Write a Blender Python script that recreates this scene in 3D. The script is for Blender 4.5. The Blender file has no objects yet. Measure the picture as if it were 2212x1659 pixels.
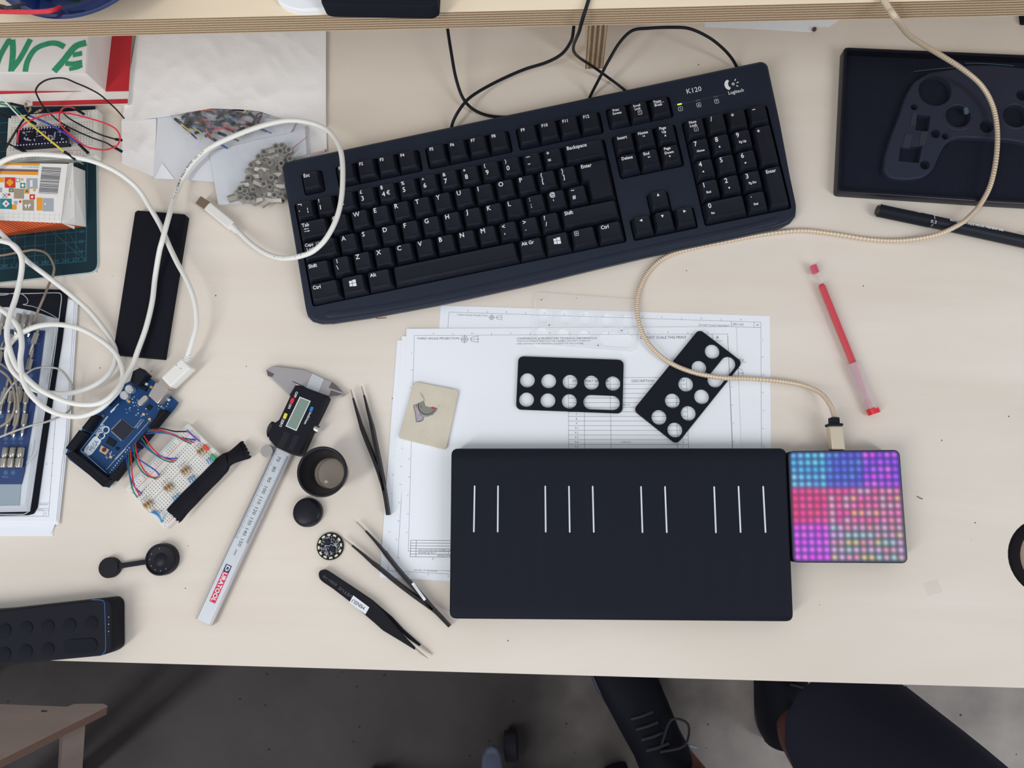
import bpy, bmesh, math, random
import numpy as np
from mathutils import Vector, Matrix, noise
from mathutils.geometry import tessellate_polygon
random.seed(7)
scn = bpy.context.scene
COL = scn.collection
PI = math.pi

# ------------------------------------------------------------------ camera
# x to the right and y away from the photographer along the bench; origin below the lens, bench top at 0.75 m
FPX, CX, CY, DCAM, TOP = 1700.0, 1106.0, 829.5, 696.0, 750.0
_d = np.array([90.0, -285.0, -FPX]); _d /= np.linalg.norm(_d)
_Z = -_d
_Y = np.array([-10.0, 9930.0, -1700.0]); _Y -= _Z * _Y.dot(_Z); _Y /= np.linalg.norm(_Y)
_X = np.cross(_Y, _Z)
ROT = np.array([_X, _Y, _Z])          # camera -> world
cam_data = bpy.data.cameras.new('camera'); cam = bpy.data.objects.new('camera', cam_data); COL.objects.link(cam)
cam_data.sensor_fit = 'HORIZONTAL'; cam_data.sensor_width = 36.0; cam_data.lens = 36.0 * FPX / 2212.0
cam_data.clip_start = 0.02; cam_data.clip_end = 50
mw = Matrix([list(ROT[i]) + [0] for i in range(3)] + [[0, 0, 0, 1]])
mw[2][3] = (DCAM + TOP) / 1000.0
cam.matrix_world = mw
scn.camera = cam

# ------------------------------------------------------------------ light
world = bpy.data.worlds.new('world'); scn.world = world; world.use_nodes = True
bg = world.node_tree.nodes['Background']; bg.inputs[0].default_value = (0.93, 0.95, 1.0, 1); bg.inputs[1].default_value = 0.60

def area(name, loc, target, sx, sy, power, col):
    ld = bpy.data.lights.new(name, 'AREA'); ld.shape = 'RECTANGLE'; ld.size = sx; ld.size_y = sy
    ld.energy = power; ld.color = col
    o = bpy.data.objects.new(name, ld); COL.objects.link(o); o.location = loc
    o.rotation_euler = (Vector(target) - Vector(loc)).to_track_quat('-Z', 'Y').to_euler()
    return o
area("ceiling_lamp_left", (-1.45, -1.05, 2.75), (-0.2, 0.1, 0.75), 0.35, 1.6, 23, (1.0, 0.975, 0.94))
area("ceiling_lamp_right", (1.75, -0.95, 2.75), (0.2, 0.1, 0.75), 0.35, 1.6, 22, (0.94, 0.97, 1.0))
area("window_behind_photographer", (0.2, -3.2, 1.45), (0.1, 0.3, 0.75), 3.2, 1.4, 40, (0.96, 0.98, 1.0))  # added fill light, no known source; brightens the bench under the shelf
scn.view_settings.view_transform = 'Standard'; scn.view_settings.look = 'None'
scn.view_settings.exposure = 0.0; scn.view_settings.gamma = 1.0
scn.view_settings.use_curve_mapping = False

# ------------------------------------------------------------------ helpers
def W(px, py, z=0.0):
    """point (mm) where the sight line of photo pixel (px,py) meets height z above the bench"""
    r = ROT @ np.array([(px - CX) / FPX, -(py - CY) / FPX, -1.0]); t = (DCAM - z) / -r[2]
    return (float(r[0] * t), float(r[1] * t), float(z))
def pp(pts, z): return [W(p[0], p[1], z)[:2] for p in pts]
def cv(x0, y0, s, pts): return [(x0 + p[0] / s, y0 + p[1] / s) for p in pts]
def lin(c):
    return tuple((v / 255 / 12.92) if v / 255 <= 0.04045 else ((v / 255 + 0.055) / 1.055) ** 2.4 for v in c)
MATS = {}
def M(name, rgb, rough=0.5, metal=0.0, spec=0.5, var=0.0, vscale=40, bump=0.0, bscale=300, emis=None, coat=0.0):
    if name in MATS: return MATS[name]
    m = bpy.data.materials.new(name); m.use_nodes = True; nt = m.node_tree; b = nt.nodes['Principled BSDF']
    c = lin(rgb); b.inputs['Base Color'].default_value = (*c, 1); b.inputs['Roughness'].default_value = rough
    b.inputs['Metallic'].default_value = metal; b.inputs['Specular IOR Level'].default_value = spec
    b.inputs['Coat Weight'].default_value = coat
    if emis: b.inputs['Emission Color'].default_value = (*lin(emis[0]), 1); b.inputs['Emission Strength'].default_value = emis[1]
    tc = None
    if var or bump:
        tc = nt.nodes.new('ShaderNodeTexCoord')
    if var:
        n = nt.nodes.new('ShaderNodeTexNoise'); n.inputs['Scale'].default_value = vscale; n.inputs['Detail'].default_value = 4
        nt.links.new(tc.outputs['Object'], n.inputs['Vector'])
        r = nt.nodes.new('ShaderNodeMapRange'); r.inputs['From Min'].default_value = 0.3; r.inputs['From Max'].default_value = 0.7
        r.inputs['To Min'].default_value = 1 - var; r.inputs['To Max'].default_value = 1 + var
        nt.links.new(n.outputs['Fac'], r.inputs['Value'])
        x = nt.nodes.new('ShaderNodeVectorMath'); x.operation = 'SCALE'; x.inputs[0].default_value = c
        nt.links.new(r.outputs[0], x.inputs['Scale']); nt.links.new(x.outputs[0], b.inputs['Base Color'])
    if bump:
        n = nt.nodes.new('ShaderNodeTexNoise'); n.inputs['Scale'].default_value = bscale; n.inputs['Detail'].default_value = 3
        nt.links.new(tc.outputs['Object'], n.inputs['Vector'])
        bp = nt.nodes.new('ShaderNodeBump'); bp.inputs['Strength'].default_value = bump; bp.inputs['Distance'].default_value = 0.001
        nt.links.new(n.outputs['Fac'], bp.inputs['Height']); nt.links.new(bp.outputs[0], b.inputs['Normal'])
    MATS[name] = m; return m
def clear(name, tint=(245, 248, 250), fac=0.25, rough=0.15, body=(235, 238, 240)):
    if name in MATS: return MATS[name]
    m = bpy.data.materials.new(name); m.use_nodes = True; nt = m.node_tree
    b = nt.nodes['Principled BSDF']; b.inputs['Base Color'].default_value = (*lin(body), 1); b.inputs['Roughness'].default_value = rough
    t = nt.nodes.new('ShaderNodeBsdfTransparent'); t.inputs[0].default_value = (*lin(tint), 1)
    x = nt.nodes.new('ShaderNodeMixShader')
    lw = nt.nodes.new('ShaderNodeLayerWeight'); lw.inputs['Blend'].default_value = 0.25
    mr = nt.nodes.new('ShaderNodeMapRange'); mr.inputs['To Min'].default_value = fac; mr.inputs['To Max'].default_value = min(1, fac + 0.5)
    nt.links.new(lw.outputs['Facing'], mr.inputs['Value']); nt.links.new(mr.outputs[0], x.inputs[0])
    nt.links.new(t.outputs[0], x.inputs[1]); nt.links.new(b.outputs[0], x.inputs[2])
    nt.links.new(x.outputs[0], nt.nodes['Material Output'].inputs[0])
    MATS[name] = m; return m

def rrect(x0, y0, x1, y1, r, n=5):
    out = []
    for cx, cy, a in ((x1 - r, y1 - r, 0), (x0 + r, y1 - r, 90), (x0 + r, y0 + r, 180), (x1 - r, y0 + r, 270)):
        for i in range(n + 1):
            t = math.radians(a + 90 * i / n); out.append((cx + r * math.cos(t), cy + r * math.sin(t)))
    return out
def circ(cx, cy, r, n=32, a0=0): return [(cx + r * math.cos(a0 + 2 * PI * i / n), cy + r * math.sin(a0 + 2 * PI * i / n)) for i in range(n)]
def slot(x0, y0, x1, y1, r, n=10):
    a = math.atan2(y1 - y0, x1 - x0); out = []
    for i in range(n + 1): t = a - PI / 2 + PI * i / n; out.append((x1 + r * math.cos(t), y1 + r * math.sin(t)))
    for i in range(n + 1): t = a + PI / 2 + PI * i / n; out.append((x0 + r * math.cos(t), y0 + r * math.sin(t)))
    return out
def area2(p): return sum(p[i][0] * p[(i + 1) % len(p)][1] - p[(i + 1) % len(p)][0] * p[i][1] for i in range(len(p)))
def ccw(p): return list(p) if area2(p) > 0 else list(reversed(p))
def rnd(pts, r, n=4):
    """round the corners of a polygon"""
    out = []; N = len(pts)
    rr = r if isinstance(r, (list, tuple)) else [r] * N
    for i in range(N):
        p = Vector(pts[i][:2]); a = Vector(pts[i - 1][:2]); b = Vector(pts[(i + 1) % N][:2]); k = rr[i]
        d = min(k, (a - p).length * 0.48, (b - p).length * 0.48)
        if d < 0.01: out.append(tuple(p)); continue
        s = p + (a - p).normalized() * d; e = p + (b - p).normalized() * d
        for j in range(n + 1):
            t = j / n; q = s * (1 - t) ** 2 + p * 2 * t * (1 - t) + e * t * t; out.append(tuple(q))
    return out
def inset(p, d):
    N = len(p); out = []
    for i in range(N):
        a = Vector(p[i - 1]); b = Vector(p[i]); c = Vector(p[(i + 1) % N])
        u = (b - a); v = (c - b)
        if u.length < 1e-6: u = v
        if v.length < 1e-6: v = u
        u.normalize(); v.normalize(); n1 = Vector((-u.y, u.x)); n2 = Vector((-v.y, v.x)); m = n1 + n2
        if m.length < 1e-3: m = n1
        m.normalize(); k = max(0.5, m.dot(n1)); out.append((b.x + m.x * d / k, b.y + m.y * d / k))
    return out
def smooth(pts, n=6):
    """Catmull-Rom through points of any dimension"""
    P = [np.array(p, float) for p in pts]; out = []
    P = [2 * P[0] - P[1]] + P + [2 * P[-1] - P[-2]]
    for i in range(1, len(P) - 2):
        for j in range(n):
            t = j / n
            out.append(0.5 * ((2 * P[i]) + (-P[i - 1] + P[i + 1]) * t + (2 * P[i - 1] - 5 * P[i] + 4 * P[i + 1] - P[i + 2]) * t * t + (-P[i - 1] + 3 * P[i] - 3 * P[i + 1] + P[i + 2]) * t ** 3))
    out.append(P[-2]); return [tuple(float(v) for v in q) for q in out]

_TXT = {}
def glyphs(s):
    if s in _TXT: return _TXT[s]
    cu = bpy.data.curves.new('t', 'FONT'); cu.body = s; cu.size = 1.0; cu.resolution_u = 2
    o = bpy.data.objects.new('t', cu); COL.objects.link(o)
    dg = bpy.context.evaluated_depsgraph_get(); me = bpy.data.meshes.new_from_object(o.evaluated_get(dg))
    vs = [tuple(v.co[:2]) for v in me.vertices]; fs = [tuple(p.vertices) for p in me.polygons]
    bpy.data.objects.remove(o); bpy.data.curves.remove(cu); bpy.data.meshes.remove(me)
    if vs: w = (min(v[0] for v in vs), max(v[0] for v in vs), min(v[1] for v in vs), max(v[1] for v in vs))
    else: w = (0, 0.5, 0, 0.5)
    _TXT[s] = (vs, fs, w); return _TXT[s]

class MB:
    def __init__(s): s.v = []; s.f = []; s.m = []; s.mats = []; s.X = None
    def mi(s, m):
        if m not in s.mats: s.mats.append(m)
        return s.mats.index(m)
    def add(s, vs, fs, m):
        k = len(s.v)
        if s.X is not None: vs = [tuple(s.X @ Vector(v)) for v in vs]
        s.v += [tuple(v) for v in vs]; i = s.mi(m)
        for f in fs: s.f.append(tuple(k + j for j in f)); s.m.append(i)
        return s
    def box(s, x0, x1, y0, y1, z0, z1, m):
        return s.add([(x0, y0, z0), (x1, y0, z0), (x1, y1, z0), (x0, y1, z0), (x0, y0, z1), (x1, y0, z1), (x1, y1, z1), (x0, y1, z1)],
                     [(3, 2, 1, 0), (4, 5, 6, 7), (0, 1, 5, 4), (1, 2, 6, 5), (2, 3, 7, 6), (3, 0, 4, 7)], m)
    def hexa(s, bot, top, m):
        """bot, top: four xyz corners each, counter-clockwise"""
        return s.add(list(bot) + list(top), [(3, 2, 1, 0), (4, 5, 6, 7), (0, 1, 5, 4), (1, 2, 6, 5), (2, 3, 7, 6), (3, 0, 4, 7)], m)
    def prism(s, pts, z0, z1, m, bev=0.0, side=None, holes=(), zf=None, botbev=0.0):
        p = ccw([q[:2] for q in pts]); n = len(p)
        hs = [list(reversed(ccw([q[:2] for q in h]))) for h in holes]
        top = inset(p, bev) if bev else p; bot = inset(p, botbev) if botbev else p
        rings = []
        if botbev: rings += [(bot, z0), (p, z0 + botbev)]
        else: rings += [(p, z0)]
        if bev:
            rings += [(p, z1 - bev), (inset(p, bev * 0.3), z1 - bev * 0.3), (top, z1)]
        else: rings += [(p, z1)]
        sm = side or m
        vs = []
        for ring, z in rings: vs += [(x, y, z) for x, y in ring]
        fs = []
        for k in range(len(rings) - 1):
            for i in range(n):
                j = (i + 1) % n; fs.append((k * n + i, k * n + j, (k + 1) * n + j, (k + 1) * n + i))
        if zf: vs = [(x, y, z + (zf(x, y) if z > z0 + 1e-6 or True else 0)) for x, y, z in vs]
        s.add(vs, fs, sm)
        for z, pl, hl, up in ((z1, top, hs, True), (z0, bot, hs, False)):
            loops = [[Vector((x, y, 0)) for x, y in pl]] + [[Vector((x, y, 0)) for x, y in h] for h in hl]
            allv = [q for l in loops for q in l]
            tris = tessellate_polygon(loops)
            ff = []
            for t in tris:
                a, b, c = (allv[i] for i in t)
                cr = (b.x - a.x) * (c.y - a.y) - (b.y - a.y) * (c.x - a.x)
                if abs(cr) < 1e-9: continue
                ff.append(tuple(t) if (cr > 0) == up else tuple(reversed(t)))
            s.add([(q.x, q.y, z + (zf(q.x, q.y) if zf else 0)) for q in allv], ff, m)
        for h in hs:
            k = len(h)
            s.add([(x, y, z0 + (zf(x, y) if zf else 0)) for x, y in h] + [(x, y, z1 + (zf(x, y) if zf else 0)) for x, y in h],
                  [(i, (i + 1) % k, k + (i + 1) % k, k + i) for i in range(k)], sm)
        return s
    def face(s, pts, z, m):
        """flat printed patch"""
        p = ccw([q[:2] for q in pts])
        if len(p) <= 4: return s.add([(x, y, z) for x, y in p], [tuple(range(len(p)))], m)
        v = [Vector((x, y, 0)) for x, y in p]; ff = []
        for t in tessellate_polygon([v]):
            a, b, c = (v[i] for i in t); cr = (b.x - a.x) * (c.y - a.y) - (b.y - a.y) * (c.x - a.x)
            if abs(cr) > 1e-9: ff.append(tuple(t) if cr > 0 else tuple(reversed(t)))
        return s.add([(x, y, z) for x, y in p], ff, m)
    def line(s, a, b, w, z, m):
        d = Vector((b[0] - a[0], b[1] - a[1]))
        if d.length < 1e-6: return s
        d.normalize(); n = Vector((-d.y, d.x)) * w / 2
        return s.add([(a[0] + n.x, a[1] + n.y, z), (a[0] - n.x, a[1] - n.y, z), (b[0] - n.x, b[1] - n.y, z), (b[0] + n.x, b[1] + n.y, z)], [(0, 1, 2, 3)], m)
    def pline(s, pts, w, z, m, close=False):
        q = list(pts) + ([pts[0]] if close else [])
        for a, b in zip(q, q[1:]): s.line(a, b, w, z, m)
        return s
    def ring(s, cx, cy, r, w, z, m, n=24, zr=1):
        for i in range(n):
            a, b = 2 * PI * i / n, 2 * PI * (i + 1) / n
            s.line((cx + r * math.cos(a), cy + r * math.sin(a)), (cx + r * math.cos(b), cy + r * math.sin(b)), w, z, m)
        return s
    def tube(s, pts, r, m, n=8, caps=True, sq=1.0):
        P = [Vector(p[:3]) for p in pts]; R = r if isinstance(r, (list, tuple)) else [r] * len(P)
        vs = []; up = Vector((0, 0, 1)); prev = None
        for i, p in enumerate(P):
            t = (P[min(i + 1, len(P) - 1)] - P[max(i - 1, 0)])
            if t.length < 1e-9: t = Vector((1, 0, 0))
            t.normalize()
            if prev is None:
                a = up.cross(t)
                if a.length < 1e-3: a = Vector((1, 0, 0)).cross(t)
            else:
                a = prev - t * prev.dot(t)
                if a.length < 1e-4: a = up.cross(t)
            a.normalize(); prev = a; b = t.cross(a)
            for k in range(n):
                g = 2 * PI * k / n; vs.append(tuple(p + (a * math.cos(g) + b * math.sin(g) * sq) * R[i]))
        fs = []
        for i in range(len(P) - 1):
            for k in range(n): fs.append((i * n + k, i * n + (k + 1) % n, (i + 1) * n + (k + 1) % n, (i + 1) * n + k))
        if caps: fs += [tuple(reversed(range(n))), tuple((len(P) - 1) * n + k for k in range(n))]
        return s.add(vs, fs, m)
    def lathe(s, prof, cx, cy, m, n=40, z=0, matf=None):
        vs = []; fs = []
        for r, h in prof:
            for k in range(n): a = 2 * PI * k / n; vs.append((cx + r * math.cos(a), cy + r * math.sin(a), z + h))
        for i in range(len(prof) - 1):
            for k in range(n): fs.append((i * n + k, i * n + (k + 1) % n, (i + 1) * n + (k + 1) % n, (i + 1) * n + k))
        return s.add(vs, fs, m)
    def cylx(s, a, b, r, m, n=16): return s.tube([a, b], r, m, n)
    def text(s, t, size, x, y, z, m, ang=0.0, al='C', sx=1.0, bold=0.0):
        vs, fs, w = glyphs(t)
        if not vs: return s
        c, sn = math.cos(ang), math.sin(ang)
        ox = {'C': (w[0] + w[1]) / 2, 'L': w[0], 'R': w[1]}[al]; oy = (w[2] + w[3]) / 2
        offs = [(0, 0)] if not bold else [(-bold, 0), (bold, 0), (0, bold), (0, -bold)]
        for k, (bx, by) in enumerate(offs):
            q = []
            for vx, vy in vs:
                lx = (vx - ox) * size * sx + bx; ly = (vy - oy) * size + by
                q.append((x + lx * c - ly * sn, y + lx * sn + ly * c, z + 0.004 * k))
            s.add(q, fs, m)
        return s
    def textf(s, t, x, y, wd, ht, z, m, ang=0.0, al='L', bold=0.0):
        """text fitted to a width and a height in mm; x,y is the middle of its left end, centre or right end"""
        vs, fs, w = glyphs(t); kx = wd / (w[1] - w[0]); ky = ht / (w[3] - w[2]); c, sn = math.cos(ang), math.sin(ang)
        ox = {'L': w[0], 'C': (w[0] + w[1]) / 2, 'R': w[1]}[al]; oy = (w[2] + w[3]) / 2
        for k, (bx, by) in enumerate([(0, 0)] if not bold else [(-bold, 0), (bold, 0), (0, bold), (0, -bold)]):
            q = []
            for vx, vy in vs:
                lx = (vx - ox) * kx + bx; ly = (vy - oy) * ky + by; q.append((x + lx * c - ly * sn, y + lx * sn + ly * c, z + 0.004 * k))
            s.add(q, fs, m)
        return s
    def ptext(s, t, pa, pb, hpx, z, m, bold=0.0):
        """text whose middle line runs between two traced photo points"""
        a = W(pa[0], pa[1], z); b = W(pb[0], pb[1], z); d = math.hypot(b[0] - a[0], b[1] - a[1]); ang = math.atan2(b[1] - a[1], b[0] - a[0])
        return s.textf(t, a[0], a[1], d, hpx * (DCAM - z) / FPX, z, m, ang, 'L', bold)
    def build(s, name, parent=None, origin=None, smooth_angle=35, flat=False):
        """link as one mesh; coordinates are mm in the bench frame unless a parent carries its own frame"""
        me = bpy.data.meshes.new(name)
        if parent is not None: o0 = Vector(parent['_o']) if '_o' in parent else Vector((0, 0, 0))
        elif origin is not None: o0 = Vector(origin)
        else:
            a = np.array(s.v); o0 = Vector(((a[:, 0].min() + a[:, 0].max()) / 2, (a[:, 1].min() + a[:, 1].max()) / 2, a[:, 2].min()))
        me.from_pydata([((v[0] - o0.x) / 1000, (v[1] - o0.y) / 1000, (v[2] - o0.z) / 1000) for v in s.v], [], s.f)
        for m in s.mats: me.materials.append(m)
        me.polygons.foreach_set('material_index', s.m)
        me.update()
        if not flat:
            me.polygons.foreach_set('use_smooth', [True] * len(me.polygons)); me.set_sharp_from_angle(angle=math.radians(smooth_angle))
        o = bpy.data.objects.new(name, me); COL.objects.link(o)
        if parent is not None:
            o.parent = parent; o['_o'] = list(o0)
        else:
            o.location = (o0.x / 1000, o0.y / 1000, (o0.z + TOP) / 1000); o['_o'] = list(o0)
        return o

def tag(o, label, cat, group=None, kind=None):
    if label: o['label'] = label
    if cat: o['category'] = cat
    if group: o['group'] = group
    if kind: o['kind'] = kind
    return o
def thing(name, label, cat, loc, group=None):
    """Empty at the thing's base; children use bench coordinates"""
    o = bpy.data.objects.new(name, None); COL.objects.link(o); o.empty_display_size = 0.01
    o.location = (loc[0] / 1000, loc[1] / 1000, (loc[2] + TOP) / 1000); o['_o'] = list(loc)
    return tag(o, label, cat, group)
def lthing(name, label, cat, loc, rot=(0, 0, 0), group=None):
    """Empty whose children use its own local mm frame"""
    o = thing(name, label, cat, loc, group); o.rotation_euler = rot; o['_o'] = [0.0, 0.0, 0.0]; return o
def dup(root, loc, rot, label=None):
    r = root.copy(); COL.objects.link(r); r.location = (loc[0] / 1000, loc[1] / 1000, (loc[2] + TOP) / 1000); r.rotation_euler = rot
    if label: r['label'] = label
    for ch in list(root.children):
        c = ch.copy(); COL.objects.link(c); c.parent = r
        for g in list(ch.children):
            d = g.copy(); COL.objects.link(d); d.parent = c
    return r
def wire(name, pts, r, mat, label, cat='cable', group=None, n=8, sm=6, ends=None):
    """pts: (px,py,z) traced at height z"""
    P = smooth([W(*p) for p in pts], sm); mb = MB(); mb.tube(P, r, mat, n)
    o = mb.build(name); return tag(o, label, cat, group)

# ------------------------------------------------------------------ shared materials
def wood(name, rgb, rgb2, sc=(1.0, 7, 7), rough=0.55, knots=False):
    m = bpy.data.materials.new(name); m.use_nodes = True; nt = m.node_tree; b = nt.nodes['Principled BSDF']; L = nt.links
    b.inputs['Roughness'].default_value = rough; b.inputs['Specular IOR Level'].default_value = 0.3
    tc = nt.nodes.new('ShaderNodeTexCoord'); mp = nt.nodes.new('ShaderNodeMapping'); mp.inputs['Scale'].default_value = sc
    L.new(tc.outputs['Object'], mp.inputs['Vector'])
    n = nt.nodes.new('ShaderNodeTexNoise'); n.inputs['Scale'].default_value = 1.6; n.inputs['Detail'].default_value = 7; n.inputs['Roughness'].default_value = 0.62; n.inputs['Distortion'].default_value = 1.2
    L.new(mp.outputs[0], n.inputs['Vector'])
    n2 = nt.nodes.new('ShaderNodeTexNoise'); n2.inputs['Scale'].default_value = 3.5; n2.inputs['Detail'].default_value = 3
    L.new(tc.outputs['Object'], n2.inputs['Vector'])
    ad = nt.nodes.new('ShaderNodeMath'); ad.operation = 'ADD'; L.new(n.outputs['Fac'], ad.inputs[0])
    ml = nt.nodes.new('ShaderNodeMath'); ml.operation = 'MULTIPLY'; ml.inputs[1].default_value = 0.6; L.new(n2.outputs['Fac'], ml.inputs[0]); L.new(ml.outputs[0], ad.inputs[1])
    r = nt.nodes.new('ShaderNodeValToRGB'); r.color_ramp.elements[0].position = 0.58; r.color_ramp.elements[1].position = 1.02
    r.color_ramp.elements[0].color = (*lin(rgb2), 1); r.color_ramp.elements[1].color = (*lin(rgb), 1)
    L.new(ad.outputs[0], r.inputs[0]); L.new(r.outputs[0], b.inputs['Base Color'])
    MATS[name] = m; return m
def plyedge(name, axis, light, dark, pitch=0.0026, k=6.0):
    """plywood edge: thin pale glue lines between brown plies, stacked along one object axis"""
    m = bpy.data.materials.new(name); m.use_nodes = True; nt = m.node_tree; b = nt.nodes['Principled BSDF']; L = nt.links
    b.inputs['Roughness'].default_value = 0.7; b.inputs['Specular IOR Level'].default_value = 0.2
    tc = nt.nodes.new('ShaderNodeTexCoord'); sp = nt.nodes.new('ShaderNodeSeparateXYZ'); L.new(tc.outputs['Object'], sp.inputs[0])
    mp = nt.nodes.new('ShaderNodeMapping'); mp.inputs['Scale'].default_value = (9, 9, 9); L.new(tc.outputs['Object'], mp.inputs['Vector'])
    nz = nt.nodes.new('ShaderNodeTexNoise'); nz.inputs['Scale'].default_value = 3; nz.inputs['Detail'].default_value = 3; L.new(mp.outputs[0], nz.inputs['Vector'])
    ml = nt.nodes.new('ShaderNodeMath'); ml.operation = 'MULTIPLY'; ml.inputs[1].default_value = 2 * PI / pitch; L.new(sp.outputs[axis], ml.inputs[0])
    ma = nt.nodes.new('ShaderNodeMath'); ma.operation = 'MULTIPLY_ADD'; ma.inputs[1].default_value = 1.5; L.new(nz.outputs['Fac'], ma.inputs[0]); L.new(ml.outputs[0], ma.inputs[2])
    sn = nt.nodes.new('ShaderNodeMath'); sn.operation = 'SINE'; L.new(ma.outputs[0], sn.inputs[0])
    r = nt.nodes.new('ShaderNodeValToRGB'); e = r.color_ramp.elements
    e[0].position = 0.0; e[0].color = (*lin(dark), 1); e[1].position = 0.95; e[1].color = (*lin(light), 1)
    x = e.new(0.62); x.color = (*lin(tuple((a * 2 + c) / 3 for a, c in zip(dark, light))), 1)
    mr = nt.nodes.new('ShaderNodeMapRange'); mr.inputs['From Min'].default_value = -1; mr.inputs['From Max'].default_value = 1; L.new(sn.outputs[0], mr.inputs['Value'])
    L.new(mr.outputs[0], r.inputs[0])
    n2 = nt.nodes.new('ShaderNodeTexNoise'); n2.inputs['Scale'].default_value = 600; L.new(tc.outputs['Object'], n2.inputs['Vector'])
    mx = nt.nodes.new('ShaderNodeMixRGB'); mx.blend_type = 'MULTIPLY'; mx.inputs[0].default_value = 0.35
    L.new(r.outputs[0], mx.inputs[1]); L.new(n2.outputs['Fac'], mx.inputs[2]); L.new(mx.outputs[0], b.inputs['Base Color'])
    MATS[name] = m; return m
birch = wood('birch_ply', (229, 222, 213), (221, 211, 198))
birch_shelf = wood('birch_ply_shelf', (236, 220, 194), (226, 206, 178))
edge_z = plyedge('ply_edge_flat', 2, (216, 198, 170), (148, 120, 92))
edge_x = plyedge('ply_edge_upright', 0, (196, 176, 146), (120, 96, 74), 0.0045)
stool_top = wood('stool_ply', (112, 100, 94), (98, 86, 80), rough=0.8)
stool_edge = plyedge('stool_edge', 2, (120, 96, 82), (72, 50, 44), 0.005)
BLK = M('black_plastic', (24, 28, 38), 0.5, spec=0.16)
BLKM = M('matt_black', (22, 25, 34), 0.75, spec=0.12)
BLKG = M('gloss_black', (18, 20, 30), 0.16, spec=0.35)
RUB = M('black_rubber', (26, 28, 38), 0.85, spec=0.1)
LEG = M('white_legend', (226, 230, 236), 0.6)
STEEL = M('brushed_steel', (176, 174, 176), 0.38, metal=0.75)
STEELD = M('dark_steel', (112, 106, 108), 0.35, metal=0.8)
CHROME = M('chrome', (205, 204, 202), 0.22, metal=0.95)
PAPER = M('paper', (236, 241, 248), 0.85, spec=0.2)
INK = M('print_ink', (112, 122, 138), 0.9)
INKD = M('dark_ink', (58, 64, 78), 0.9)
WCAB = M('white_cable', (226, 226, 222), 0.45)
TEAL = M('teal_line', (40, 130, 140), 0.8)

# ------------------------------------------------------------------ floor
def floor_mat():
    m = bpy.data.materials.new('painted_concrete'); m.use_nodes = True; nt = m.node_tree; b = nt.nodes['Principled BSDF']; L = nt.links
    b.inputs['Roughness'].default_value = 0.5; b.inputs['Specular IOR Level'].default_value = 0.3
    tc = nt.nodes.new('ShaderNodeTexCoord')
    n = nt.nodes.new('ShaderNodeTexNoise'); n.inputs['Scale'].default_value = 3.2; n.inputs['Detail'].default_value = 8; n.inputs['Roughness'].default_value = 0.6; L.new(tc.outputs['Object'], n.inputs['Vector'])
    r = nt.nodes.new('ShaderNodeValToRGB'); e = r.color_ramp.elements
    e[0].position = 0.36; e[0].color = (*lin((104, 97, 96)), 1); e[1].position = 0.68; e[1].color = (*lin((160, 154, 148)), 1)
    L.new(n.outputs['Fac'], r.inputs[0])
    # shade on the left floor multiplied into the concrete's colour, fading out rightwards
    sp = nt.nodes.new('ShaderNodeSeparateXYZ'); L.new(tc.outputs['Object'], sp.inputs[0])
    n3 = nt.nodes.new('ShaderNodeTexNoise'); n3.inputs['Scale'].default_value = 5; n3.inputs['Detail'].default_value = 5; L.new(tc.outputs['Object'], n3.inputs['Vector'])
    ad = nt.nodes.new('ShaderNodeMath'); ad.operation = 'MULTIPLY_ADD'; ad.inputs[1].default_value = 0.5; L.new(n3.outputs['Fac'], ad.inputs[0]); L.new(sp.outputs[0], ad.inputs[2])
    mr = nt.nodes.new('ShaderNodeMapRange'); mr.inputs['From Min'].default_value = 0.15; mr.inputs['From Max'].default_value = 0.62
    L.new(ad.outputs[0], mr.inputs['Value'])
    dk = nt.nodes.new('ShaderNodeMixRGB'); dk.blend_type = 'MULTIPLY'; dk.inputs[2].default_value = (0.125, 0.112, 0.125, 1)
    iv = nt.nodes.new('ShaderNodeMath'); iv.operation = 'SUBTRACT'; iv.inputs[0].default_value = 1.0; L.new(mr.outputs[0], iv.inputs[1]); L.new(iv.outputs[0], dk.inputs[0]); L.new(r.outputs[0], dk.inputs[1])
    v = nt.nodes.new('ShaderNodeTexVoronoi'); v.inputs['Scale'].default_value = 27; v.inputs['Randomness'].default_value = 1; L.new(tc.outputs['Object'], v.inputs['Vector'])
    s = nt.nodes.new('ShaderNodeMapRange'); s.inputs['From Min'].default_value = 0.035; s.inputs['From Max'].default_value = 0.06; L.new(v.outputs['Distance'], s.inputs['Value'])
    mx = nt.nodes.new('ShaderNodeMixRGB'); mx.blend_type = 'MIX'; mx.inputs[1].default_value = (0.008, 0.007, 0.008, 1)
    L.new(s.outputs[0], mx.inputs[0]); L.new(dk.outputs[0], mx.inputs[2]); L.new(mx.outputs[0], b.inputs['Base Color'])
    bp = nt.nodes.new('ShaderNodeBump'); bp.inputs['Strength'].default_value = 0.4; bp.inputs['Distance'].default_value = 0.003; L.new(s.outputs[0], bp.inputs['Height']); L.new(bp.outputs[0], b.inputs['Normal'])
    return m
mb = MB(); mb.box(-3000, 3000, -3000, 3000, -TOP - 30, -TOP, floor_mat())
o = mb.build('floor', origin=(0, 0, -TOP)); tag(o, None, None, kind='structure')

# ------------------------------------------------------------------ workbench
A = W(150, 1428, 0); B = W(2212, 1486, 0)
yaw = math.atan2(B[1] - A[1], B[0] - A[0])
bench = lthing('workbench', 'long pale birch plywood workbench that carries the keyboard and tools', 'workbench', (A[0], A[1], 0), (0, 0, yaw))
mb = MB(); mb.box(-900, 1350, 0, 900, -24, -0.0, birch); mb.v = [(x, y, z) for x, y, z in mb.v]
t = mb.build('tabletop', bench)
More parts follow.
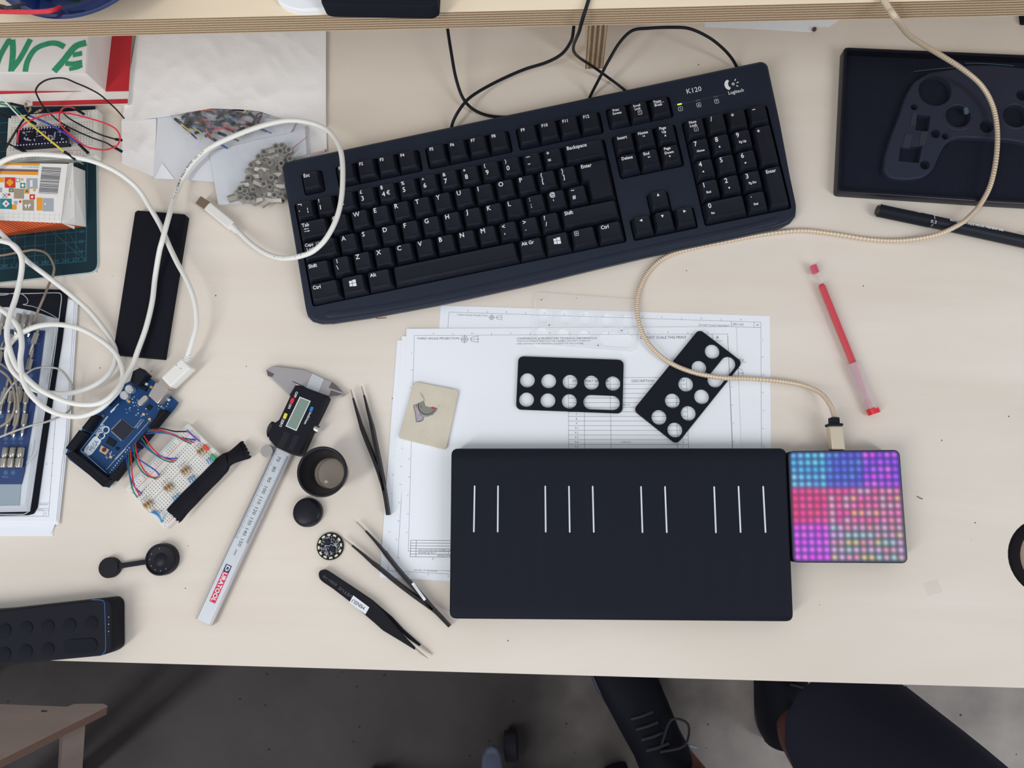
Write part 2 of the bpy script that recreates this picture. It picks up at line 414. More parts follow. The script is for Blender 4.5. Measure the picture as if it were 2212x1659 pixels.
# front face shows the plies
t.data.materials.append(edge_z)
for p in t.data.polygons:
    if abs(p.normal.z) < 0.5: p.material_index = 1
mb = MB()
for i in range(60):
    random.seed(100 + i); x = random.uniform(-150, 880); y = random.uniform(10, 560)
    mb.face(circ(x, y, random.uniform(0.25, 0.8), 6), 0.04, M('speck', (120, 96, 80), 0.9))
mb.pline([(250, 308), (254, 309.5), (258, 308.4), (266, 309)], 0.9, 0.05, MATS['speck'])
o = mb.build('stain', bench); o['label'] = 'tiny brown specks on the bench top'; o['kind'] = 'stuff'
for x0 in (-860, 1290):
    mb = MB(); mb.box(x0, x0 + 24, 60, 840, -750, -24, birch); mb.build('leg', bench)
random.seed(7)

# ------------------------------------------------------------------ shelf
A = W(0, 83, 195); B = W(2212, 34, 195)
yaw = math.atan2(B[1] - A[1], B[0] - A[0])
shelf = lthing('monitor_shelf', 'raised plywood shelf across the back of the bench, layered front edge', 'shelf', (A[0], A[1], 195), (0, 0, yaw))
mb = MB(); mb.box(-330, 1060, 0, 330, 0, 18, birch_shelf)
t = mb.build('shelf_board', shelf); t.data.materials.append(edge_z)
for p in t.data.polygons:
    if abs(p.normal.z) < 0.5: p.material_index = 1
side_m = wood('birch_side', (214, 196, 172), (190, 168, 142))
def upright(x0, y0, w=18):
    mb = MB(); mb.box(x0, x0 + w, y0, 300, -195, 0, side_m)
    t = mb.build('upright', shelf); t.data.materials.append(edge_x)
    for p in t.data.polygons:
        if p.normal.y < -0.5: p.material_index = 1
q = W(1264, 149, 0); q2 = W(1300, 149, 0)
dx = q[0] - A[0]; dy = q[1] - A[1]
upright(dx * math.cos(yaw) + dy * math.sin(yaw), -dx * math.sin(yaw) + dy * math.cos(yaw), 17)
upright(-320, 40); upright(1035, 40)

# ------------------------------------------------------------------ things on the shelf
SH = 213.0
blue = M('cobalt_glaze', (18, 40, 96), 0.12, coat=0.4)
c = W(136, 42, 239); c = (c[0], c[1] + 63.5, 239)
bowl = thing('bowl', 'dark blue glazed bowl of odds and ends on the shelf', 'bowl', (c[0], c[1], SH))
mb = MB(); R = 62
prof = [(0, 0), (26, 0), (28, 3), (44, 18), (54, 34), (R, 48), (R + 1.2, 50), (R - 1, 50.5), (R - 3.5, 47), (51, 34), (40, 19), (24, 7), (0, 5)]
mb.lathe([(r * (1.0 if r > 50 else 0.95), h * 0.52) for r, h in prof], c[0], c[1], blue, 64, SH); mb.build('body', bowl, smooth_angle=60)
tapes = [((150, -22), (30, 62, 52), 'dark green roll of tape in the blue bowl'), ((100, -28), (92, 108, 128), 'grey blue offcut in the blue bowl'), ((58, -42), (40, 48, 62), 'charcoal offcut in the blue bowl')]
for (p, colr, lab) in tapes:
    x, y, _ = W(p[0], p[1], 232)
    mb = MB(); mb.prism(rnd([(x - 7, y - 4), (x + 5, y - 7), (x + 9, y + 8), (x - 5, y + 10)], 2), 228, 237, M('scrap_' + str(colr[0]), colr, 0.5), 1.2)
    tag(mb.build('scrap'), lab, 'scrap', 'offcuts in the blue bowl')
wire('wire', [(-60, 24, 240), (0, 25, 242), (50, 26, 243), (95, 25, 243), (115, 22, 242), (130, 16, 236)], 1.5, M('red_wire', (206, 40, 56), 0.4), 'red wire lying over the rim of the blue bowl', 'wire')
wire('wire', [(-60, 8, 240), (0, 14, 242), (20, 18, 242), (55, 10, 236)], 1.6, M('black_wire', (26, 27, 36), 0.45), 'black wire lying over the rim of the blue bowl', 'wire')
# white plate and black slab
mb = MB(); pl = pp([(600, -60), (594, -8), (603, 8), (625, 18), (648, 23), (680, 21), (740, 15), (800, 10), (860, 12), (930, 13), (940, 5), (945, -60)], SH + 5)
plate = mb.prism(rnd(pl, 3, 3), SH, SH + 5, M('white_gloss', (232, 234, 236), 0.25), 1.4).build('monitor_stand')
tag(plate, 'glossy white rounded monitor stand plate at the front of the shelf', 'monitor stand')
mb = MB(); pl = pp([(690, -60), (693, 6), (706, 12), (930, 16), (944, 8), (948, -60)], SH + 17)
tag(mb.prism(rnd(pl, 2, 3), SH + 5, SH + 17, BLKM, 1.5).build('hard_drive'), 'matt black slab lying on the white base on the shelf', 'hard drive')

# ------------------------------------------------------------------ black cables behind the keyboard
BC = M('black_cable', (24, 26, 36), 0.5, spec=0.2)
wire('cable', [(1010, -330, 2), (975, -200, 6), (958, -60, 18), (962, 20, 26), (968, 70, 27), (975, 115, 25), (984, 165, 20), (998, 208, 14), (1018, 233, 9), (1048, 248, 5), (1085, 253, 4), (1120, 250, 3)], 1.5, BC, 'black cable dropping from the shelf at the left behind the keyboard', 'cable')
wire('cable', [(1180, -330, 2), (1215, -180, 12), (1236, -50, 34), (1240, 30, 38), (1238, 70, 36), (1232, 92, 32), (1213, 117, 26), (1180, 135, 20), (1130, 151, 13), (1070, 178, 10), (1020, 207, 16), (996, 232, 18), (979, 262, 13), (974, 285, 5)], 1.5, BC, 'black cable sweeping in a long curve left to the keyboard back', 'cable')
wire('cable', [(1420, -640, 214.6), (1340, -300, 214.6), (1292, -70, 214.8), (1272, -2, 215.5), (1262, 30, 216), (1256, 50, 206), (1251, 68, 186), (1246, 80, 165), (1239, 98, 120), (1240, 112, 90), (1252, 125, 46), (1284, 146, 22), (1320, 172, 9), (1345, 191, 6), (1370, 212, 3)], 1.3, BC, 'black cable hanging over the shelf edge past the wooden upright', 'cable')
wire('cable', [(1262, 240, 3), (1275, 208, 5), (1298, 163, 30), (1318, 125, 42), (1340, 90, 48), (1366, 66, 52), (1400, 61, 54), (1450, 59, 54), (1490, 62, 50), (1530, 80, 42), (1560, 103, 28), (1580, 125, 14), (1592, 146, 6), (1600, 170, 3)], 1.4, BC, 'black cable arching high behind the right half of the keyboard', 'cable')
mb = MB(); mb.prism(pp([(2206, 20), (2300, 20), (2300, 50), (2210, 47)], 5), 0, 5, BLKM, 0.6)
tag(mb.build('black_case'), 'black case corner under the right end of the shelf', 'case')
# paper under the shelf
mb = MB(); mb.prism(pp([(1520, 20), (1522, 58), (1620, 62), (1754, 69), (1767, 58), (1790, 58), (1806, 48), (1830, 30), (1830, 10)], 0.3), 0, 0.4, PAPER)
tag(mb.build('paper_sheet'), 'torn white paper sheet showing from under the shelf', 'paper')
x, y, _ = W(1759, 63, 2)
mb = MB(); mb.lathe([(0, 0), (1.6, 0), (2.2, 1.2), (1.9, 2.6), (0, 3.2)], x, y, M('brown_nib', (84, 62, 56), 0.8), 7, 0.4)
tag(mb.build('pellet'), 'tiny dark brown lump beside the torn paper', 'pellet')

# ------------------------------------------------------------------ keyboard
A = W(607, 350, 24); B = W(1648, 131, 24)
kyaw = math.atan2(B[1] - A[1], B[0] - A[0])
kb = lthing('keyboard', 'full size black UK keyboard with white legends, lying at a slant', 'keyboard', A, (math.radians(4.5), 0, kyaw))
out = [(3, 0), (452, 0.5), (456.5, -4), (455, -60), (452.4, -110), (451.6, -138), (449, -147.4), (443, -152.4), (436, -154.3), (424, -155.3), (385, -155.9), (332, -156), (267, -157.7), (200, -160), (119, -161), (54, -159.7), (20, -157.8), (9, -155.8), (2, -152.3), (-1.4, -147), (-2, -140), (-1.2, -84), (-0.5, -4)]
U = 19.25; V = 19.4
kbm = M('keyboard_shell', (30, 38, 54), 0.4, spec=0.25, bump=0.08, bscale=2500)
kbk = M('keycap', (25, 29, 39), 0.5, spec=0.18, bump=0.1, bscale=3000)
well = M('key_well', (16, 17, 25), 0.7, spec=0.1)
wells = [rrect(16.3, -36.5, 36, -15.5, 2.5), rrect(48.5, -36.4, 127.8, -15.6, 2.5), rrect(133, -36.4, 212, -15.6, 2.5), rrect(218, -36.4, 297, -15.6, 2.5),
         rrect(302.3, -35.2, 362, -14.8, 2.5), rrect(5, -139.8, 296, -42, 2.5), rrect(302, -82, 361.5, -42, 2.5), rrect(367, -140.5, 446.5, -42, 2.5),
         rnd([(302, -140.5), (361, -140.5), (361, -121), (341.5, -121), (341.5, -101.5), (321.5, -101.5), (321.5, -121), (302, -121)], 2.2)]
mb = MB()
mb.prism(out, -9.5, -3.4, well, botbev=2, side=kbm)
mb.prism(rnd(out, 3), -3.4, 0.0, kbm, 2.6, holes=wells)
mb.build('case', kb, smooth_angle=50)
# raised palm edge along the front
mb = MB(); P_ = []
fr = smooth([(9, -148.5), (55, -152.5), (119, -154), (200, -153), (267, -150.8), (331, -149.5), (395, -149.2), (438, -147.2)], 5)
mb.tube([(x, y, -1.5) for x, y in fr], [3.0] + [5.4] * (len(fr) - 2) + [3.0], kbm, 20, sq=0.34)
mb.build('palm_edge', kb, smooth_angle=80)
for x in (70, 375):
    mb = MB(); mb.box(x, x + 28, -14, -6, -16, -9, well); mb.build('foot', kb)
# lights and badge
led_on = M('led_green', (150, 220, 60), 0.4, emis=((150, 230, 50), 1.6)); led_off = M('led_off', (70, 84, 100), 0.4)
mb = MB(); mb.line((364, -24.0), (412, -24.0), 0.35, 0.05, M('seam', (58, 68, 84), 0.5)); mb.build('seam', kb)
for i, x in enumerate((367.5, 384.5, 401.0)):
    mb = MB(); mb.prism(rrect(x, -24.8, x + 4.0, -23.6, 0.3, 2), 0, 0.3, led_on if i == 0 else led_off); o = mb.build('indicator_light', kb)
    if i == 0: o['label'] = 'lit green indicator light'
    mb = MB(); cx, cy = x + 1.9, -28.6
    mb.pline(rrect(cx - 1.8, cy - 1.9, cx + 1.8, cy + 1.9, 0.7, 3), 0.3, 0.06, LEG, True)
    mb.text(['1', 'A', 'T'][i], 2.7, cx, cy, 0.06, LEG, bold=0.05); mb.build('indicator_symbol', kb)
mb = MB(); mb.text('K120', 6.6, 385.2, -13.8, 0.06, LEG); mb.build('model_number', kb)
mb = MB(); cx, cy = 420.5, -17.2
mb.text('Logitech', 4.6, cx + 1.5, cy - 6.6, 0.06, LEG, sx=0.92, bold=0.04)
a = [(cx - 3 + 4.3 * math.cos(t), cy + 1.5 + 5.0 * math.sin(t)) for t in np.linspace(1.75, 4.55, 14)]
b_ = [(cx - 1.5 + 2.4 * math.cos(t), cy + 1.7 + 3.4 * math.sin(t)) for t in np.linspace(4.4, 1.9, 12)]
mb.face(a + b_, 0.06, LEG)
mb.ring(cx + 0.6, cy + 1.4, 1.0, 0.7, 0.06, LEG, 14)
for an in (55, 5, -45):
    t = math.radians(an); mb.line((cx + 1 + 2.9 * math.cos(t), cy + 1.5 + 2.9 * math.sin(t)), (cx + 1 + 4.9 * math.cos(t), cy + 1.5 + 4.9 * math.sin(t)), 0.75, 0.06, LEG)
mb.build('brand_mark', kb)

KH = 6.6; FL = -3.4
def keycap(mb, x0, y0, x1, y1, m=kbk):
    g = 0.45; x0 += g; x1 -= g; y0 += g; y1 -= g
    tx0, tx1, ty0, ty1 = x0 + 2.4, x1 - 3.0, y0 + 3.9, y1 - 1.1
    n = 3
    base = rrect(x0, y0, x1, y1, 1.0, n); mid = rrect(tx0 - 0.35, ty0 - 0.45, tx1 + 0.35, ty1 + 0.35, 1.6, n); top = rrect(tx0, ty0, tx1, ty1, 1.4, n)
    N = len(base); vs = [(x, y, FL) for x, y in base] + [(x, y, FL + 2.0) for x, y in base] + [(x, y, KH - 0.35) for x, y in mid] + [(x, y, KH) for x, y in top]
    cx, cy = (tx0 + tx1) / 2, (ty0 + ty1) / 2
    for i, (x, y) in enumerate(rrect(tx0 + 2.2, ty0 + 2, tx1 - 2.2, ty1 - 2, 1.0, n)): vs.append((x, y, KH - 0.42))
    fs = []
    for k in range(4):
        for i in range(N):
            j = (i + 1) % N; fs.append((k * N + i, k * N + j, (k + 1) * N + j, (k + 1) * N + i))
    fs.append(tuple(4 * N + i for i in range(N)))
    mb.add(vs, fs, m)
    return tx0, ty0, tx1, ty1
def legend(mb, box, lab):
    tx0, ty0, tx1, ty1 = box; z = KH + 0.03; x = tx0 + 1.2
    for kind, t, lx, ly, sz in lab:
        if kind == 't': mb.text(t, sz, tx0 + lx, ty1 - ly, z, LEG, al='L' if lx < 6 or len(t) > 1 else 'L', bold=0.09, sx=0.95)
        elif kind == 'tri':
            a = t; cx, cy = tx0 + lx, ty1 - ly
            mb.face([(cx + sz * math.cos(a + q), cy + sz * math.sin(a + q)) for q in (0, 2.2, -2.2)], z, LEG)
        elif kind == 'bar': mb.line((tx0 + lx, ty1 - ly), (tx0 + lx + t, ty1 - ly), sz, z, LEG)
        elif kind == 'vbar': mb.line((tx0 + lx, ty1 - ly), (tx0 + lx, ty1 - ly - t), sz, z, LEG)
        elif kind == 'sq': mb.pline(rrect(tx0 + lx - 1.7, ty1 - ly - 1.9, tx0 + lx + 1.7, ty1 - ly + 1.9, 0.4, 2), 0.3, z, LEG, True); mb.text(t, 2.6, tx0 + lx, ty1 - ly, z, LEG, bold=0.05)
        elif kind == 'win':
            cx, cy = tx0 + lx, ty1 - ly
            for ax, ay, bx, by in ((-3.1, 0.25, -0.5, 2.5), (-0.1, 0.25, 3.1, 3.0), (-3.1, -2.5, -0.5, -0.15), (-0.1, -3.0, 3.1, -0.15)): mb.face([(cx + ax, cy + ay), (cx + bx, cy + ay), (cx + bx, cy + by), (cx + ax, cy + by)], z, LEG)
def key(name, x0, y0, x1, y1, lab):
    mb = MB(); b = keycap(mb, x0, y0, x1, y1); legend(mb, b, lab); return mb.build(name, kb, smooth_angle=30)
T = lambda t, lx=1.2, ly=2.6, sz=4.6: ('t', t, lx * 0.85, ly * (1.0 if sz < 4.3 else 1.03), sz * (1.16 if sz < 3.2 else 1.2 if sz < 4.0 else 1.3))
two = lambda a, b: [T(a, 1.4, 2.4, 3.9), T(b, 1.8, 8.3, 4.8)]
LX = 6.0; RY = [-42.2 - V * i for i in range(6)]
def row(r, x, items, name='key'):
    for w, lab in items:
        key(name, x, RY[r] - V, x + U * w, RY[r], lab); x += U * w
    return x
FY = -16.3
def fkey(x, t, name='function_key', lab=None): key(name, x, FY - V, x + U, FY, lab or [T(t, 1.2, 2.4, 3.4)])
fkey(16.5, 'Esc', 'escape_key', [T('Esc', 0.8, 2.4, 3.9)])
for i in range(12): fkey(49.0 + U * i + (i // 4) * 7.9, 'F%d' % (i + 1))
fkey(303, '', 'print_screen_key', [T('Print', 2.2, 2.0, 2.7), T('Screen', 1.4, 5.0, 2.7)])
fkey(303 + U, '', 'scroll_lock_key', [T('Scroll', 1.8, 2.0, 2.6), T('Lock', 2.6, 4.9, 2.6), ('sq', 'T', 6.2, 8.9, 0)])
fkey(303 + 2 * U, '', 'pause_key', [T('Pause', 1.3, 2.0, 2.7), ('bar', 9.0, 1.3, 3.75, 0.3), T('Break', 1.6, 5.4, 2.7)])
row(0, LX, [(1, [('bar', 3.2, 1.0, 2.0, 0.6), ('vbar', 1.9, 4.2, 1.8, 0.6), T('`', 1.2, 8.0, 4.6), ('vbar', 2.0, 9.2, 6.6, 0.6), ('vbar', 2.0, 9.2, 9.4, 0.6)]), (1, two('!', '1')), (1, two('"', '2')), (1, two('£', '3')),
            (1, two('$', '4') + [T('€', 6.8, 8.0, 4.2)]), (1, two('%', '5')), (1, two('^', '6')), (1, two('&', '7')), (1, two('*', '8')), (1, two('(', '9')), (1, two(')', '0')),
            (1, [('bar', 3.6, 1.4, 2.4, 0.6), ('bar', 2.4, 1.8, 9.0, 0.7)]), (1, [T('+', 1.2, 2.6, 4.2), T('=', 1.4, 9.0, 4.4)])], 'number_key')
key('backspace_key', LX + 13 * U, RY[0] - V, LX + 15 * U, RY[0], [T('Backspace', 1.0, 2.6, 3.9)])
key('tab_key', LX, RY[1] - V, LX + 1.5 * U, RY[1], [T('Tab', 1.6, 2.6, 3.9), ('bar', 4.6, 2.6, 6.3, 0.5), ('bar', 4.6, 2.6, 8.6, 0.5), ('tri', PI, 3.6, 6.3, 1.1), ('tri', 0, 6.8, 8.6, 1.1)])
row(1, LX + 1.5 * U, [(1, [T(ch)]) for ch in 'QWERTYUIOP'], 'letter_key')
row(1, LX + 11.5 * U, [(1, [T('{', 1.6, 2.6, 4.0), T('[', 1.9, 8.4, 4.2)]), (1, [T('}', 1.6, 2.6, 4.0), T(']', 1.9, 8.4, 4.2)])], 'bracket_key')
# L-shaped enter key
mb = MB(); ex0, ex1 = LX + 13.5 * U, LX + 15 * U
ex2 = LX + 13.75 * U
Lp = lambda l, r, t_, b_, t2: [(ex2 + l, RY[2] - V + b_), (ex1 - r, RY[2] - V + b_), (ex1 - r, RY[1] - t_), (ex0 + l, RY[1] - t_), (ex0 + l, RY[1] - V + t2), (ex2 + l, RY[1] - V + t2)]
mb.prism(rnd(Lp(0.5, 0.5, 0.5, 0.5, 0.5), 1), FL, FL + 2, kbk)
bs, tp = rnd(Lp(0.5, 0.5, 0.5, 0.5, 0.5), 1), rnd(Lp(2.6, 3.2, 1.4, 4.0, 3.6), 1.2); nn = len(bs)
mb.add([(x, y, FL + 2) for x, y in bs] + [(x, y, KH - 0.5) for x, y in tp], [(i, (i + 1) % nn, nn + (i + 1) % nn, nn + i) for i in range(nn)], kbk)
mb.prism(tp, KH - 0.6, KH, kbk, 0.3)
b2 = (ex0 + 2.4, RY[1] - V + 3.9, ex1 - 3, RY[1] - 1.1)
legend(mb, b2, [T('Enter', 0.8, 2.6, 3.9)]); mb.build('enter_key', kb)
key('caps_lock_key', LX, RY[2] - V, LX + 1.75 * U, RY[2], [T('Caps', 1.2, 2.4, 3.4), T('Lock', 2.4, 6.0, 3.4), ('sq', 'A', 13.0, 3.4, 0)])
row(2, LX + 1.75 * U, [(1, [T(ch)]) for ch in 'ASDFGHJKL'], 'letter_key')
row(2, LX + 10.75 * U, [(1, [T(':', 1.6, 2.8, 4.4), T(';', 1.9, 8.6, 4.4)]), (1, [T('@', 1.0, 2.6, 4.3), T("'", 3.6, 7.6, 4.4)]), (1, [T('~', 1.4, 2.4, 4.4), T('#', 1.6, 9.0, 4.0)])], 'punctuation_key')
key('shift_key', LX, RY[3] - V, LX + 1.25 * U, RY[3], [T('Shift', 1.0, 2.4, 3.9)])
row(3, LX + 1.25 * U, [(1, [('vbar', 3.8, 3.0, 0.9, 0.6), T('\\', 2.0, 8.6, 4.2)])], 'backslash_key')
row(3, LX + 2.25 * U, [(1, [T(ch)]) for ch in 'ZXCVBNM'], 'letter_key')
row(3, LX + 9.25 * U, [(1, [T('<', 1.4, 2.6, 4.4), T(',', 2.4, 9.4, 4.8)]), (1, [T('>', 1.4, 2.6, 4.4), T('.', 2.4, 9.8, 4.8)]), (1, [T('?', 1.4, 2.6, 4.3), T('/', 1.8, 8.4, 4.2)])], 'punctuation_key')
key('shift_key', LX + 12.25 * U, RY[3] - V, LX + 15 * U, RY[3], [T('Shift', 1.0, 2.6, 3.9)])
x = LX
for w, nm, lab in ((1.5, 'control_key', [T('Ctrl', 1.6, 3.0, 3.9)]), (1.25, 'windows_key', [('win', 0, 8.6, 6.2, 0)]), (1.25, 'alt_key', [T('Alt', 1.4, 2.6, 3.9)]), (6.0, 'space_bar', []),
                   (1.25, 'alt_gr_key', [T('Alt Gr', 1.0, 2.6, 3.7)]), (1.25, 'windows_key', [('win', 0, 8.6, 6.2, 0)]), (1.25, 'menu_key', [('sq', '', 2.8, 3.2, 0), ('bar', 1.8, 1.9, 2.5, 0.25), ('bar', 1.8, 1.9, 3.2, 0.25), ('bar', 1.8, 1.9, 3.9, 0.25)]), (1.25, 'control_key', [T('Ctrl', 1.4, 2.6, 3.9)])):
    key(nm, x, RY[4] - V, x + U * w, RY[4], lab); x += U * w
NX = 302.8
row(0, NX, [(1, [T('Insert', 0.9, 2.6, 3.3)]), (1, [T('Home', 0.6, 2.2, 3.2), ('tri', PI, 5.5, 5.4, 1.0), ('vbar', 1.6, 4.2, 4.6, 0.3)]), (1, [T('Page', 1.3, 2.0, 3.0), T('Up', 3.0, 5.6, 3.0), ('tri', PI / 2, 4.8, 9.0, 1.2)])], 'navigation_key')
row(1, NX, [(1, [T('Delete', 0.6, 2.6, 3.3)]), (1, [T('End', 1.6, 2.4, 3.2), ('tri', 0, 5.2, 6.0, 1.0), ('vbar', 1.6, 6.5, 5.2, 0.3)]), (1, [T('Page', 1.3, 2.0, 3.0), T('Down', 1.0, 5.6, 3.0), ('tri', -PI / 2, 4.6, 9.2, 1.2)])], 'navigation_key')
row(3, NX + U, [(1, [('tri', PI / 2, 6.0, 3.2, 1.6)])], 'arrow_key')
row(4, NX, [(1, [('tri', PI, 5.6, 3.4, 1.6)]), (1, [('tri', -PI / 2, 5.6, 3.4, 1.6)]), (1, [('tri', 0, 6.4, 3.2, 1.6)])], 'arrow_key')
PX = 368.2; num = 'number_pad_key'
N2 = lambda a, b: [T(a, 1.5, 2.8, 4.8), T(b, 3.0, 9.9, 2.5)]
N3 = lambda a, an: [T(a, 1.5, 2.8, 4.8), ('tri', an, 3.8, 10.0, 1.2)]
row(0, PX, [(1, [T('Num', 1.6, 1.9, 3.0), T('Lock', 1.8, 5.0, 3.0), ('sq', '1', 6.2, 8.8, 0)]), (1, [T('/', 1.6, 2.6, 4.6)]), (1, [T('*', 1.4, 3.0, 4.6)]), (1, [('bar', 2.6, 1.4, 2.2, 0.7)])], num)
row(1, PX, [(1, N2('7', 'Home')), (1, N3('8', PI / 2)), (1, N2('9', 'Pg Up'))], num)
row(2, PX, [(1, N3('4', PI)), (1, [T('5', 1.5, 2.8, 4.8)]), (1, N3('6', 0))], num)
row(3, PX, [(1, N2('1', 'End')), (1, N3('2', -PI / 2)), (1, N2('3', 'Pg Dn'))], num)
row(4, PX, [(2, N2('0', 'Ins')), (1, N2('.', 'Del'))], num)
key(num, PX + 3 * U, RY[2] - V, PX + 4 * U, RY[1], [T('+', 1.2, 3.0, 4.6)])
key(num, PX + 3 * U, RY[4] - V, PX + 4 * U, RY[3], [T('Enter', 0.5, 2.8, 3.6)])

# ------------------------------------------------------------------ drawings on paper
def sheet(p0, p1, z, label, w=297, h=210, name='paper_sheet', group=None):
    a = W(*p0, z); b = W(*p1, z); o = lthing(name, label, 'paper', a, (0, 0, math.atan2(b[1] - a[1], b[0] - a[0])), group)
    return o
def sheet_mesh(mb, w, h, t=0.25): mb.prism(rnd([(0, 0), (w, 0), (w, -h), (0, -h)], 0.8, 2), 0, t, PAPER)
def frame_lines(mb, w, h, z, mx=9, my=9, my2=9, nx=8, ny=6, m=INK):
    x0, y0, x1, y1 = mx, -my, w - mx, -h + my2
    mb.pline([(x0, y0), (x1, y0), (x1, y1), (x0, y1)], 0.25, z, m, True)
    for i in range(1, nx * 2):
        x = x0 + (x1 - x0) * i / (nx * 2)
        if i % 2 == 0: mb.line((x, y0), (x, y0 + 2.4), 0.25, z, m); mb.line((x, y1), (x, y1 - 2.4), 0.25, z, m)
        else:
            mb.text('ABCDEFGH'[i // 2], 2.0, x, y0 + 1.8, z, m); mb.text('ABCDEFGH'[i // 2], 2.0, x, y1 - 1.8, z, m)
    for i in range(1, ny * 2):
        y = y0 + (y1 - y0) * i / (ny * 2)
        if i % 2 == 0: mb.line((x0, y), (x0 - 2.4, y), 0.25, z, m); mb.line((x1, y), (x1 + 2.4, y), 0.25, z, m)
        else: mb.text('123456'[i // 2], 2.0, x0 - 1.8, y, z, m); mb.text('123456'[i // 2], 2.0, x1 + 1.8, y, z, m)
def proj_symbol(mb, x, y, s, z, m):
    mb.ring(x, y, 3.0 * s, 0.3, z, m); mb.ring(x, y, 1.5 * s, 0.3, z, m); mb.line((x - 3.6 * s, y), (x + 3.6 * s, y), 0.25, z, m); mb.line((x, y - 3.6 * s), (x, y + 3.6 * s), 0.25, z, m)
    x += 9 * s; mb.pline([(x - 3.2 * s, y - 1.5 * s), (x + 3.4 * s, y - 3 * s), (x + 3.4 * s, y + 3 * s), (x - 3.2 * s, y + 1.5 * s)], 0.3, z, m, True); mb.line((x - 4.2 * s, y), (x + 4.2 * s, y), 0.25, z, m)
zt = 0.3
shA = sheet((952, 660), (1672, 683), 0.1, 'rearmost drawing sheet with a faint heading, under the others')
mb = MB(); sheet_mesh(mb, 297, 206); mb.build('sheet', shA)
mb = MB(); frame_lines(mb, 297, 206, zt, 8, 6)
mb.textf('THIRD ANGLE PROJECTION', 15.5, -8.5, 28, 1.9, zt, INK); proj_symbol(mb, 47.5, -9.6, 0.75, zt, INK)
mb.textf('DO NOT SCALE THIS PRINT', 234, -10.5, 27, 1.9, zt, INK)
mb.pline([(263, -6), (263, -11), (289, -11)], 0.3, zt, INK); mb.line((283, -6), (283, -11), 0.3, zt, INK); mb.text('001165', 3.2, 269, -8.6, zt, INK); mb.text('A', 3.2, 286, -8.6, zt, INK)
mb.text('R1.50', 3.0, 183, -13, zt, INKD, ang=-0.9); mb.line((178, -13), (184, -20), 0.25, zt, INK)
mb.text('0.38 #', 3.0, 270, -41, zt, INK); mb.line((265, -43), (276, -43), 0.3, zt, INK); mb.ring(269, -53, 4.2, 0.3, zt, INK, 18); mb.line((269, -48), (269, -58), 0.3, zt, INKD); mb.line((264, -53), (274, -53), 0.3, zt, INKD)
mb.text('1', 2.6, 269, -73, zt, INK)
mb.build('print', shA)
shC = sheet((858, 735), (1580, 733), 0.5, 'lowest drawing sheet at the left, its bottom table showing past the black slab')
shC.rotation_euler[2] -= math.radians(2.3)
mb = MB(); sheet_mesh(mb, 297, 211); mb.build('sheet', shC)
mb = MB(); frame_lines(mb, 297, 211, zt, 7, 6, 6)
for k in range(8): mb.text('N.12345678'[k], 2.4, 12, -158 - 4.6 * k, zt, INK)
mb.line((14, -140), (14, -198), 0.25, zt, INK)
for k in range(5): mb.line((7, -192 - 2.6 * k), (112, -192 - 2.6 * k), 0.3, zt, INKD)
for x in (7, 14, 75, 88, 98, 112): mb.line((x, -192), (x, -205), 0.3, zt, INKD)
mb.text('DETAIL OF REVISION', 2.2, 40, -203, zt, INKD); mb.text('DATE', 2.0, 82, -203, zt, INKD); mb.text('CHK', 2.0, 93, -203, zt, INKD); mb.text('APPR', 2.0, 104, -203, zt, INKD)
mb.build('print', shC)
shD = sheet((868, 726), (1588, 722), 0.8, 'drawing sheet whose edge peeks out left of the top one')
shD.rotation_euler[2] -= math.radians(1.6)
mb = MB(); sheet_mesh(mb, 295, 207); mb.build('sheet', shD)
mb = MB(); frame_lines(mb, 295, 207, zt, 8, 7); mb.build('print', shD)
shB = sheet((878, 710), (1598, 706), 1.1, 'topmost drawing sheet with a parts table, under the black perforated plates')
mb = MB(); sheet_mesh(mb, 297, 208); mb.build('sheet', shB)
mb = MB(); frame_lines(mb, 297, 208, zt, 7.5, 6.5)
mb.textf('THIRD ANGLE PROJECTION', 10, -9.6, 38.6, 2.5, zt, INKD); proj_symbol(mb, 53.5, -10.2, 1.0, zt, INKD)
mb.textf('DO NOT SCALE THIS PRINT', 212, -9.4, 41, 2.5, zt, INKD)
mb.pline([(258, -6.5), (258, -12.8), (285, -12.8)], 0.3, zt, INK); mb.line((276, -6.5), (276, -12.8), 0.3, zt, INK); mb.text('B', 3.6, 280.5, -9.6, zt, INKD)
for k, t in enumerate(['CONFIDENTIAL & PROPRIETARY TECHNICAL INFORMATION', 'THIS DOCUMENT MAY NOT BE COPIED OR PART THEREOF', 'USED WITHOUT THE WRITTEN CONSENT OF THE OWNER']):
    mb.textf(t, 101, -9.8 - 2.4 * k, [72, 66, 60][k], [1.9, 1.2, 1.2][k], zt, INKD)
zz = 1.1
def Lb(px, py):   # photo pixel -> this sheet's own mm
    q = W(px, py, 1.4); a = shB['_w']; c, s = math.cos(-a[2]), math.sin(-a[2]); dx, dy = q[0] - a[0], q[1] - a[1]; return (dx * c - dy * s, dx * s + dy * c)
_a = W(878, 710, 1.1); shB['_w'] = [_a[0], _a[1], shB.rotation_euler[2]]
tx = [Lb(x, 900)[0] for x in (1228, 1262.5, 1319, 1462, 1485.5)]; ty0 = Lb(1228, 816)[1]; pit = 4.12
rows = ['ITEM', '1', '2', '3', '4', '5', '6', '7', '8', '9', '9.1', '9.2', '9.3', '9.4', '9.5', '9.6', '9.7', '10', '11', '12', '13', '14', '15']
ty = [ty0, ty0 - 6.0] + [ty0 - 6.0 - pit * (i + 1) for i in range(len(rows) - 1)]
for y in ty: mb.line((tx[0], y), (tx[-1], y), 0.28, zt, INK)
for x in tx: mb.line((x, ty[0]), (x, ty[-1]), 0.28, zt, INK)
cen = lambda i: (tx[i] + tx[i + 1]) / 2
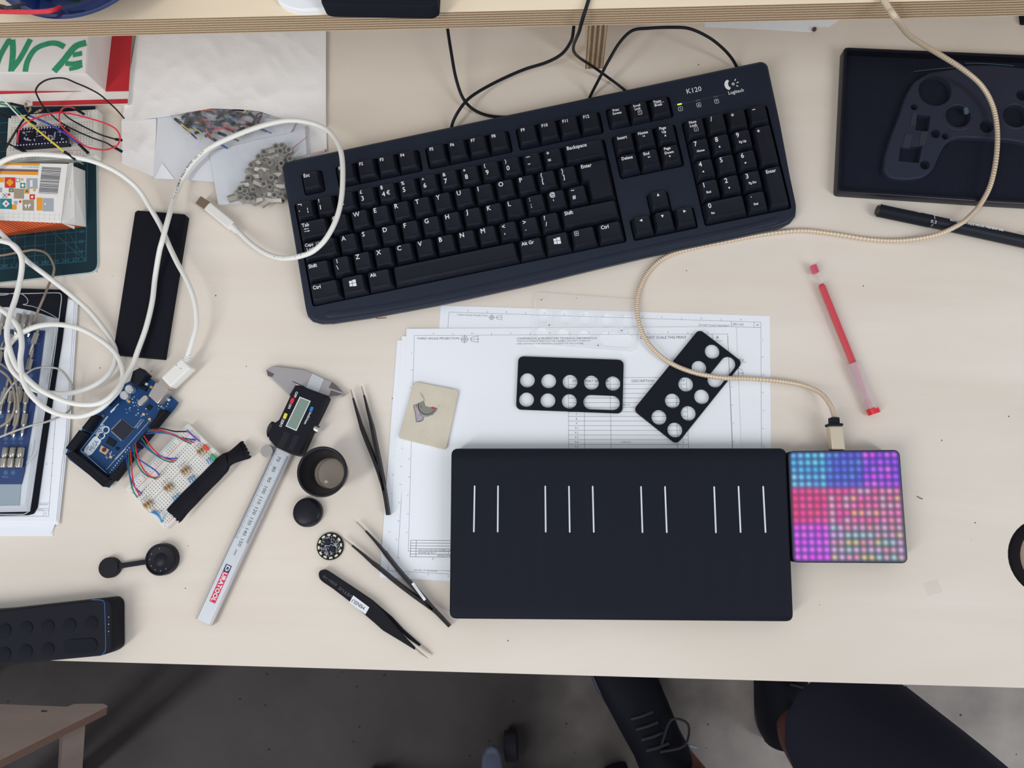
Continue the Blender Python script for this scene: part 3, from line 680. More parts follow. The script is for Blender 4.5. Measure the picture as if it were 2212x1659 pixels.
for i, t in enumerate(['ITEM', 'PART NUMBER', 'DESCRIPTION', 'QTY']): mb.text(t, 3.2, cen(i), ty0 - 3, zt, INKD)
qt = {1: '1', 12: '8', 13: '4', 14: '1'}
for k in range(1, len(rows)):
    y = (ty[k] + ty[k + 1]) / 2; mb.text(rows[k], 2.7, cen(0), y, zt, INK); mb.text(qt.get(k, '1'), 2.7, cen(3), y, zt, INK)
    random.seed(k); mb.text('PAD %d' % (100 + k * 7) if k % 3 == 0 else 'SCREW M%d' % (k % 4 + 2), 1.8, cen(2) - 16, y, zt, INK) if k in (5, 13) else None
mb.line(Lb(1572, 725), Lb(1583, 970), 0.28, zt, INK)
# revision table at the foot of the sheet
rx0, ry0 = Lb(887, 1167)
for k in range(7): mb.line((rx0, ry0 - 2.35 * k), (rx0 + 100, ry0 - 2.35 * k), 0.3, zt, INKD)
for x in (rx0, rx0 + 5, rx0 + 100): mb.line((x, ry0), (x, ry0 - 14.1), 0.3, zt, INKD)
mb.text('FIRST & SECOND PART NUMBER CHANGED', 1.7, rx0 + 7, ry0 - 8.3, zt, INKD, al='L'); mb.text('RELEASED TO REV A', 1.7, rx0 + 7, ry0 - 10.6, zt, INKD, al='L'); mb.text('DETAIL OF REVISION', 1.9, rx0 + 24, ry0 - 12.9, zt, INKD, al='L')
mb.text('A', 2.2, rx0 + 20, ry0 - 15.6, zt, INK)
mb.build('print', shB)

# ------------------------------------------------------------------ perforated plates (mm, 94 x 47)
HX = [9.0, 28.0, 47.0, 66.0, 85.0]
def plate_mesh(m, t, r=6.6, w=94.0, h=48.0):
    holes = [circ(x, 26.5, r, 28) for x in HX] + [circ(x, 9.0, r, 28) for x in HX[:3]] + [slot(66, 9.0, 85, 9.0, r, 12)]
    mb = MB(); mb.prism(rrect(0, 0, w, h, 4.5, 5), 0, t, m, 0.3, holes=holes); return mb
a = W(1114.5, 884, 4); b = W(1343, 893, 4)
pl = lthing('perforated_plate', 'black plate with holes and a slot lying level on the parts table', 'perforated plate', (a[0], a[1], 1.5), (0, 0, math.atan2(b[1] - a[1], b[0] - a[0]) + 0.0), 'perforated plates on the drawings')
plate_mesh(M('black_plate', (24, 27, 37), 0.7, spec=0.12), 3.0).build('plate', pl)
mb = MB(); mb.prism(rnd([(-4, -2.5), (6, -2.5), (6, 45), (-4, 45)], 1.5), 0.0, 0.12, M('label_mark', (214, 220, 226), 0.9)); 
def angpx(p, q): a = W(*p, 4); b = W(*q, 4); return math.atan2(b[1] - a[1], b[0] - a[0])
a = W(1462, 960, 4)   # rotated copy: its lower edge runs from the bottom corner up to the right corner
p2 = dup(pl, (a[0], a[1], 1.5), (0, 0, angpx((1458, 957), (1601, 779))), 'black plate with holes and a slot turned up on its corner, cable crossing it')
milk = clear('milky_plastic', (255, 255, 255), 0.10, 0.3, (252, 253, 253))
a = W(1147, 742, 3); pc = lthing('perforated_plate', 'clear plastic plate with the same holes, nearly invisible above the others', 'perforated plate', (a[0], a[1], 1.5), (0, 0, angpx((1147, 745), (1365, 762)) + 0.0), 'perforated plates on the drawings')
plate_mesh(milk, 2.4).build('plate', pc)
for x, y in ((6, 41), (15, 18), (80, 18), (60, 2.8)):
    mb = MB(); mb.lathe([(0.5, 0), (1.6, 0), (1.6, 0.4), (0.5, 0.4)], x, y, milk, 14, 2.4); mb.lathe([(0, 0), (0.6, 0), (0.6, 0.3), (0, 0.3)], x, y, INKD, 8, 2.4); mb.build('screw_boss', pc)

# ------------------------------------------------------------------ cardboard square with button cell
card = M('grey_board', (205, 198, 182), 0.9, var=0.05, vscale=60, bump=0.3, bscale=900)
K = cv(600, 780, 4.483, [(1320, 195), (1755, 280), (1630, 860), (1165, 745)])
hole = cv(600, 780, 4.483, [(1308, 428), (1360, 405), (1415, 380), (1430, 432), (1475, 446), (1500, 440), (1548, 455), (1535, 485), (1500, 520), (1420, 545), (1408, 580), (1375, 590), (1338, 590), (1325, 500)])
c0 = W(926, 895, 1.5)
ct = thing('cardboard_square', 'grey cardboard square with a torn hole, lying on the drawings', 'cardboard', (c0[0], c0[1], 1.5))
mb = MB(); mb.prism(rnd(pp(K, 4.6), 3.5), 1.5, 4.6, card, 0.5, holes=[pp(hole, 4.6)]); mb.build('board', ct)
mb = MB(); mb.prism(pp(cv(600, 780, 4.483, [(1308, 428), (1335, 425), (1380, 520), (1418, 560), (1340, 592), (1322, 500)]), 3.4), 1.55, 3.3, M('torn_foil', (176, 168, 178), 0.5, metal=0.3, bump=0.8, bscale=500), 0.2); mb.build('torn_flap', ct)
mb = MB(); f = pp(cv(600, 780, 4.483, [(1375, 295), (1408, 330), (1430, 385), (1415, 380), (1385, 330)]), 4.7); mb.face(f, 4.68, M('board_dirt', (176, 168, 152), 0.9)); mb.line(W(946.0, 878.5, 4.7)[:2], W(950.5, 874.5, 4.7)[:2], 0.4, 4.7, MATS['board_dirt']); mb.build('tear_mark', ct)
c1 = W(*cv(600, 780, 4.483, [(1445, 432)])[0], 3.5)
bt = thing('button_cell', 'silver button cell battery showing through the torn cardboard', 'battery', (c1[0], c1[1], 1.6))
mb = MB(); mb.lathe([(0, 0), (8.9, 0), (9.3, 0.3), (9.3, 1.5), (9.0, 1.9), (8.3, 1.9)], c1[0], c1[1], CHROME, 48, 1.6); mb.lathe([(8.3, 0.1), (8.2, -0.4), (7.6, -0.4)], c1[0], c1[1], M('gasket', (40, 40, 46), 0.6), 48, 3.4); mb.build('can', bt)
mb = MB(); mb.lathe([(7.7, 0), (7.5, 0.25), (0, 0.3)], c1[0], c1[1], M('cell_cap', (146, 146, 138), 0.4, metal=0.6), 48, 2.95); mb.text('11', 3.0, c1[0] - 5.5, c1[1] - 0.5, 3.26, INKD, ang=-1.3); mb.build('cap', bt)
mb = MB(); f = pp(cv(600, 780, 4.483, [(1480, 447), (1512, 440), (1520, 452), (1500, 470), (1490, 462)]), 3.3); mb.face(f, 3.32, M('red_mark', (196, 48, 72), 0.6)); mb.build('mark', bt)['label'] = 'small red mark'

# ------------------------------------------------------------------ silicone keyboard block and light block
zS = 23.0
c0 = W(1340, 1155, 0)
sb = thing('silicone_keyboard', 'large matt black silicone music keyboard block with white strokes', 'music keyboard', (c0[0], c0[1], 0))
sil = M('silicone', (25, 29, 39), 0.62, spec=0.12)
corn = pp([(974.5, 968.5), (1699.5, 968), (1715, 1343), (970.5, 1337)], zS - 1.5)
mb = MB(); mb.prism(rnd(corn, 6.0, 5), 1.6, zS - 3, sil, 0.8, botbev=2)
mb.build('case', sb)
# wavy playing surface: one ridge per key
TL, TR, BR, BL = [Vector(p) for p in corn]
def bil(u, v): return (TL * (1 - u) + TR * u) * (1 - v) + (BL * (1 - u) + BR * u) * v
mb = MB(); NU, NV = 200, 26; vs = []; outl = None
rad = 6.0
def edge_h(u, v):
    x = min(u, 1 - u) * 281; y = min(v, 1 - v) * 141
    d = min(x, y)
    if x < rad and y < rad: d = rad - math.hypot(rad - x, rad - y)
    return d
for j in range(NV + 1):
    for i in range(NU + 1):
        u, v = i / NU, j / NV
        u = u; x = u * 281; 
        # pull the grid corners onto the rounded outline
        p = bil(u, v); dx = min(u, 1 - u) * 281; dy = min(v, 1 - v) * 141
        if dx < rad and dy < rad:
            k = math.hypot(rad - dx, rad - dy)
            if k > rad:
                f = rad / k; nx = rad - (rad - dx) * f; ny = rad - (rad - dy) * f
                uu = nx / 281 if u < 0.5 else 1 - nx / 281; vv = ny / 141 if v < 0.5 else 1 - ny / 141
                p = bil(uu, vv); dx, dy = nx, ny
        d = edge_h(u, v); d = max(0, min(d, 3.5)); fall = 3.2 * (1 - math.sqrt(max(0, 1 - (1 - d / 3.5) ** 2)))
        amp = 0.55 * max(0, min(1, (v - 0.12) / 0.2)) * max(0, min(1, (0.93 - v) / 0.3)) * max(0, min(1, (min(u, 1 - u)) / 0.05))
        z = zS - 0.6 - fall + amp * math.cos(2 * PI * (x / 19.85 - 0.05)) * (0.6 + 0.4 * math.cos(2 * PI * x / 39.7))
        vs.append((p.x, p.y, z))
fs = [(j * (NU + 1) + i, (j + 1) * (NU + 1) + i, (j + 1) * (NU + 1) + i + 1, j * (NU + 1) + i + 1) for j in range(NV) for i in range(NU)]
mb.add(vs, fs, sil); mb.build('playing_surface', sb, smooth_angle=80)
wl = M('white_stroke', (214, 220, 232), 0.6)
tops = [(190, 263, 185), (337, 263, 335), (634, 264, 637), (783, 265, 788), (932, 265, 939), (1236, 267, 1245), (1387, 267, 1398), (1696, 268, 1707), (1849, 266, 1862), (2004, 266, 2019)]
for a, y, b in tops:
    p, q = cv(960, 960, 2.9105, [(a, y), (b, y + 285)]); P0, Q0 = W(*p, zS + 0.1), W(*q, zS + 0.1)
    mb = MB(); mb.prism(slot(P0[0], P0[1], Q0[0], Q0[1], 0.62, 5), zS - 1.6, zS + 0.25, wl); mb.build('stroke_mark', sb)

lpc = W(1830, 1095, 0)
lp = thing('light_block', 'square control block glowing blue, pink and violet, beside the music keyboard', 'light pad', (lpc[0], lpc[1], 0))
corn = pp([(1702.5, 974), (1944, 971.5), (1962, 1217), (1713, 1215.5)], zS - 1)
rr = rnd(corn, 5, 5)
mb = MB(); mb.prism(rr, 1.6, zS - 1.6, BLKM, 0.6, botbev=2); mb.build('case', lp)
def led_mat():
    m = bpy.data.materials.new('led_surface'); m.use_nodes = True; nt = m.node_tree; b = nt.nodes['Principled BSDF']; L = nt.links
    b.inputs['Base Color'].default_value = (0.03, 0.032, 0.05, 1); b.inputs['Roughness'].default_value = 0.55
    at = nt.nodes.new('ShaderNodeVertexColor'); at.layer_name = 'led'
    tc = nt.nodes.new('ShaderNodeTexCoord'); mp = nt.nodes.new('ShaderNodeMapping'); mp.inputs['Scale'].default_value = (1000 / 1.22,) * 3
    L.new(tc.outputs['Object'], mp.inputs['Vector'])
    sp = nt.nodes.new('ShaderNodeSeparateXYZ'); L.new(mp.outputs[0], sp.inputs[0])
    def math_(op, a, bb=None, c=None):
        n = nt.nodes.new('ShaderNodeMath'); n.operation = op
        for i, q in enumerate((a, bb, c)):
            if q is None: continue
            if isinstance(q, (int, float)): n.inputs[i].default_value = q
            else: L.new(q, n.inputs[i])
        return n.outputs[0]
    # two offset lattices of round holes: a honeycomb mesh
    def lattice(ox, oy):
        fx = math_('SUBTRACT', math_('FRACT', math_('ADD', sp.outputs[0], ox)), 0.5)
        fy = math_('SUBTRACT', math_('FRACT', math_('ADD', math_('DIVIDE', sp.outputs[1], 1.732), oy)), 0.5)
        fy = math_('MULTIPLY', fy, 1.732)
        return math_('SQRT', math_('ADD', math_('MULTIPLY', fx, fx), math_('MULTIPLY', fy, fy)))
    d = math_('MINIMUM', lattice(0, 0), lattice(0.5, 0.5))
    mr = nt.nodes.new('ShaderNodeMapRange'); mr.inputs['From Min'].default_value = 0.24; mr.inputs['From Max'].default_value = 0.46
    mr.inputs['To Min'].default_value = 1.35; mr.inputs['To Max'].default_value = 0.42; L.new(d, mr.inputs['Value'])
    L.new(at.outputs['Color'], b.inputs['Emission Color']); L.new(mr.outputs[0], b.inputs['Emission Strength'])
    return m
ledm = led_mat()
NL = 15; S = 8; N = NL * S + 12
q = [W(*p, zS) for p in ((1712.5, 984), (1932.8, 984), (1945.8, 1203), (1723.4, 1203))]
qa, qb, qc, qd = [Vector(p[:2]) for p in q]
TLc, TRc, BRc, BLc = [Vector(p) for p in corn]
def hsv(h, s, v):
    import colorsys; return np.array([x ** 2.2 for x in colorsys.hsv_to_rgb(h / 360, s, v)])
random.seed(3)
core = {}; glow = {}
for r in range(NL):
    for c in range(NL):
        if r < 5:
            if c < 5: k = hsv(random.choice([195, 205, 200, 190]), random.uniform(0.35, 0.75), 0.92); g = hsv(212, 0.8, 0.62)
            elif c < 10: k = hsv(random.choice([225, 215, 235, 245]), 0.6, 0.85); g = hsv(230, 0.78, 0.66)
            else: k = hsv(random.choice([290, 300, 285, 275]), random.uniform(0.55, 0.8), 0.95); g = hsv(250, 0.78, 0.66)
        elif r < 10:
            t = c / 14; k = hsv(random.choice([332, 336, 342, 328]), max(0.3, 0.85 - 0.42 * t + random.uniform(-0.1, 0.1)), 0.97)
            if c > 4 and r % 2 == 0 and random.random() < 0.4: k = hsv(28, 0.5, 0.95)
            if c > 4 and random.random() < 0.22: k = hsv(330, 0.2, 0.85)
            g = hsv(330 - 25 * t, 0.72 - 0.35 * t, 0.66 - 0.22 * t)
        else:
            if c < 5: k = hsv(random.choice([298, 302, 295, 308]), random.uniform(0.6, 0.8), 0.98); g = hsv(266, 0.72, 0.7)
            else:
                k = random.choice([hsv(330, 0.38, 0.93), hsv(325, 0.3, 0.88), hsv(40, 0.45, 0.9), hsv(200, 0.14, 0.82), hsv(340, 0.45, 0.95), hsv(300, 0.25, 0.88)])
                g = random.choice([hsv(195, 0.55, 0.42), hsv(275, 0.35, 0.5), hsv(150, 0.4, 0.4), hsv(200, 0.5, 0.45)])
        core[r, c] = k; glow[r, c] = g
vs = []; colr = []
for j in range(N + 1):
    for i in range(N + 1):
        u, v = i / N, j / N
        p = (TLc * (1 - u) + TRc * u) * (1 - v) + (BLc * (1 - u) + BRc * u) * v
        # rounded corners and edge roll-off
        dx = min(u, 1 - u) * 94; dy = min(v, 1 - v) * 94
        if dx < 5 and dy < 5:
            k = math.hypot(5 - dx, 5 - dy)
            if k > 5:
                f = 5 / k; nx, ny = 5 - (5 - dx) * f, 5 - (5 - dy) * f; uu = nx / 94 if u < .5 else 1 - nx / 94; vv = ny / 94 if v < .5 else 1 - ny / 94
                p = (TLc * (1 - uu) + TRc * uu) * (1 - vv) + (BLc * (1 - uu) + BRc * uu) * vv; dx, dy = nx, ny
        d = min(dx, dy)
        if dx < 5 and dy < 5: d = max(0, 5 - math.hypot(5 - dx, 5 - dy))
        z = zS - 0.2 - 1.6 * (1 - math.sqrt(max(0, 1 - (1 - min(d, 1.8) / 1.8) ** 2)))
        vs.append((p.x, p.y, z))
        # position in LED units
        lu = (u * 94 - 3.9) / ((94 - 9.3) / 14); lv = (v * 94 - 4.2) / ((94 - 8.9) / 14)
        cc, rrw = int(round(lu)), int(round(lv)); acc = np.zeros(3); gw = 0; ga = np.zeros(3)
        for a in range(rrw - 2, rrw + 3):
            for b_ in range(cc - 2, cc + 3):
                ra, cb = max(0, min(14, a)), max(0, min(14, b_))
                d2 = (lu - b_) ** 2 + (lv - a) ** 2
                w = math.exp(-d2 / 0.85); gw += w; ga += glow[ra, cb] * w
                if a == ra and b_ == cb: acc += core[ra, cb] * math.exp(-d2 / 0.115) * 0.95
        g = ga / gw; e = min(1, max(0.0, (d - 0.3) / 2.6)); colr.append((*(np.minimum(1, g * 0.62 + acc) * e), 1))
mb = MB(); mb.add(vs, [(j * (N + 1) + i, (j + 1) * (N + 1) + i, (j + 1) * (N + 1) + i + 1, j * (N + 1) + i + 1) for j in range(N) for i in range(N)], ledm)
o = mb.build('glowing_surface', lp, smooth_angle=80)
at = o.data.color_attributes.new('led', 'FLOAT_COLOR', 'POINT'); at.data.foreach_set('color', [float(x) for c in colr for x in c])

# ------------------------------------------------------------------ braided cable with gold plug
gold = M('gold_braid', (206, 184, 154), 0.45, metal=0.25, bump=0.6, bscale=1800)
def braid_mat():
    m = bpy.data.materials.new('gold_braid_rings'); m.use_nodes = True; nt = m.node_tree; b = nt.nodes['Principled BSDF']; L = nt.links
    b.inputs['Roughness'].default_value = 0.42; b.inputs['Metallic'].default_value = 0.3
    uv = nt.nodes.new('ShaderNodeVertexColor'); uv.layer_name = 'along'; sp = nt.nodes.new('ShaderNodeSeparateColor'); L.new(uv.outputs[0], sp.inputs[0])
    mm = nt.nodes.new('ShaderNodeMath'); mm.operation = 'MULTIPLY'; mm.inputs[1].default_value = 2 * PI * 420; L.new(sp.outputs[0], mm.inputs[0])
    s = nt.nodes.new('ShaderNodeMath'); s.operation = 'SINE'; L.new(mm.outputs[0], s.inputs[0])
    r = nt.nodes.new('ShaderNodeMapRange'); r.inputs['From Min'].default_value = -1; r.inputs['To Min'].default_value = 0.0; L.new(s.outputs[0], r.inputs['Value'])
    mx = nt.nodes.new('ShaderNodeMixRGB'); mx.inputs[1].default_value = (*lin((202, 182, 158)), 1); mx.inputs[2].default_value = (*lin((230, 214, 190)), 1); L.new(r.outputs[0], mx.inputs[0]); L.new(mx.outputs[0], b.inputs['Base Color'])
    bp = nt.nodes.new('ShaderNodeBump'); bp.inputs['Distance'].default_value = 0.0003; L.new(r.outputs[0], bp.inputs['Height']); L.new(bp.outputs[0], b.inputs['Normal']); return m
path = [(1800, -640, 215.4), (1840, -300, 215.4), (1882, -90, 215.6), (1894, -34, 216), (1908, -2, 216.5), (1922, 22, 217), (1934, 38, 215), (1950, 60, 175), (1966, 78, 140), (1990, 94, 108), (2030, 118, 70), (2080, 150, 40), (2120, 185, 24), (2144, 228, 17), (2154, 280, 15.5), (2152, 340, 15.5), (2140, 398, 15), (2120, 438, 14), (2100, 462, 14.2), (2072, 485, 14), (2020, 508, 9), (1950, 519, 4), (1880, 517, 3), (1800, 505, 3), (1730, 498, 2.6), (1650, 506, 2.3), (1580, 519, 2.3), (1500, 535, 2.6), (1440, 554, 3), (1402, 585, 3), (1381, 625, 3.5), (1376, 665, 4.5), (1386, 715, 7), (1412, 755, 8), (1450, 785, 7.6), (1500, 805, 7.6), (1560, 816, 7.6), (1620, 818, 6), (1690, 824, 4.5), (1740, 834, 6), (1775, 851, 10), (1795, 878, 14), (1804, 906, 15)]
gc = W(1800, 600, 0)
uc = thing('usb_cable', 'gold braided cable from the shelf to the glowing light block', 'cable', (gc[0], gc[1], 0))
mb = MB(); P_ = smooth([W(*p) for p in path], 10); mb.tube(P_, 2.15, braid_mat(), 12); o = mb.build('cord', uc, smooth_angle=80)
at = o.data.color_attributes.new('along', 'FLOAT_COLOR', 'POINT'); Ltot = len(P_); at.data.foreach_set('color', [x for i in range(len(mb.v)) for x in ((i // 12) / Ltot, 0, 0, 1)])
def pbox(mb, pts, z0, z1, m, bev=0.6, r=1.0): return mb.prism(rnd(pp(pts, z1), r, 3), z0, z1, m, bev, botbev=bev)
mb = MB(); pbox(mb, [(1795, 901), (1814, 901), (1815, 915), (1796, 915)], 11, 19, BLK); pbox(mb, [(1790.5, 914), (1821.5, 914), (1822, 920), (1791, 920)], 9.6, 20.4, BLK, 0.3); mb.build('strain_relief', uc)
mb = MB(); pbox(mb, [(1792, 919), (1821.5, 919), (1827.5, 972), (1797, 972)], 10, 20, M('gold_plug', (212, 200, 178), 0.32, metal=0.45), 1.6, 1.5); mb.build('plug_shell', uc)

# ------------------------------------------------------------------ red gel pen
cp = clear('clear_plastic', (250, 250, 250), 0.05, 0.08, (236, 236, 236)); fro = clear('frosted_cap', (246, 238, 240), 0.42, 0.35, (232, 222, 224))
redp = M('red_ink', (214, 30, 54), 0.35); redl = M('red_end', (222, 36, 50), 0.4); pinki = M('pink_core', (206, 92, 142), 0.6)
pc = W(1820, 730, 0); zp = 5.6
pen = thing('gel_pen', 'red gel pen with a clear barrel and frosted cap', 'pen', (pc[0], pc[1], 0))
def seg(mb, a, b, r, m, n=20, z=zp):
    P0, P1 = W(*a, z), W(*b, z); R = r if isinstance(r, (list, tuple)) else (r, r)
    return mb.tube([P0, P1], list(R), m, n)
mb = MB(); seg(mb, (1757.5, 572), (1846, 788), 4.3, cp, 24); mb.build('barrel', pen)
mb = MB(); seg(mb, (1756, 574), (1762, 590), 3.2, M('pink_plug', (216, 54, 96), 0.4)); mb.build('end_plug', pen)
mb = MB(); seg(mb, (1773.5, 614), (1776, 620), (2.2, 3.1), redp); seg(mb, (1776, 620), (1843, 786), 3.1, redp); mb.build('refill', pen)
mb = MB(); seg(mb, (1843, 786), (1866, 845), (2.4, 1.6), pinki); seg(mb, (1866, 845), (1873, 862), (1.4, 0.6), pinki); seg(mb, (1873, 863), (1878, 876), 2.0, pinki); mb.build('nib', pen)
mb = MB(); seg(mb, (1840.5, 785), (1885, 884), 5.2, fro, 24); mb.build('cap', pen)
mb = MB(); seg(mb, (1883.5, 881), (1889, 894), 5.2, redl, 24); mb.build('cap_end', pen)
mb = MB()
pts = [W(*cv(1680, 540, 4.366, [p])[0], 8.6) for p in ((398, 450), (450, 590), (505, 700), (560, 830), (640, 1010))]
for a, b in zip(pts, pts[1:]):
    for k in range(9):
        t = k / 9; x = a[0] + (b[0] - a[0]) * t; y = a[1] + (b[1] - a[1]) * t; an = math.atan2(b[1] - a[1], b[0] - a[0]) + PI / 2
        mb.line((x - 1.0 * math.cos(an), y - 1.0 * math.sin(an)), (x + 1.0 * math.cos(an), y + 1.0 * math.sin(an)), 0.5, 8.7, M('pen_print', (182, 176, 166), 0.6))
mb.build('print', pen)

# ------------------------------------------------------------------ black fineliner
zq = 6.0; pc = W(2050, 490, 0)
fl = thing('fineliner_pen', 'black fineliner pen under the gold cable below the dark tray', 'pen', (pc[0], pc[1], 0))
mb = MB(); seg(mb, (1897.5, 454.5), (2010, 478), 5.7, BLK, 28, zq); mb.build('cap', fl)
mb = MB(); seg(mb, (2010, 478.0), (2330, 548), 5.5, M('pen_barrel', (24, 28, 40), 0.45, spec=0.25), 28, zq); mb.build('barrel', fl)
mb = MB(); seg(mb, (1893.5, 453.6), (1898, 454.6), (4.4, 5.0), M('pen_end', (40, 36, 38), 0.6), 20, zq); mb.build('end_plug', fl)
mb = MB(); a, b = W(1899, 442.5, 9.5), W(1989, 459, 9.5); mb.prism(rnd([(a[0], a[1] - 0.9), (b[0], b[1] - 0.5), (b[0], b[1] + 0.3), (a[0], a[1] + 0.8)], 0.3), 7.5, 9.8, M('clip_steel', (190, 194, 198), 0.25, metal=0.8), 0.3); mb.build('clip', fl)
def barrel_z(): return zq + 5.62
mb = MB(); z = barrel_z(); mb.ptext('0.3', (2011, 477.5), (2023, 480), 7.5, z, LEG)
for a, b in (((2018, 464.5), (2019.5, 473)), ((2011, 489), (2015.5, 484.5))):
    mb.line(W(*a, z - .6)[:2], W(*b, z)[:2], 0.35, z, LEG)
mb.ptext('WATER AND FADE PROOF. PIGMENT INK', (2052, 474.8), (2168, 497.5), 5.2, z, LEG, bold=0.05)
mb.ptext('AFTER USE', (2197, 501), (2216, 504), 4.6, z, INK)
mb.build('print', fl)

# ------------------------------------------------------------------ dark tray with a gamepad shell under a smoky lid
zt2 = 11.0; pc = W(2050, 270, 0)
tr = thing('plastic_tray', 'glossy black tray with a smoky lid at the right edge of the bench', 'tray', (pc[0], pc[1], 0))
tp = rnd(pp([(1823.5, 101), (2420, 126), (2420, 452), (2150, 437), (1808.5, 414)], zt2), [4, 4, 4, 0.1, 4])
navy = M('tray_black', (28, 31, 43), 0.3, spec=0.3)
mb = MB(); mb.prism(tp, 0, 2.0, M('tray_floor', (50, 54, 70), 0.5, spec=0.2), botbev=0.5, side=navy); mb.prism(tp, 2.0, 10.6, navy, 0.8, holes=[inset(ccw(tp), 3.2)]); mb.build('base', tr)
def smoky():
    m = clear('smoky_lid', (236, 238, 242), 0.04, 0.16, (16, 19, 28)); return m
mb = MB(); mb.prism(inset(ccw(tp), 1.6), 10.3, 11.2, smoky(), 0.2); mb.build('lid', tr)
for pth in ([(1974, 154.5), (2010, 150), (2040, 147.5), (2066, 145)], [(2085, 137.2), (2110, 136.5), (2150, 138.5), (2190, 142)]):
    mb = MB(); mb.tube(smooth([W(*p, 10.9) for p in pth], 4), 0.25, M('lid_gleam', (86, 122, 140), 0.3), 6); mb.build('lid_crease', tr)  # gleam along the lid, painted as thin pale blue tubes
gp = thing('gamepad_shell', 'dark grey gamepad shell with round holes inside the black tray', 'gamepad shell', (pc[0], pc[1], 2))
g = lambda l: cv(1900, 100, 5.186, l)
zg = 7.6
outer = g([(60, 1220), (130, 1000), (210, 800), (290, 560), (380, 400), (560, 290), (860, 245), (1000, 205), (1300, 205), (1620, 240), (1860, 300), (2100, 480), (2300, 900), (2450, 1300), (2350, 1480), (2150, 1490), (2000, 1400), (1850, 1200), (1720, 1110), (1600, 1080), (1480, 1055), (1200, 1035), (905, 1020), (800, 1050), (740, 1100), (680, 1200), (640, 1300), (600, 1385), (540, 1440), (470, 1475), (300, 1500), (120, 1480), (40, 1400)])
shellm = M('gamepad_grey', (78, 82, 100), 0.5, spec=0.4)
hs = [circ(*W(*g([(620, 500)])[0], zg)[:2], 14.8, 40), circ(*W(*g([(880, 780)])[0], zg)[:2], 11.2, 32), circ(*W(*g([(628, 980)])[0], zg)[:2], 4.2, 20), circ(*W(*g([(735, 1008)])[0], zg)[:2], 3.1, 18),
      circ(*W(*g([(508, 1330)])[0], zg)[:2], 4.3, 20), circ(*W(*g([(1200, 900)])[0], zg)[:2], 6, 24), circ(*W(*g([(1520, 780)])[0], zg)[:2], 11, 32), circ(*W(*g([(1600, 550)])[0], zg)[:2], 5.4, 20), circ(*W(*g([(388, 680)])[0], zg)[:2], 3.2, 16),
      pp(g([(420, 765), (572, 780), (545, 960), (400, 940)]), zg), pp(g([(230, 1130), (480, 1120), (440, 1308), (215, 1285)]), zg)]
mb = MB(); mb.prism(rnd(pp(outer, zg), 3, 2), 2.1, zg, shellm, 1.6, holes=hs); mb.build('shell', gp)
foam = M('grey_mesh_pad', (104, 104, 118), 0.7, bump=0.9, bscale=2600)
for l in ([(470, 950), (550, 950), (510, 1110), (440, 1100)], [(370, 750), (412, 745), (410, 880), (340, 885)], [(285, 990), (370, 985), (340, 1140), (255, 1130)]):
    mb = MB(); mb.prism(pp(g(l), zg + 0.3), zg - 1, zg + 0.5, foam, 0.2); mb.build('grip_pad', gp)
mb = MB(); c = W(*g([(880, 790)])[0], zg); mb.lathe([(11.4, 0), (12.6, 0.5), (13.4, 0)], c[0], c[1], shellm, 40, zg); c = W(*g([(1520, 780)])[0], zg); mb.lathe([(11.2, 0), (12.2, 0.5), (13.2, 0)], c[0], c[1], shellm, 40, zg); mb.build('stick_collar', gp)
mb = MB(); mb.prism(rnd(pp(g([(945, 690), (985, 690), (1000, 750), (970, 765), (948, 745)]), zg), 0.6), zg - 1, zg + 0.6, M('glint_chip', (128, 158, 158), 0.3)); mb.build('contact', gp)  # pale glint in the stick hole, put in as a coloured patch

# ------------------------------------------------------------------ small clear square
mb = MB(); q = cv(1880, 1100, 6.663, [(770, 1070), (970, 1015), (1030, 1190), (840, 1245)])
mb.prism(rnd(pp(q, 0.5), 0.4), 0.0, 0.6, clear('clear_square', (255, 255, 255), 0.04, 0.05, (250, 250, 250)), 0.1)
tag(mb.build('plastic_square'), 'tiny clear plastic square near the lower right of the bench', 'plastic offcut')
mb = MB(); mb.tube(smooth([W(1981, 1072, 0.5), W(1988, 1076, 0.9), W(1993, 1078, 0.4)], 3), 0.35, M('brown_fibre', (120, 84, 74), 0.8), 6)
tag(mb.build('fibre'), 'tiny brown fibre right of the light block', 'fibre')

# ================================================================== left side of the bench
# ------------------------------------------------------------------ cutting mat
mz = 2.6
c0 = W(60, 420, 0)
mat = thing('cutting_mat', 'dark green cutting mat with teal grid, under the small box at the left edge', 'cutting mat', (c0[0], c0[1], 0))
mpoly = pp([(-330, 222), (207, 226), (211, 587), (-330, 646)], mz)
matg = M('mat_green', (22, 48, 58), 0.7, spec=0.2)
mb = MB(); mb.prism(rnd(mpoly, [3, 3, 9, 3]), 0, mz, matg, 0.3, side=M('mat_edge', (176, 196, 196), 0.6)); mb.build('mat', mat)
mb = MB(); z = mz + 0.06
gl = M('mat_grid', (34, 104, 124), 0.8)
cr = Vector(W(185.6, 564, z)[:2]); lf = Vector(W(0, 581, z)[:2]); ex = (lf - cr).normalized(); ey = Vector((ex.y, -ex.x))
if ey.y < 0: ey = -ey
def g2(i, j): p = cr + ex * i * 10 + ey * j * 10; return (p.x, p.y)
for i in range(0, 27): mb.line(g2(i, 0), g2(i, 15), 0.35 if i % 5 else 0.5, z, gl)
for j in range(0, 16): mb.line(g2(-0.0, j), g2(27, j), 0.35 if j % 5 else 0.5, z, gl)
mb.line(g2(0, 0), g2(8, 8 * 0.98), 0.35, z, gl); mb.line(g2(0, 0), g2(4, 6.9), 0.3, z, gl)
mang = math.atan2(-ex.y, -ex.x)
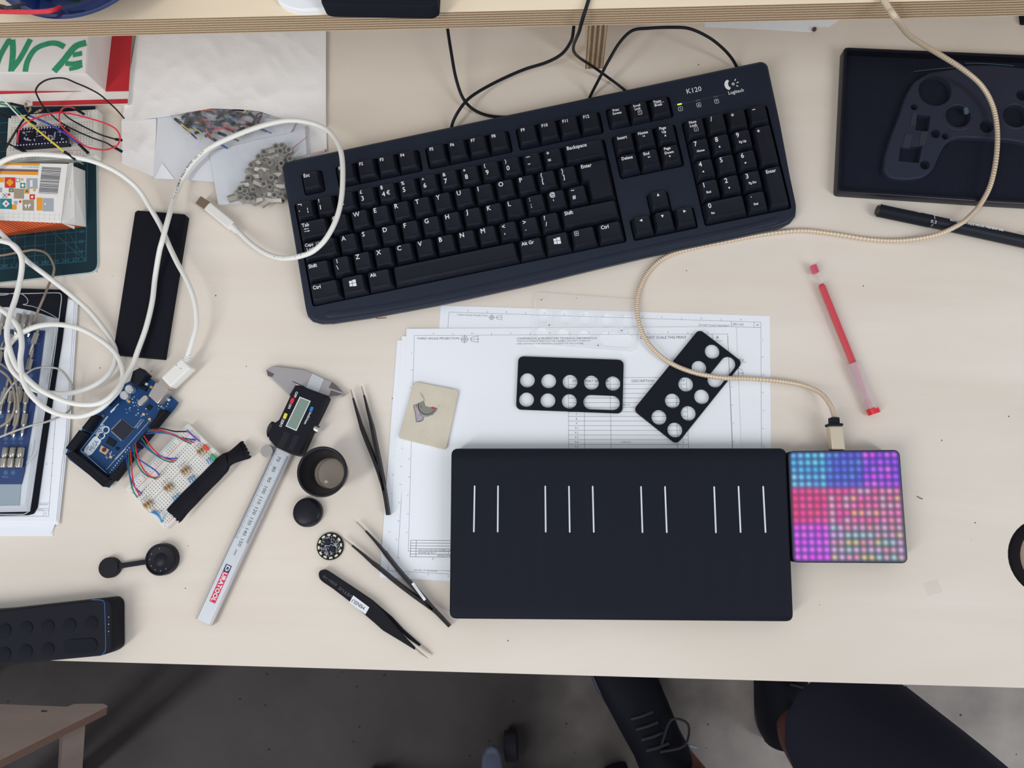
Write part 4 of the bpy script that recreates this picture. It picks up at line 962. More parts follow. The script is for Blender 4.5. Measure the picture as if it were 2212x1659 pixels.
for i in range(1, 27): p = g2(i, 0.26); mb.text(str(280 - 10 * i), 5.0, p[0], p[1], z, gl, ang=mang)
for j in range(1, 14): p = g2(0.5, j); mb.text(str(10 * j), 4.6, p[0], p[1], z, gl, ang=mang)
mb.build('grid_print', mat)

# ------------------------------------------------------------------ large white box with a hand-lettered card
c0 = W(100, 140, 0)
bx = thing('cardboard_box', 'white cardboard box with red bands and green lettering under the shelf', 'box', (c0[0], c0[1], 0))
wbx = M('box_white', (226, 222, 218), 0.75, var=0.03, vscale=30); rbx = M('box_red', (186, 30, 44), 0.55, var=0.08, vscale=25)
def quad(mb, bot, top, zb, zt_, m): mb.hexa([W(*p, zb) for p in bot], [W(*p, zt_) for p in top], m)
mb = MB(); quad(mb, [(-200, 236), (277, 229), (290, 30), (-200, 30)], [(-200, 234), (276.5, 226), (289, 30), (-200, 30)], 0 + 0.01, 9, wbx); mb.build('tray', bx)
mb = MB(); mb.face(pp([(228, 198), (278, 197), (287, 60), (243, 60)], 9.1), 9.1, rbx); mb.build('red_band', bx)
mb = MB(); mb.face(pp([(-200, 205), (0, 203.5), (180, 197.5), (0, 192), (-200, 189)], 9.1), 9.15, rbx); mb.build('red_band', bx)
mb = MB(); mb.face(pp([(70, 219), (276, 213.5), (276, 223.5), (70, 229)], 9.2), 9.2, rbx); mb.build('red_band', bx)
mb = MB(); quad(mb, [(-200, 196), (228, 197), (246, 40), (-200, 40)], [(-200, 160), (187, 159), (197, 30), (-200, 30)], 9.2, 40, wbx); mb.build('lid', bx)
mb = MB(); mb.prism(pp([(-180, 156), (184, 158.5), (193, 30), (-180, 30)], 40.6), 40.05, 40.6, M('card_white', (236, 236, 236), 0.8)); mb.build('card', bx)
# brushed green capitals N C E
gm = M('green_paint', (50, 152, 112), 0.7, var=0.12, vscale=220)
mb = MB(); zc = 40.75
def stroke(mb, pts, wpx):
    P = smooth([(*p, 0) for p in pts], 5); P = [W(p[0], p[1], zc) for p in P]; w = wpx * (DCAM - zc) / FPX
    L_, R_ = [], []
    for i, p in enumerate(P):
        a = P[max(0, i - 1)]; b = P[min(len(P) - 1, i + 1)]; d = Vector((b[0] - a[0], b[1] - a[1])); d = d.normalized() if d.length else Vector((1, 0)); n = Vector((-d.y, d.x)) * w / 2
        L_.append((p[0] + n.x, p[1] + n.y)); R_.append((p[0] - n.x, p[1] - n.y))
    n_ = len(L_); stroke.k = getattr(stroke, 'k', 0) + 1; zz = zc + 0.02 * (stroke.k % 6)
    mb.add([(x, y, zz) for x, y in L_ + R_], [(n_ + i, n_ + i + 1, i + 1, i) for i in range(n_ - 1)], gm)
c1 = lambda l: cv(0, 0, 3.949, l)
stroke(mb, c1([(-40, 600), (0, 480), (60, 370), (90, 330)]), 14); stroke(mb, c1([(105, 340), (110, 450), (95, 610)]), 15); stroke(mb, c1([(95, 600), (170, 500), (260, 335)]), 14)
stroke(mb, c1([(215, 612), (235, 520), (300, 420), (400, 375), (480, 370), (550, 400)]), 14)
stroke(mb, c1([(460, 610), (540, 520), (640, 400), (735, 365)]), 17); stroke(mb, c1([(560, 540), (620, 545), (700, 530)]), 13); stroke(mb, c1([(590, 590), (660, 575), (700, 555)]), 11); stroke(mb, c1([(620, 470), (700, 455)]), 13)
mb.build('lettering', bx)

# ------------------------------------------------------------------ tissue envelope
tissue = M('tissue_paper', (240, 240, 241), 0.85, spec=0.2, bump=0.25, bscale=260)
def sheet_patch(name, top, bot, zf, m, label, cat, thick=0.35, nu=60, nv=40, parent=None):
    """ruled, softly crumpled sheet between two traced edges (photo pixels)"""
    def resamp(pts, n):
        P = [np.array(p, float) for p in pts]; L = [0]
        for a, b in zip(P, P[1:]): L.append(L[-1] + np.linalg.norm(b - a))
        out = []
        for i in range(n + 1):
            t = L[-1] * i / n; k = max(0, min(len(P) - 2, next((j for j in range(len(L) - 1) if L[j + 1] >= t - 1e-9), len(P) - 2)))
            f = (t - L[k]) / max(1e-9, L[k + 1] - L[k]); out.append(P[k] * (1 - f) + P[k + 1] * f)
        return out
    A_, B_ = resamp(top, nu), resamp(bot, nu); vs = []
    for j in range(nv + 1):
        for i in range(nu + 1):
            p = A_[i] * (1 - j / nv) + B_[i] * (j / nv); z = zf(i / nu, j / nv, p[0], p[1]); vs.append(W(p[0], p[1], z))
    n1 = len(vs); vs2 = vs + [(x, y, z - thick) for x, y, z in vs]; w = nu + 1
    fs = [(j * w + i, (j + 1) * w + i, (j + 1) * w + i + 1, j * w + i + 1) for j in range(nv) for i in range(nu)]
    fs += [tuple(n1 + k for k in reversed(f)) for f in fs]
    for i in range(nu): fs += [(i, i + 1, n1 + i + 1, n1 + i), (nv * w + i + 1, nv * w + i, n1 + nv * w + i, n1 + nv * w + i + 1)]
    for j in range(nv): fs += [((j + 1) * w, j * w, n1 + j * w, n1 + (j + 1) * w), (j * w + nu, (j + 1) * w + nu, n1 + (j + 1) * w + nu, n1 + j * w + nu)]
    mb = MB(); mb.add(vs2, fs, m); o = mb.build(name, parent, smooth_angle=50)
    return o
def crumple(s1, a1, seed=0, s2=0.0, a2=0.0):
    def f(x, y):
        v = 1 - abs(noise.noise(Vector((x * s1, y * s1, seed)))) * 2.2
        w = 1 - abs(noise.noise(Vector((x * s1 * 2.3 + 9, y * s1 * 2.3, seed + 4)))) * 2.2
        return a1 * v + a1 * 0.4 * w
    return f
cr1 = crumple(0.011, 1.5, 1); cr2 = crumple(0.016, 0.9, 5)
ed = lambda t: max(0, min(1, t))
c0 = W(480, 250, 0)
env = thing('envelope', 'crumpled white tissue envelope holding parts bags, under the shelf', 'envelope', (c0[0], c0[1], 0))
o = sheet_patch('back_layer', [(268, 200), (400, 200), (560, 200), (703, 200)], [(262, 352), (335, 384), (460, 390), (560, 360), (640, 345), (706, 326)],
                lambda u, v, x, y: 1.0 + 0.5 * max(0, cr2(x, y)) + 0.3, tissue, None, None, parent=env)
top_edge = [(302, 30), (440, 30), (560, 30), (704, 30)]
bot_edge = [(263, 262), (310, 257), (368, 250), (420, 240), (456, 234), (520, 236), (560, 240), (600, 253), (650, 262), (704, 272)]
o = sheet_patch('front_layer', top_edge, bot_edge, lambda u, v, x, y: 3.2 + 8.5 * (math.sin(PI * ed(u * 1.0)) ** 0.7) * (0.35 + 0.65 * ed(v)) * (1.0 if v < 0.97 else 1.02) + cr1(x, y) * (0.5 + 0.5 * math.sin(PI * ed(u))), tissue, None, None, nu=90, nv=60, parent=env)
sc = sheet_patch('torn_flap', [(262, 262), (300, 258), (338, 256)], [(264, 350), (300, 368), (334, 382)], lambda u, v, x, y: 3.0 + 0.6 * max(0, cr2(x, y)), tissue, None, None, nu=20, nv=20, parent=env)
inner = sheet_patch('inner_sheet', [(340, 252), (480, 244), (640, 262)], [(332, 386), (400, 388), (462, 393), (560, 372), (600, 340)], lambda u, v, x, y: 4.2 + 0.35 * max(0, cr2(x * 0.6, y * 0.6)), M('parcel_sheet', (220, 224, 232), 0.7), None, None, nu=30, nv=30, parent=env)
mb = MB(); mb.prism(pp([(350, 352), (377, 387), (333, 385)], 5.5), 4.9, 5.3, PAPER); mb.build('folded_corner', env)
mb = MB(); z = 3.2; mb.line(W(668, 333, z)[:2], W(703, 325, z)[:2], 0.5, z, M('pink_line', (222, 110, 150), 0.7)); mb.line(W(703, 322, z)[:2], W(704, 328, z)[:2], 0.9, z, rbx); mb.build('pink_print', env)

# ------------------------------------------------------------------ bag of jumper wires in the envelope mouth
film = clear('bag_film', (252, 253, 254), 0.015, 0.06, (240, 242, 245))
c0 = W(470, 280, 5)
bagj = thing('plastic_bag', 'clear plastic bag of jumper wires sticking out of the envelope mouth', 'bag', (c0[0], c0[1], 5.5))
crf = crumple(0.03, 1.6, 9)
sheet_patch('film', [(372, 246), (450, 236), (560, 242), (650, 262)], [(412, 324), (470, 316), (560, 300), (668, 282)], lambda u, v, x, y: 12.5 + crf(x, y), film, None, None, 0.1, 60, 40, parent=bagj)
jc = [(26, 28, 38), (26, 28, 38), (26, 28, 38), (206, 48, 62), (40, 88, 168), (206, 188, 60), (120, 84, 150), (214, 92, 60)]
random.seed(21)
jn = 0
inset_r = [(385, 262), (400, 250), (430, 246), (455, 242), (490, 243), (520, 246), (545, 250), (470, 268), (440, 270), (415, 275), (500, 262), (520, 280), (480, 290), (450, 290), (430, 285), (540, 268), (395, 270), (560, 258), (460, 300), (505, 250), (475, 252), (410, 262), (535, 285), (430, 258), (550, 275), (490, 278)]
random.seed(77)
for _x in range(22):
    inset_r.append((random.uniform(395, 550), random.uniform(240, 275)))
labs = {3: 'red', 4: 'blue', 5: 'yellow', 6: 'purple', 7: 'orange'}
for k, (x, y) in enumerate(inset_r):
    an = math.radians(random.choice([25, 40, 60, -30, -50, 10, -20]) + random.uniform(-10, 10)); ci = random.randrange(len(jc)); colr = jc[ci]
    z = 8.6 + random.uniform(-0.4, 2.0); dx, dy = math.cos(an), -math.sin(an)
    m_ = M('jw_%d_%d_%d' % colr, colr, 0.45)
    a = W(x, y, z); jw = thing('jumper_wire', 'jumper wire with a black plug inside the clear bag at the envelope mouth', 'jumper wire', a, 'jumper wires in the clear bag')
    mb = MB(); mb.tube([W(x - 9 * dx, y - 9 * dy, z), W(x + 9 * dx, y + 9 * dy, z)], 1.5, BLK, 6); mb.build('plug', jw)
    mb = MB(); mb.tube(smooth([W(x + 9 * dx, y + 9 * dy, z), W(x + 24 * dx - 3, y + 20 * dy, z + 0.4), W(x + 38 * dx, y + 30 * dy + 4, z)], 4), 0.75, m_, 6); mb.build('lead', jw)
    mb = MB(); mb.tube([W(x - 9 * dx, y - 9 * dy, z), W(x - 21 * dx, y - 21 * dy, z)], 0.3, CHROME, 5); mb.build('pin', jw)

# ------------------------------------------------------------------ bag of hexagonal standoffs
c0 = W(560, 370, 5)
bagh = thing('plastic_bag', 'clear bag with a pink stripe full of hexagonal metal standoffs', 'bag', (c0[0], c0[1], 0.1))
mb = MB(); hbp = [(458, 335), (560, 308), (622, 296), (640, 290), (662, 276), (667, 340), (620, 352), (612, 436), (560, 440), (477, 448)]
mb.prism(rnd(pp(hbp, 0.6), 2), 0.1, 0.5, M('bag_back', (216, 220, 228), 0.5), 0); mb.v = [(x, y, z + 5.9) for x, y, z in mb.v]; mb.build('back_panel', bagh)
sheet_patch('film', [(460, 333), (560, 308), (622, 296), (664, 276)], [(478, 446), (560, 438), (612, 430), (668, 338)], lambda u, v, x, y: 15.2 + 0.8 * crf(x * 0.8, y * 0.8), film, None, None, 0.1, 50, 40, parent=bagh)
mb = MB(); z = 7.0; mb.line(W(632, 320, z)[:2], W(645, 310, z)[:2], 0.7, z, M('pink_stripe', (224, 60, 110), 0.6)); mb.line(W(645, 310, z)[:2], W(665, 294, z)[:2], 0.6, z, MATS['pink_stripe']); mb.line(W(668, 276, z)[:2], W(667, 340, z)[:2], 0.5, z, M('seam_grey', (196, 198, 206), 0.6)); mb.build('pink_stripe', bagh)
st = M('standoff_metal', (158, 152, 143), 0.45, metal=0.6)
proto = lthing('standoff', 'small hexagonal metal standoff lying in the clear bag', 'standoff', (0, 0, 0), (0, 0, 0), 'hexagonal metal standoffs in the clear bag')
mb = MB(); R = 3.5; r_ = 1.9
hexo = [(R * math.cos(PI / 3 * k + PI / 6), R * math.sin(PI / 3 * k + PI / 6)) for k in range(6)]
mb.prism(hexo, -4.4, 4.4, st, 0.25, holes=[circ(0, 0, r_, 10)], botbev=0.25); sb_ = mb.build('hex_body', proto, flat=True)
poly = [(500, 430), (520, 408), (535, 372), (556, 345), (585, 322), (615, 314), (632, 318), (634, 345), (612, 352), (612, 432), (570, 440)]
def inside(x, y, P):
    c = False
    for i in range(len(P)):
        (x1, y1), (x2, y2) = P[i - 1], P[i]
        if (y1 > y) != (y2 > y) and x < (x2 - x1) * (y - y1) / (y2 - y1) + x1: c = not c
    return c
pts = []; random.seed(5)
for t in range(9000):
    x, y = random.uniform(495, 640), random.uniform(310, 442)
    if inside(x, y, poly) and all((x - a) ** 2 + (y - b) ** 2 > 128 for a, b in pts): pts.append((x, y))
first = True
for k, (x, y) in enumerate(pts):
    stand = random.random() < 0.42; z = 10.6 if stand else 9.6 + random.uniform(0, 0.8)
    loc = W(x, y, z); rot = (random.uniform(-0.25, 0.25), random.uniform(-0.25, 0.25), random.uniform(0, PI)) if stand else (PI / 2 + random.uniform(-0.15, 0.15), 0, random.uniform(0, PI))
    if first: proto.location = (loc[0] / 1000, loc[1] / 1000, (loc[2] + TOP) / 1000); proto.rotation_euler = rot; first = False
    else: dup(proto, loc, rot)

# ------------------------------------------------------------------ breadboards
bbw = M('breadboard_white', (222, 222, 216), 0.5); dot = M('contact_hole', (56, 58, 66), 0.8); bred = M('rail_red', (222, 84, 110), 0.6); bblu = M('rail_blue', (92, 176, 196), 0.6)
def breadboard(name, label, p00, p10, p01, z0, z1, nrow=30, numbers=True):
    """p00,p10 ends of one long side, p01 other end of the short side (photo pixels at the top face)"""
    a, b, c = Vector(W(*p00, z1)[:2]), Vector(W(*p10, z1)[:2]), Vector(W(*p01, z1)[:2])
    L_ = (b - a).length; ux = (b - a).normalized(); uy = Vector((-ux.y, ux.x)); Hh = (c - a).dot(uy); 
    if Hh < 0: uy = -uy; Hh = -Hh
    P = lambda x, y: tuple(a + ux * x + uy * y)
    c0 = P(L_ / 2, Hh / 2); t = thing(name, label, 'breadboard', (c0[0], c0[1], z0))
    mb = MB(); mb.prism(rnd([P(0, 0), P(L_, 0), P(L_, Hh), P(0, Hh)], 1.6), z0, z1, bbw, 0.5); mb.build('board', t)
    z = z1 + 0.05; mb = MB(); s = Hh / 54.0; p = (L_ - 6) / nrow
    for y, m in ((1.6, bblu), (8.4, bred), (Hh / s - 8.4, bblu), (Hh / s - 1.6, bred)): mb.line(P(5, y * s), P(L_ - 5, y * s), 0.45, z, m)
    mb.face([P(2, Hh / 2 - 1.1), P(L_ - 2, Hh / 2 - 1.1), P(L_ - 2, Hh / 2 + 1.1), P(2, Hh / 2 + 1.1)], z, M('gutter', (196, 196, 192), 0.7))
    mb.build('rail_lines', t)
    mb = MB()
    def d(x, y): q = P(x, y); mb.face(circ(q[0], q[1], 0.46, 6), z, dot)
    for i in range(nrow):
        x = 3 + p * (i + 0.5)
        for k in range(5): d(x, (14.2 + 2.4 * k) * s); d(x, Hh - (14.2 + 2.4 * k) * s)
        if i % 6 != 5:
            for y in (3.8, 6.2): d(x, y * s); d(x, Hh - y * s)
    mb.build('contact_holes', t)
    mb = MB(); an = math.atan2(ux.y, ux.x)
    for y, ch, m in ((1.8, '-', bblu), (8.0, '+', bred), (Hh / s - 8, '-', bblu), (Hh / s - 1.8, '+', bred)):
        for x in (2.0, L_ - 2.0): q = P(x, y * s); mb.text(ch, 3.4, q[0], q[1], z, m, ang=an)
    for k, ch in enumerate('abcde'): q = P(1.8, (14.2 + 2.4 * k) * s); mb.text(ch, 1.6, q[0], q[1], z, INK, ang=an - PI / 2)
    mb.build('rail_marks', t)
    return t, P, L_, Hh

b1, P1, L1, H1 = breadboard('breadboard', 'white breadboard on the green cutting mat carrying a dark blue board', (12, 352), (207, 337.5), (10.5, 251), mz + 0.05, 12)
# dark blue driver board
c0 = W(90, 295, 12)
pb = thing('circuit_board', 'dark navy circuit board plugged into the upper breadboard', 'circuit board', (c0[0], c0[1], 12.1))
navyb = M('pcb_navy', (22, 26, 52), 0.4, spec=0.3)
mb = MB(); mb.prism(pp([(36, 277), (143, 271), (147, 309), (34, 317)], 22), 20, 21.6, navyb); mb.build('board', pb)
mb = MB()
for (a, b) in (((40, 279.5), (140, 273.5)), ((38, 314), (143, 306.5))):
    p0, p1_ = W(*a, 20), W(*b, 20); v = Vector((p1_[0] - p0[0], p1_[1] - p0[1])).normalized(); n = Vector((-v.y, v.x)) * 1.2
    mb.prism([(p0[0] + n.x, p0[1] + n.y), (p1_[0] + n.x, p1_[1] + n.y), (p1_[0] - n.x, p1_[1] - n.y), (p0[0] - n.x, p0[1] - n.y)], 12.1, 20, BLK)
mb.build('pin_strip', pb)
mb = MB(); wd = M('solder_white', (214, 218, 224), 0.5); z = 21.7
for i in range(17):
    t = i / 16
    for (a, b) in (((40, 279.5), (140, 273.5)), ((38, 314), (143, 306.5))):
        q = W(a[0] + (b[0] - a[0]) * t, a[1] + (b[1] - a[1]) * t, z); mb.face(circ(q[0], q[1], 0.75, 6), z, wd)
random.seed(8)
for k in range(46):
    x, y = random.uniform(40, 140), random.uniform(284, 303); q = W(x, y, z); w_, h_ = random.choice([(0.3, 1.2), (1.3, 0.3), (0.7, 0.5), (0.4, 0.4)]); mb.face([(q[0] - w_, q[1] - h_), (q[0] + w_, q[1] - h_), (q[0] + w_, q[1] + h_), (q[0] - w_, q[1] + h_)], z, wd)
mb.ptext('Pololu', (116.5, 301), (118.5, 285), 5, z, wd); mb.ptext('A-Star', (79, 292), (81, 277), 5, z, wd); mb.build('print', pb)
mb = MB(); mb.prism(pp([(58, 286), (76, 285), (76.5, 296), (59, 297)], 22.8), 21.7, 22.8, BLK); mb.build('chip', pb)

# ------------------------------------------------------------------ loose jumper wires over the upper breadboard
JB = M('jumper_black', (24, 25, 34), 0.45, spec=0.25); JR = M('jumper_red', (214, 38, 66), 0.4); JY = M('jumper_yellow', (222, 208, 60), 0.4); JU = M('jumper_blue', (50, 70, 176), 0.4); JG = M('jumper_green', (22, 120, 88), 0.4); JW = M('jumper_white', (216, 226, 230), 0.4); JP = M('jumper_purple', (110, 72, 190), 0.4)
c7 = lambda l: cv(0, 180, 7.9, l)
def jumper(label, pts, zs, m, r=0.62, plugs=(), pins=(), group='loose jumper wires at the upper breadboard'):
    if not isinstance(zs, (list, tuple)): zs = [zs] * len(pts)
    P = [W(p[0], p[1], z) for p, z in zip(pts, zs)]; t = thing('jumper_wire', label, 'jumper wire', P[0], group)
    mb = MB(); mb.tube(smooth(P, 7), r, m, 8); mb.build('lead', t)
    for a, b, z0, z1 in plugs: mb = MB(); mb.tube([W(*a, z0), W(*b, z1)], 1.35, BLK, 4 if False else 8); mb.build('plug', t)
    for a, b, z0, z1 in pins: mb = MB(); mb.tube([W(*a, z0), W(*b, z1)], 0.33, CHROME, 6); mb.build('pin', t)
    return t
jumper('black jumper wire in a tall loop over the white box', c7([(860, 440), (740, 395), (680, 300), (615, 160), (620, 90), (680, 10), (800, -60), (960, -90), (1120, -80), (1300, -5), (1500, 80), (1700, 190), (1850, 320), (1980, 440), (2120, 600)]), [15, 24, 34, 44, 50, 55, 58, 60, 60, 56, 50, 42, 34, 26, 16], JB, 0.75)
jumper('black jumper wire crossing the breadboard to the envelope, lower of two', c7([(800, 440), (900, 560), (1070, 690), (1300, 810), (1550, 920), (1800, 1010), (1930, 1085)]), [22, 30, 33, 33, 31, 28, 24], JB, 0.75, plugs=[(c7([(1930, 1080)])[0], c7([(2090, 1170)])[0], 24, 19)])
jumper('black jumper wire crossing the breadboard to the envelope, upper of two', c7([(1050, 480), (1200, 610), (1450, 750), (1700, 870), (1970, 955)]), [22, 30, 32, 29, 24], JB, 0.75, plugs=[(c7([(1970, 955)])[0], c7([(2085, 970)])[0], 24, 20)])
jumper('red jumper wire in a wide double loop right of the breadboard', c7([(330, 1080), (300, 950), (345, 770), (450, 670), (600, 600), (850, 520), (1050, 500), (1300, 540), (1700, 650), (1950, 760), (2045, 900), (2020, 1030), (1930, 1100), (1760, 1135), (1500, 1090), (1350, 1000), (1200, 880), (1060, 740), (1010, 600), (1030, 490), (1080, 420), (1180, 400), (1280, 430)]), [16, 26, 30, 33, 35, 37, 38, 38, 36, 32, 28, 26, 24, 24, 27, 30, 34, 37, 40, 40, 36, 30, 24], JR, 0.75, plugs=[(c7([(1280, 430)])[0], c7([(1430, 525)])[0], 24, 14)])
jumper('yellow jumper wire running down across the dark blue board', c7([(365, 545), (600, 760), (850, 970), (1100, 1170)]), [28, 40, 42, 40], JY, 0.9, plugs=[(c7([(1100, 1170)])[0], c7([(1290, 1300)])[0], 40, 38)], pins=[(c7([(1290, 1300)])[0], c7([(1420, 1385)])[0], 38, 36)])
jumper('blue jumper wire running down beside the yellow one', c7([(490, 550), (700, 630), (900, 730), (1150, 880), (1350, 1040)]), [26, 30, 31, 30, 28], JU, 0.9, plugs=[(c7([(1350, 1040)])[0], c7([(1510, 1195)])[0], 28, 26)], pins=[(c7([(1510, 1195)])[0], c7([(1630, 1310)])[0], 26, 22)])
jumper('white jumper wire entering at the left edge above the breadboard', c7([(-60, 160), (0, 215), (190, 420), (385, 620)]), [40, 38, 30, 24], JW, 0.7)
jumper('green jumper wire, upper of the pair at the left edge', c7([(-60, 310), (0, 320), (120, 335), (250, 430), (365, 530)]), [32, 30, 28, 24, 20], JG, 0.7)
jumper('green jumper wire, lower of the pair at the left edge', c7([(-60, 345), (0, 352), (110, 375), (200, 420)]), [26, 24, 22, 18], JG, 0.7)
jumper('black jumper wire slanting down to the left edge of the mat', c7([(560, 465), (420, 600), (250, 850), (80, 1140)]), [24, 30, 28, 20], JB, 0.9, plugs=[(c7([(430, 590)])[0], c7([(620, 700)])[0], 24, 18)])
jumper('black jumper wire plugged in below the dark blue board', c7([(-60, 960), (90, 1010), (260, 1085)]), [16, 20, 20], JB, 0.75, plugs=[(c7([(255, 1085)])[0], c7([(470, 1190)])[0], 20, 16)])
jumper('black jumper plug beside the green wires, uppermost', c7([(120, 330), (180, 342), (230, 350)]), [22, 24, 24], JB, 0.7, plugs=[(c7([(180, 345)])[0], c7([(400, 395)])[0], 25, 22)])
jumper('black jumper plug at the left edge beside the breadboard corner', c7([(-80, 440), (-40, 465), (0, 500)]), [16, 17, 17], JB, 0.9, plugs=[(c7([(-20, 490)])[0], c7([(175, 575)])[0], 17, 17)])
jumper('black jumper plugs bunched at the top rail of the breadboard', c7([(700, 420), (760, 430), (800, 440)]), [15, 17, 18], JB, 0.7, plugs=[(c7([(800, 430)])[0], c7([(1040, 480)])[0], 18, 15), (c7([(780, 470)])[0], c7([(700, 490)])[0], 17, 14), (c7([(900, 420)])[0], c7([(1040, 440)])[0], 18, 16)])
# resistors
rb = M('resistor_tan', (208, 178, 138), 0.45); rbn = M('resistor_band', (122, 66, 40), 0.5); rbk = M('resistor_dark', (44, 36, 40), 0.5)
def resistor(label, group, p0, p1_, z, lead=5, legs=True, s=1.0):
    a, b = Vector(W(*p0, z)), Vector(W(*p1_, z)); d = (b - a).normalized(); L_ = (b - a).length; c = (a + b) / 2
    t = thing('resistor', label, 'resistor', tuple(c), group)
    mb = MB(); n = 11; P = [a + d * (L_ * i / (n - 1)) for i in range(n)]; R = [0.5, 1.12, 1.18, 1.05, 1.0, 1.0, 1.0, 1.05, 1.18, 1.12, 0.5]
    mb.tube([tuple(p) for p in P], [q * s for q in R], rb, 10); mb.build('body', t, smooth_angle=70)
    for k, (f, m) in enumerate(((0.2, rbn), (0.38, rbk), (0.55, rbn), (0.78, M('resistor_gold', (190, 150, 70), 0.3, metal=0.5)))):
        mb = MB(); mb.tube([tuple(a + d * L_ * (f - 0.035)), tuple(a + d * L_ * (f + 0.035))], 1.22 * s, m, 10, caps=False); mb.build('band', t)
    if legs:
        for q, sg in ((a, -1), (b, 1)):
            mb = MB(); e = q + d * sg * lead; mb.tube(smooth([tuple(q), tuple(q + d * sg * lead * 0.6 + Vector((0, 0, 0.2))), tuple(e + Vector((0, 0, -z + 12.2 if z > 12.2 and z < 30 else -1)))], 3), 0.28, CHROME, 5); mb.build('leg', t)
    return t
for k, (a, b) in enumerate((((450, 330), (440, 400)), ((520, 420), (510, 490)), ((620, 495), (700, 455)), ((225, 355), (255, 405)))):
    resistor('small tan resistor standing at the top edge of the upper breadboard', 'resistors at the upper breadboard', c7([a])[0], c7([b])[0], 18, 3.5)

# ------------------------------------------------------------------ small printed box with orange stripes
zb = 28.0
def boxpt(p): return W(*p, zb)
tb = [(-60, 351), (146, 354), (131.5, 482), (-60, 473)]; bb_ = [(-20, 376), (184, 369), (186, 490), (-60, 518)]
c0 = W(90, 430, mz + .1)
gb = thing('small_box', 'small white carton with a barcode and coloured mosaic squares on the mat', 'carton', (c0[0], c0[1], mz + 0.1))
cw = M('carton_white', (232, 232, 230), 0.5); orr = M('carton_orange', (228, 110, 40), 0.55)
def stripes():
    m = bpy.data.materials.new('carton_stripes'); m.use_nodes = True; nt = m.node_tree; b = nt.nodes['Principled BSDF']; b.inputs['Roughness'].default_value = 0.55
    tc = nt.nodes.new('ShaderNodeTexCoord'); sp = nt.nodes.new('ShaderNodeSeparateXYZ'); nt.links.new(tc.outputs['Object'], sp.inputs[0])
    a = nt.nodes.new('ShaderNodeMath'); a.operation = 'MULTIPLY_ADD'; a.inputs[1].default_value = 1.1; nt.links.new(sp.outputs[2], a.inputs[0]); nt.links.new(sp.outputs[0], a.inputs[2])
    f = nt.nodes.new('ShaderNodeMath'); f.operation = 'MULTIPLY'; f.inputs[1].default_value = 2 * PI / 0.0046; nt.links.new(a.outputs[0], f.inputs[0])
    s = nt.nodes.new('ShaderNodeMath'); s.operation = 'SINE'; nt.links.new(f.outputs[0], s.inputs[0]); g_ = nt.nodes.new('ShaderNodeMath'); g_.operation = 'GREATER_THAN'; g_.inputs[1].default_value = 0.1; nt.links.new(s.outputs[0], g_.inputs[0])
    mx = nt.nodes.new('ShaderNodeMixRGB'); mx.inputs[1].default_value = (*lin((222, 104, 40)), 1); mx.inputs[2].default_value = (*lin((150, 42, 30)), 1); nt.links.new(g_.outputs[0], mx.inputs[0]); nt.links.new(mx.outputs[0], b.inputs['Base Color']); return m
stm = stripes()
B_ = [W(*p, mz + 0.1) for p in bb_]; T_ = [W(*p, zb) for p in tb]
order = [3, 2, 1, 0]
mb = MB(); mb.hexa([B_[i] for i in order], [T_[i] for i in order], cw); o = mb.build('carton', gb, flat=True)
o.data.materials.append(stm); o.data.polygons[2].material_index = 1
mb = MB(); f1 = [W(147, 353, zb), W(158, 351.5, zb), W(176, 366, 20), W(176.5, 455, 20), W(160, 495, 6), W(133, 481, zb)]
fl_ = [W(148, 353, zb + 0.2), W(158, 351, zb + 0.2), W(162, 474, 17), W(160, 495, 8), W(133, 482, zb + 0.2)]
mb.add([(x, y, z) for x, y, z in fl_] + [(x, y, z - 0.4) for x, y, z in fl_], [(4, 3, 2, 1, 0), (5, 6, 7, 8, 9)] + [(i, (i + 1) % 5, 5 + (i + 1) % 5, 5 + i) for i in range(5)], cw); mb.build('end_flap', gb)
z = zb + 0.06
cb = lambda l: pp(cv(0, 320, 3.949, l), z)
mb = MB(); yl = M('print_amber', (230, 158, 40), 0.6); tl = M('print_teal', (30, 130, 142), 0.6); rd = M('print_red', (206, 52, 42), 0.6); gr = M('print_grey', (164, 172, 182), 0.6); bw = M('print_taupe', (160, 148, 128), 0.6); pk = M('print_pink', (216, 60, 90), 0.6); pu = M('print_mauve', (120, 96, 112), 0.6)
mb.face(cb([(-120, 118), (338, 132), (336, 150), (-120, 138)]), z, yl)
mb.face(cb([(-120, 172), (328, 182), (326, 203), (-120, 193)]), z, pu); mb.face(cb([(-120, 193), (326, 203), (324, 230), (-120, 220)]), z, yl)
for x0, y0, x1, y1, m in ((-60, 248, 35, 290, yl), (40, 248, 132, 338, rd), (135, 255, 172, 290, bw), (178, 258, 200, 275, yl), (172, 296, 216, 340, tl), (225, 256, 320, 345, gr), (75, 342, 116, 376, tl), (-40, 335, 18, 376, gr), (118, 345, 205, 430, bw), (207, 345, 252, 388, yl), (283, 348, 304, 368, yl), (20, 385, 62, 425, gr), (66, 386, 88, 406, pk), (252, 393, 298, 438, rd),
                          (0, 430, 100, 518, tl), (118, 450, 150, 478, gr), (96, 480, 142, 524, yl), (192, 440, 290, 532, bw), (312, 422, 362, 532, yl), (364, 426, 458, 538, gr), (-100, 430, -6, 500, yl)):
    k = 0.02; mb.face(cb([(x0, y0), (x1, y0 + k * (x1 - x0)), (x1, y1 + k * (x1 - x0)), (x0, y1)]), z, m)
z2 = z + 0.03
def dia(x, y, r, m, zz=z2): mb.face(pp(cv(0, 320, 3.949, [(x - r, y), (x, y - r), (x + r, y), (x, y + r)]), zz), zz, m)
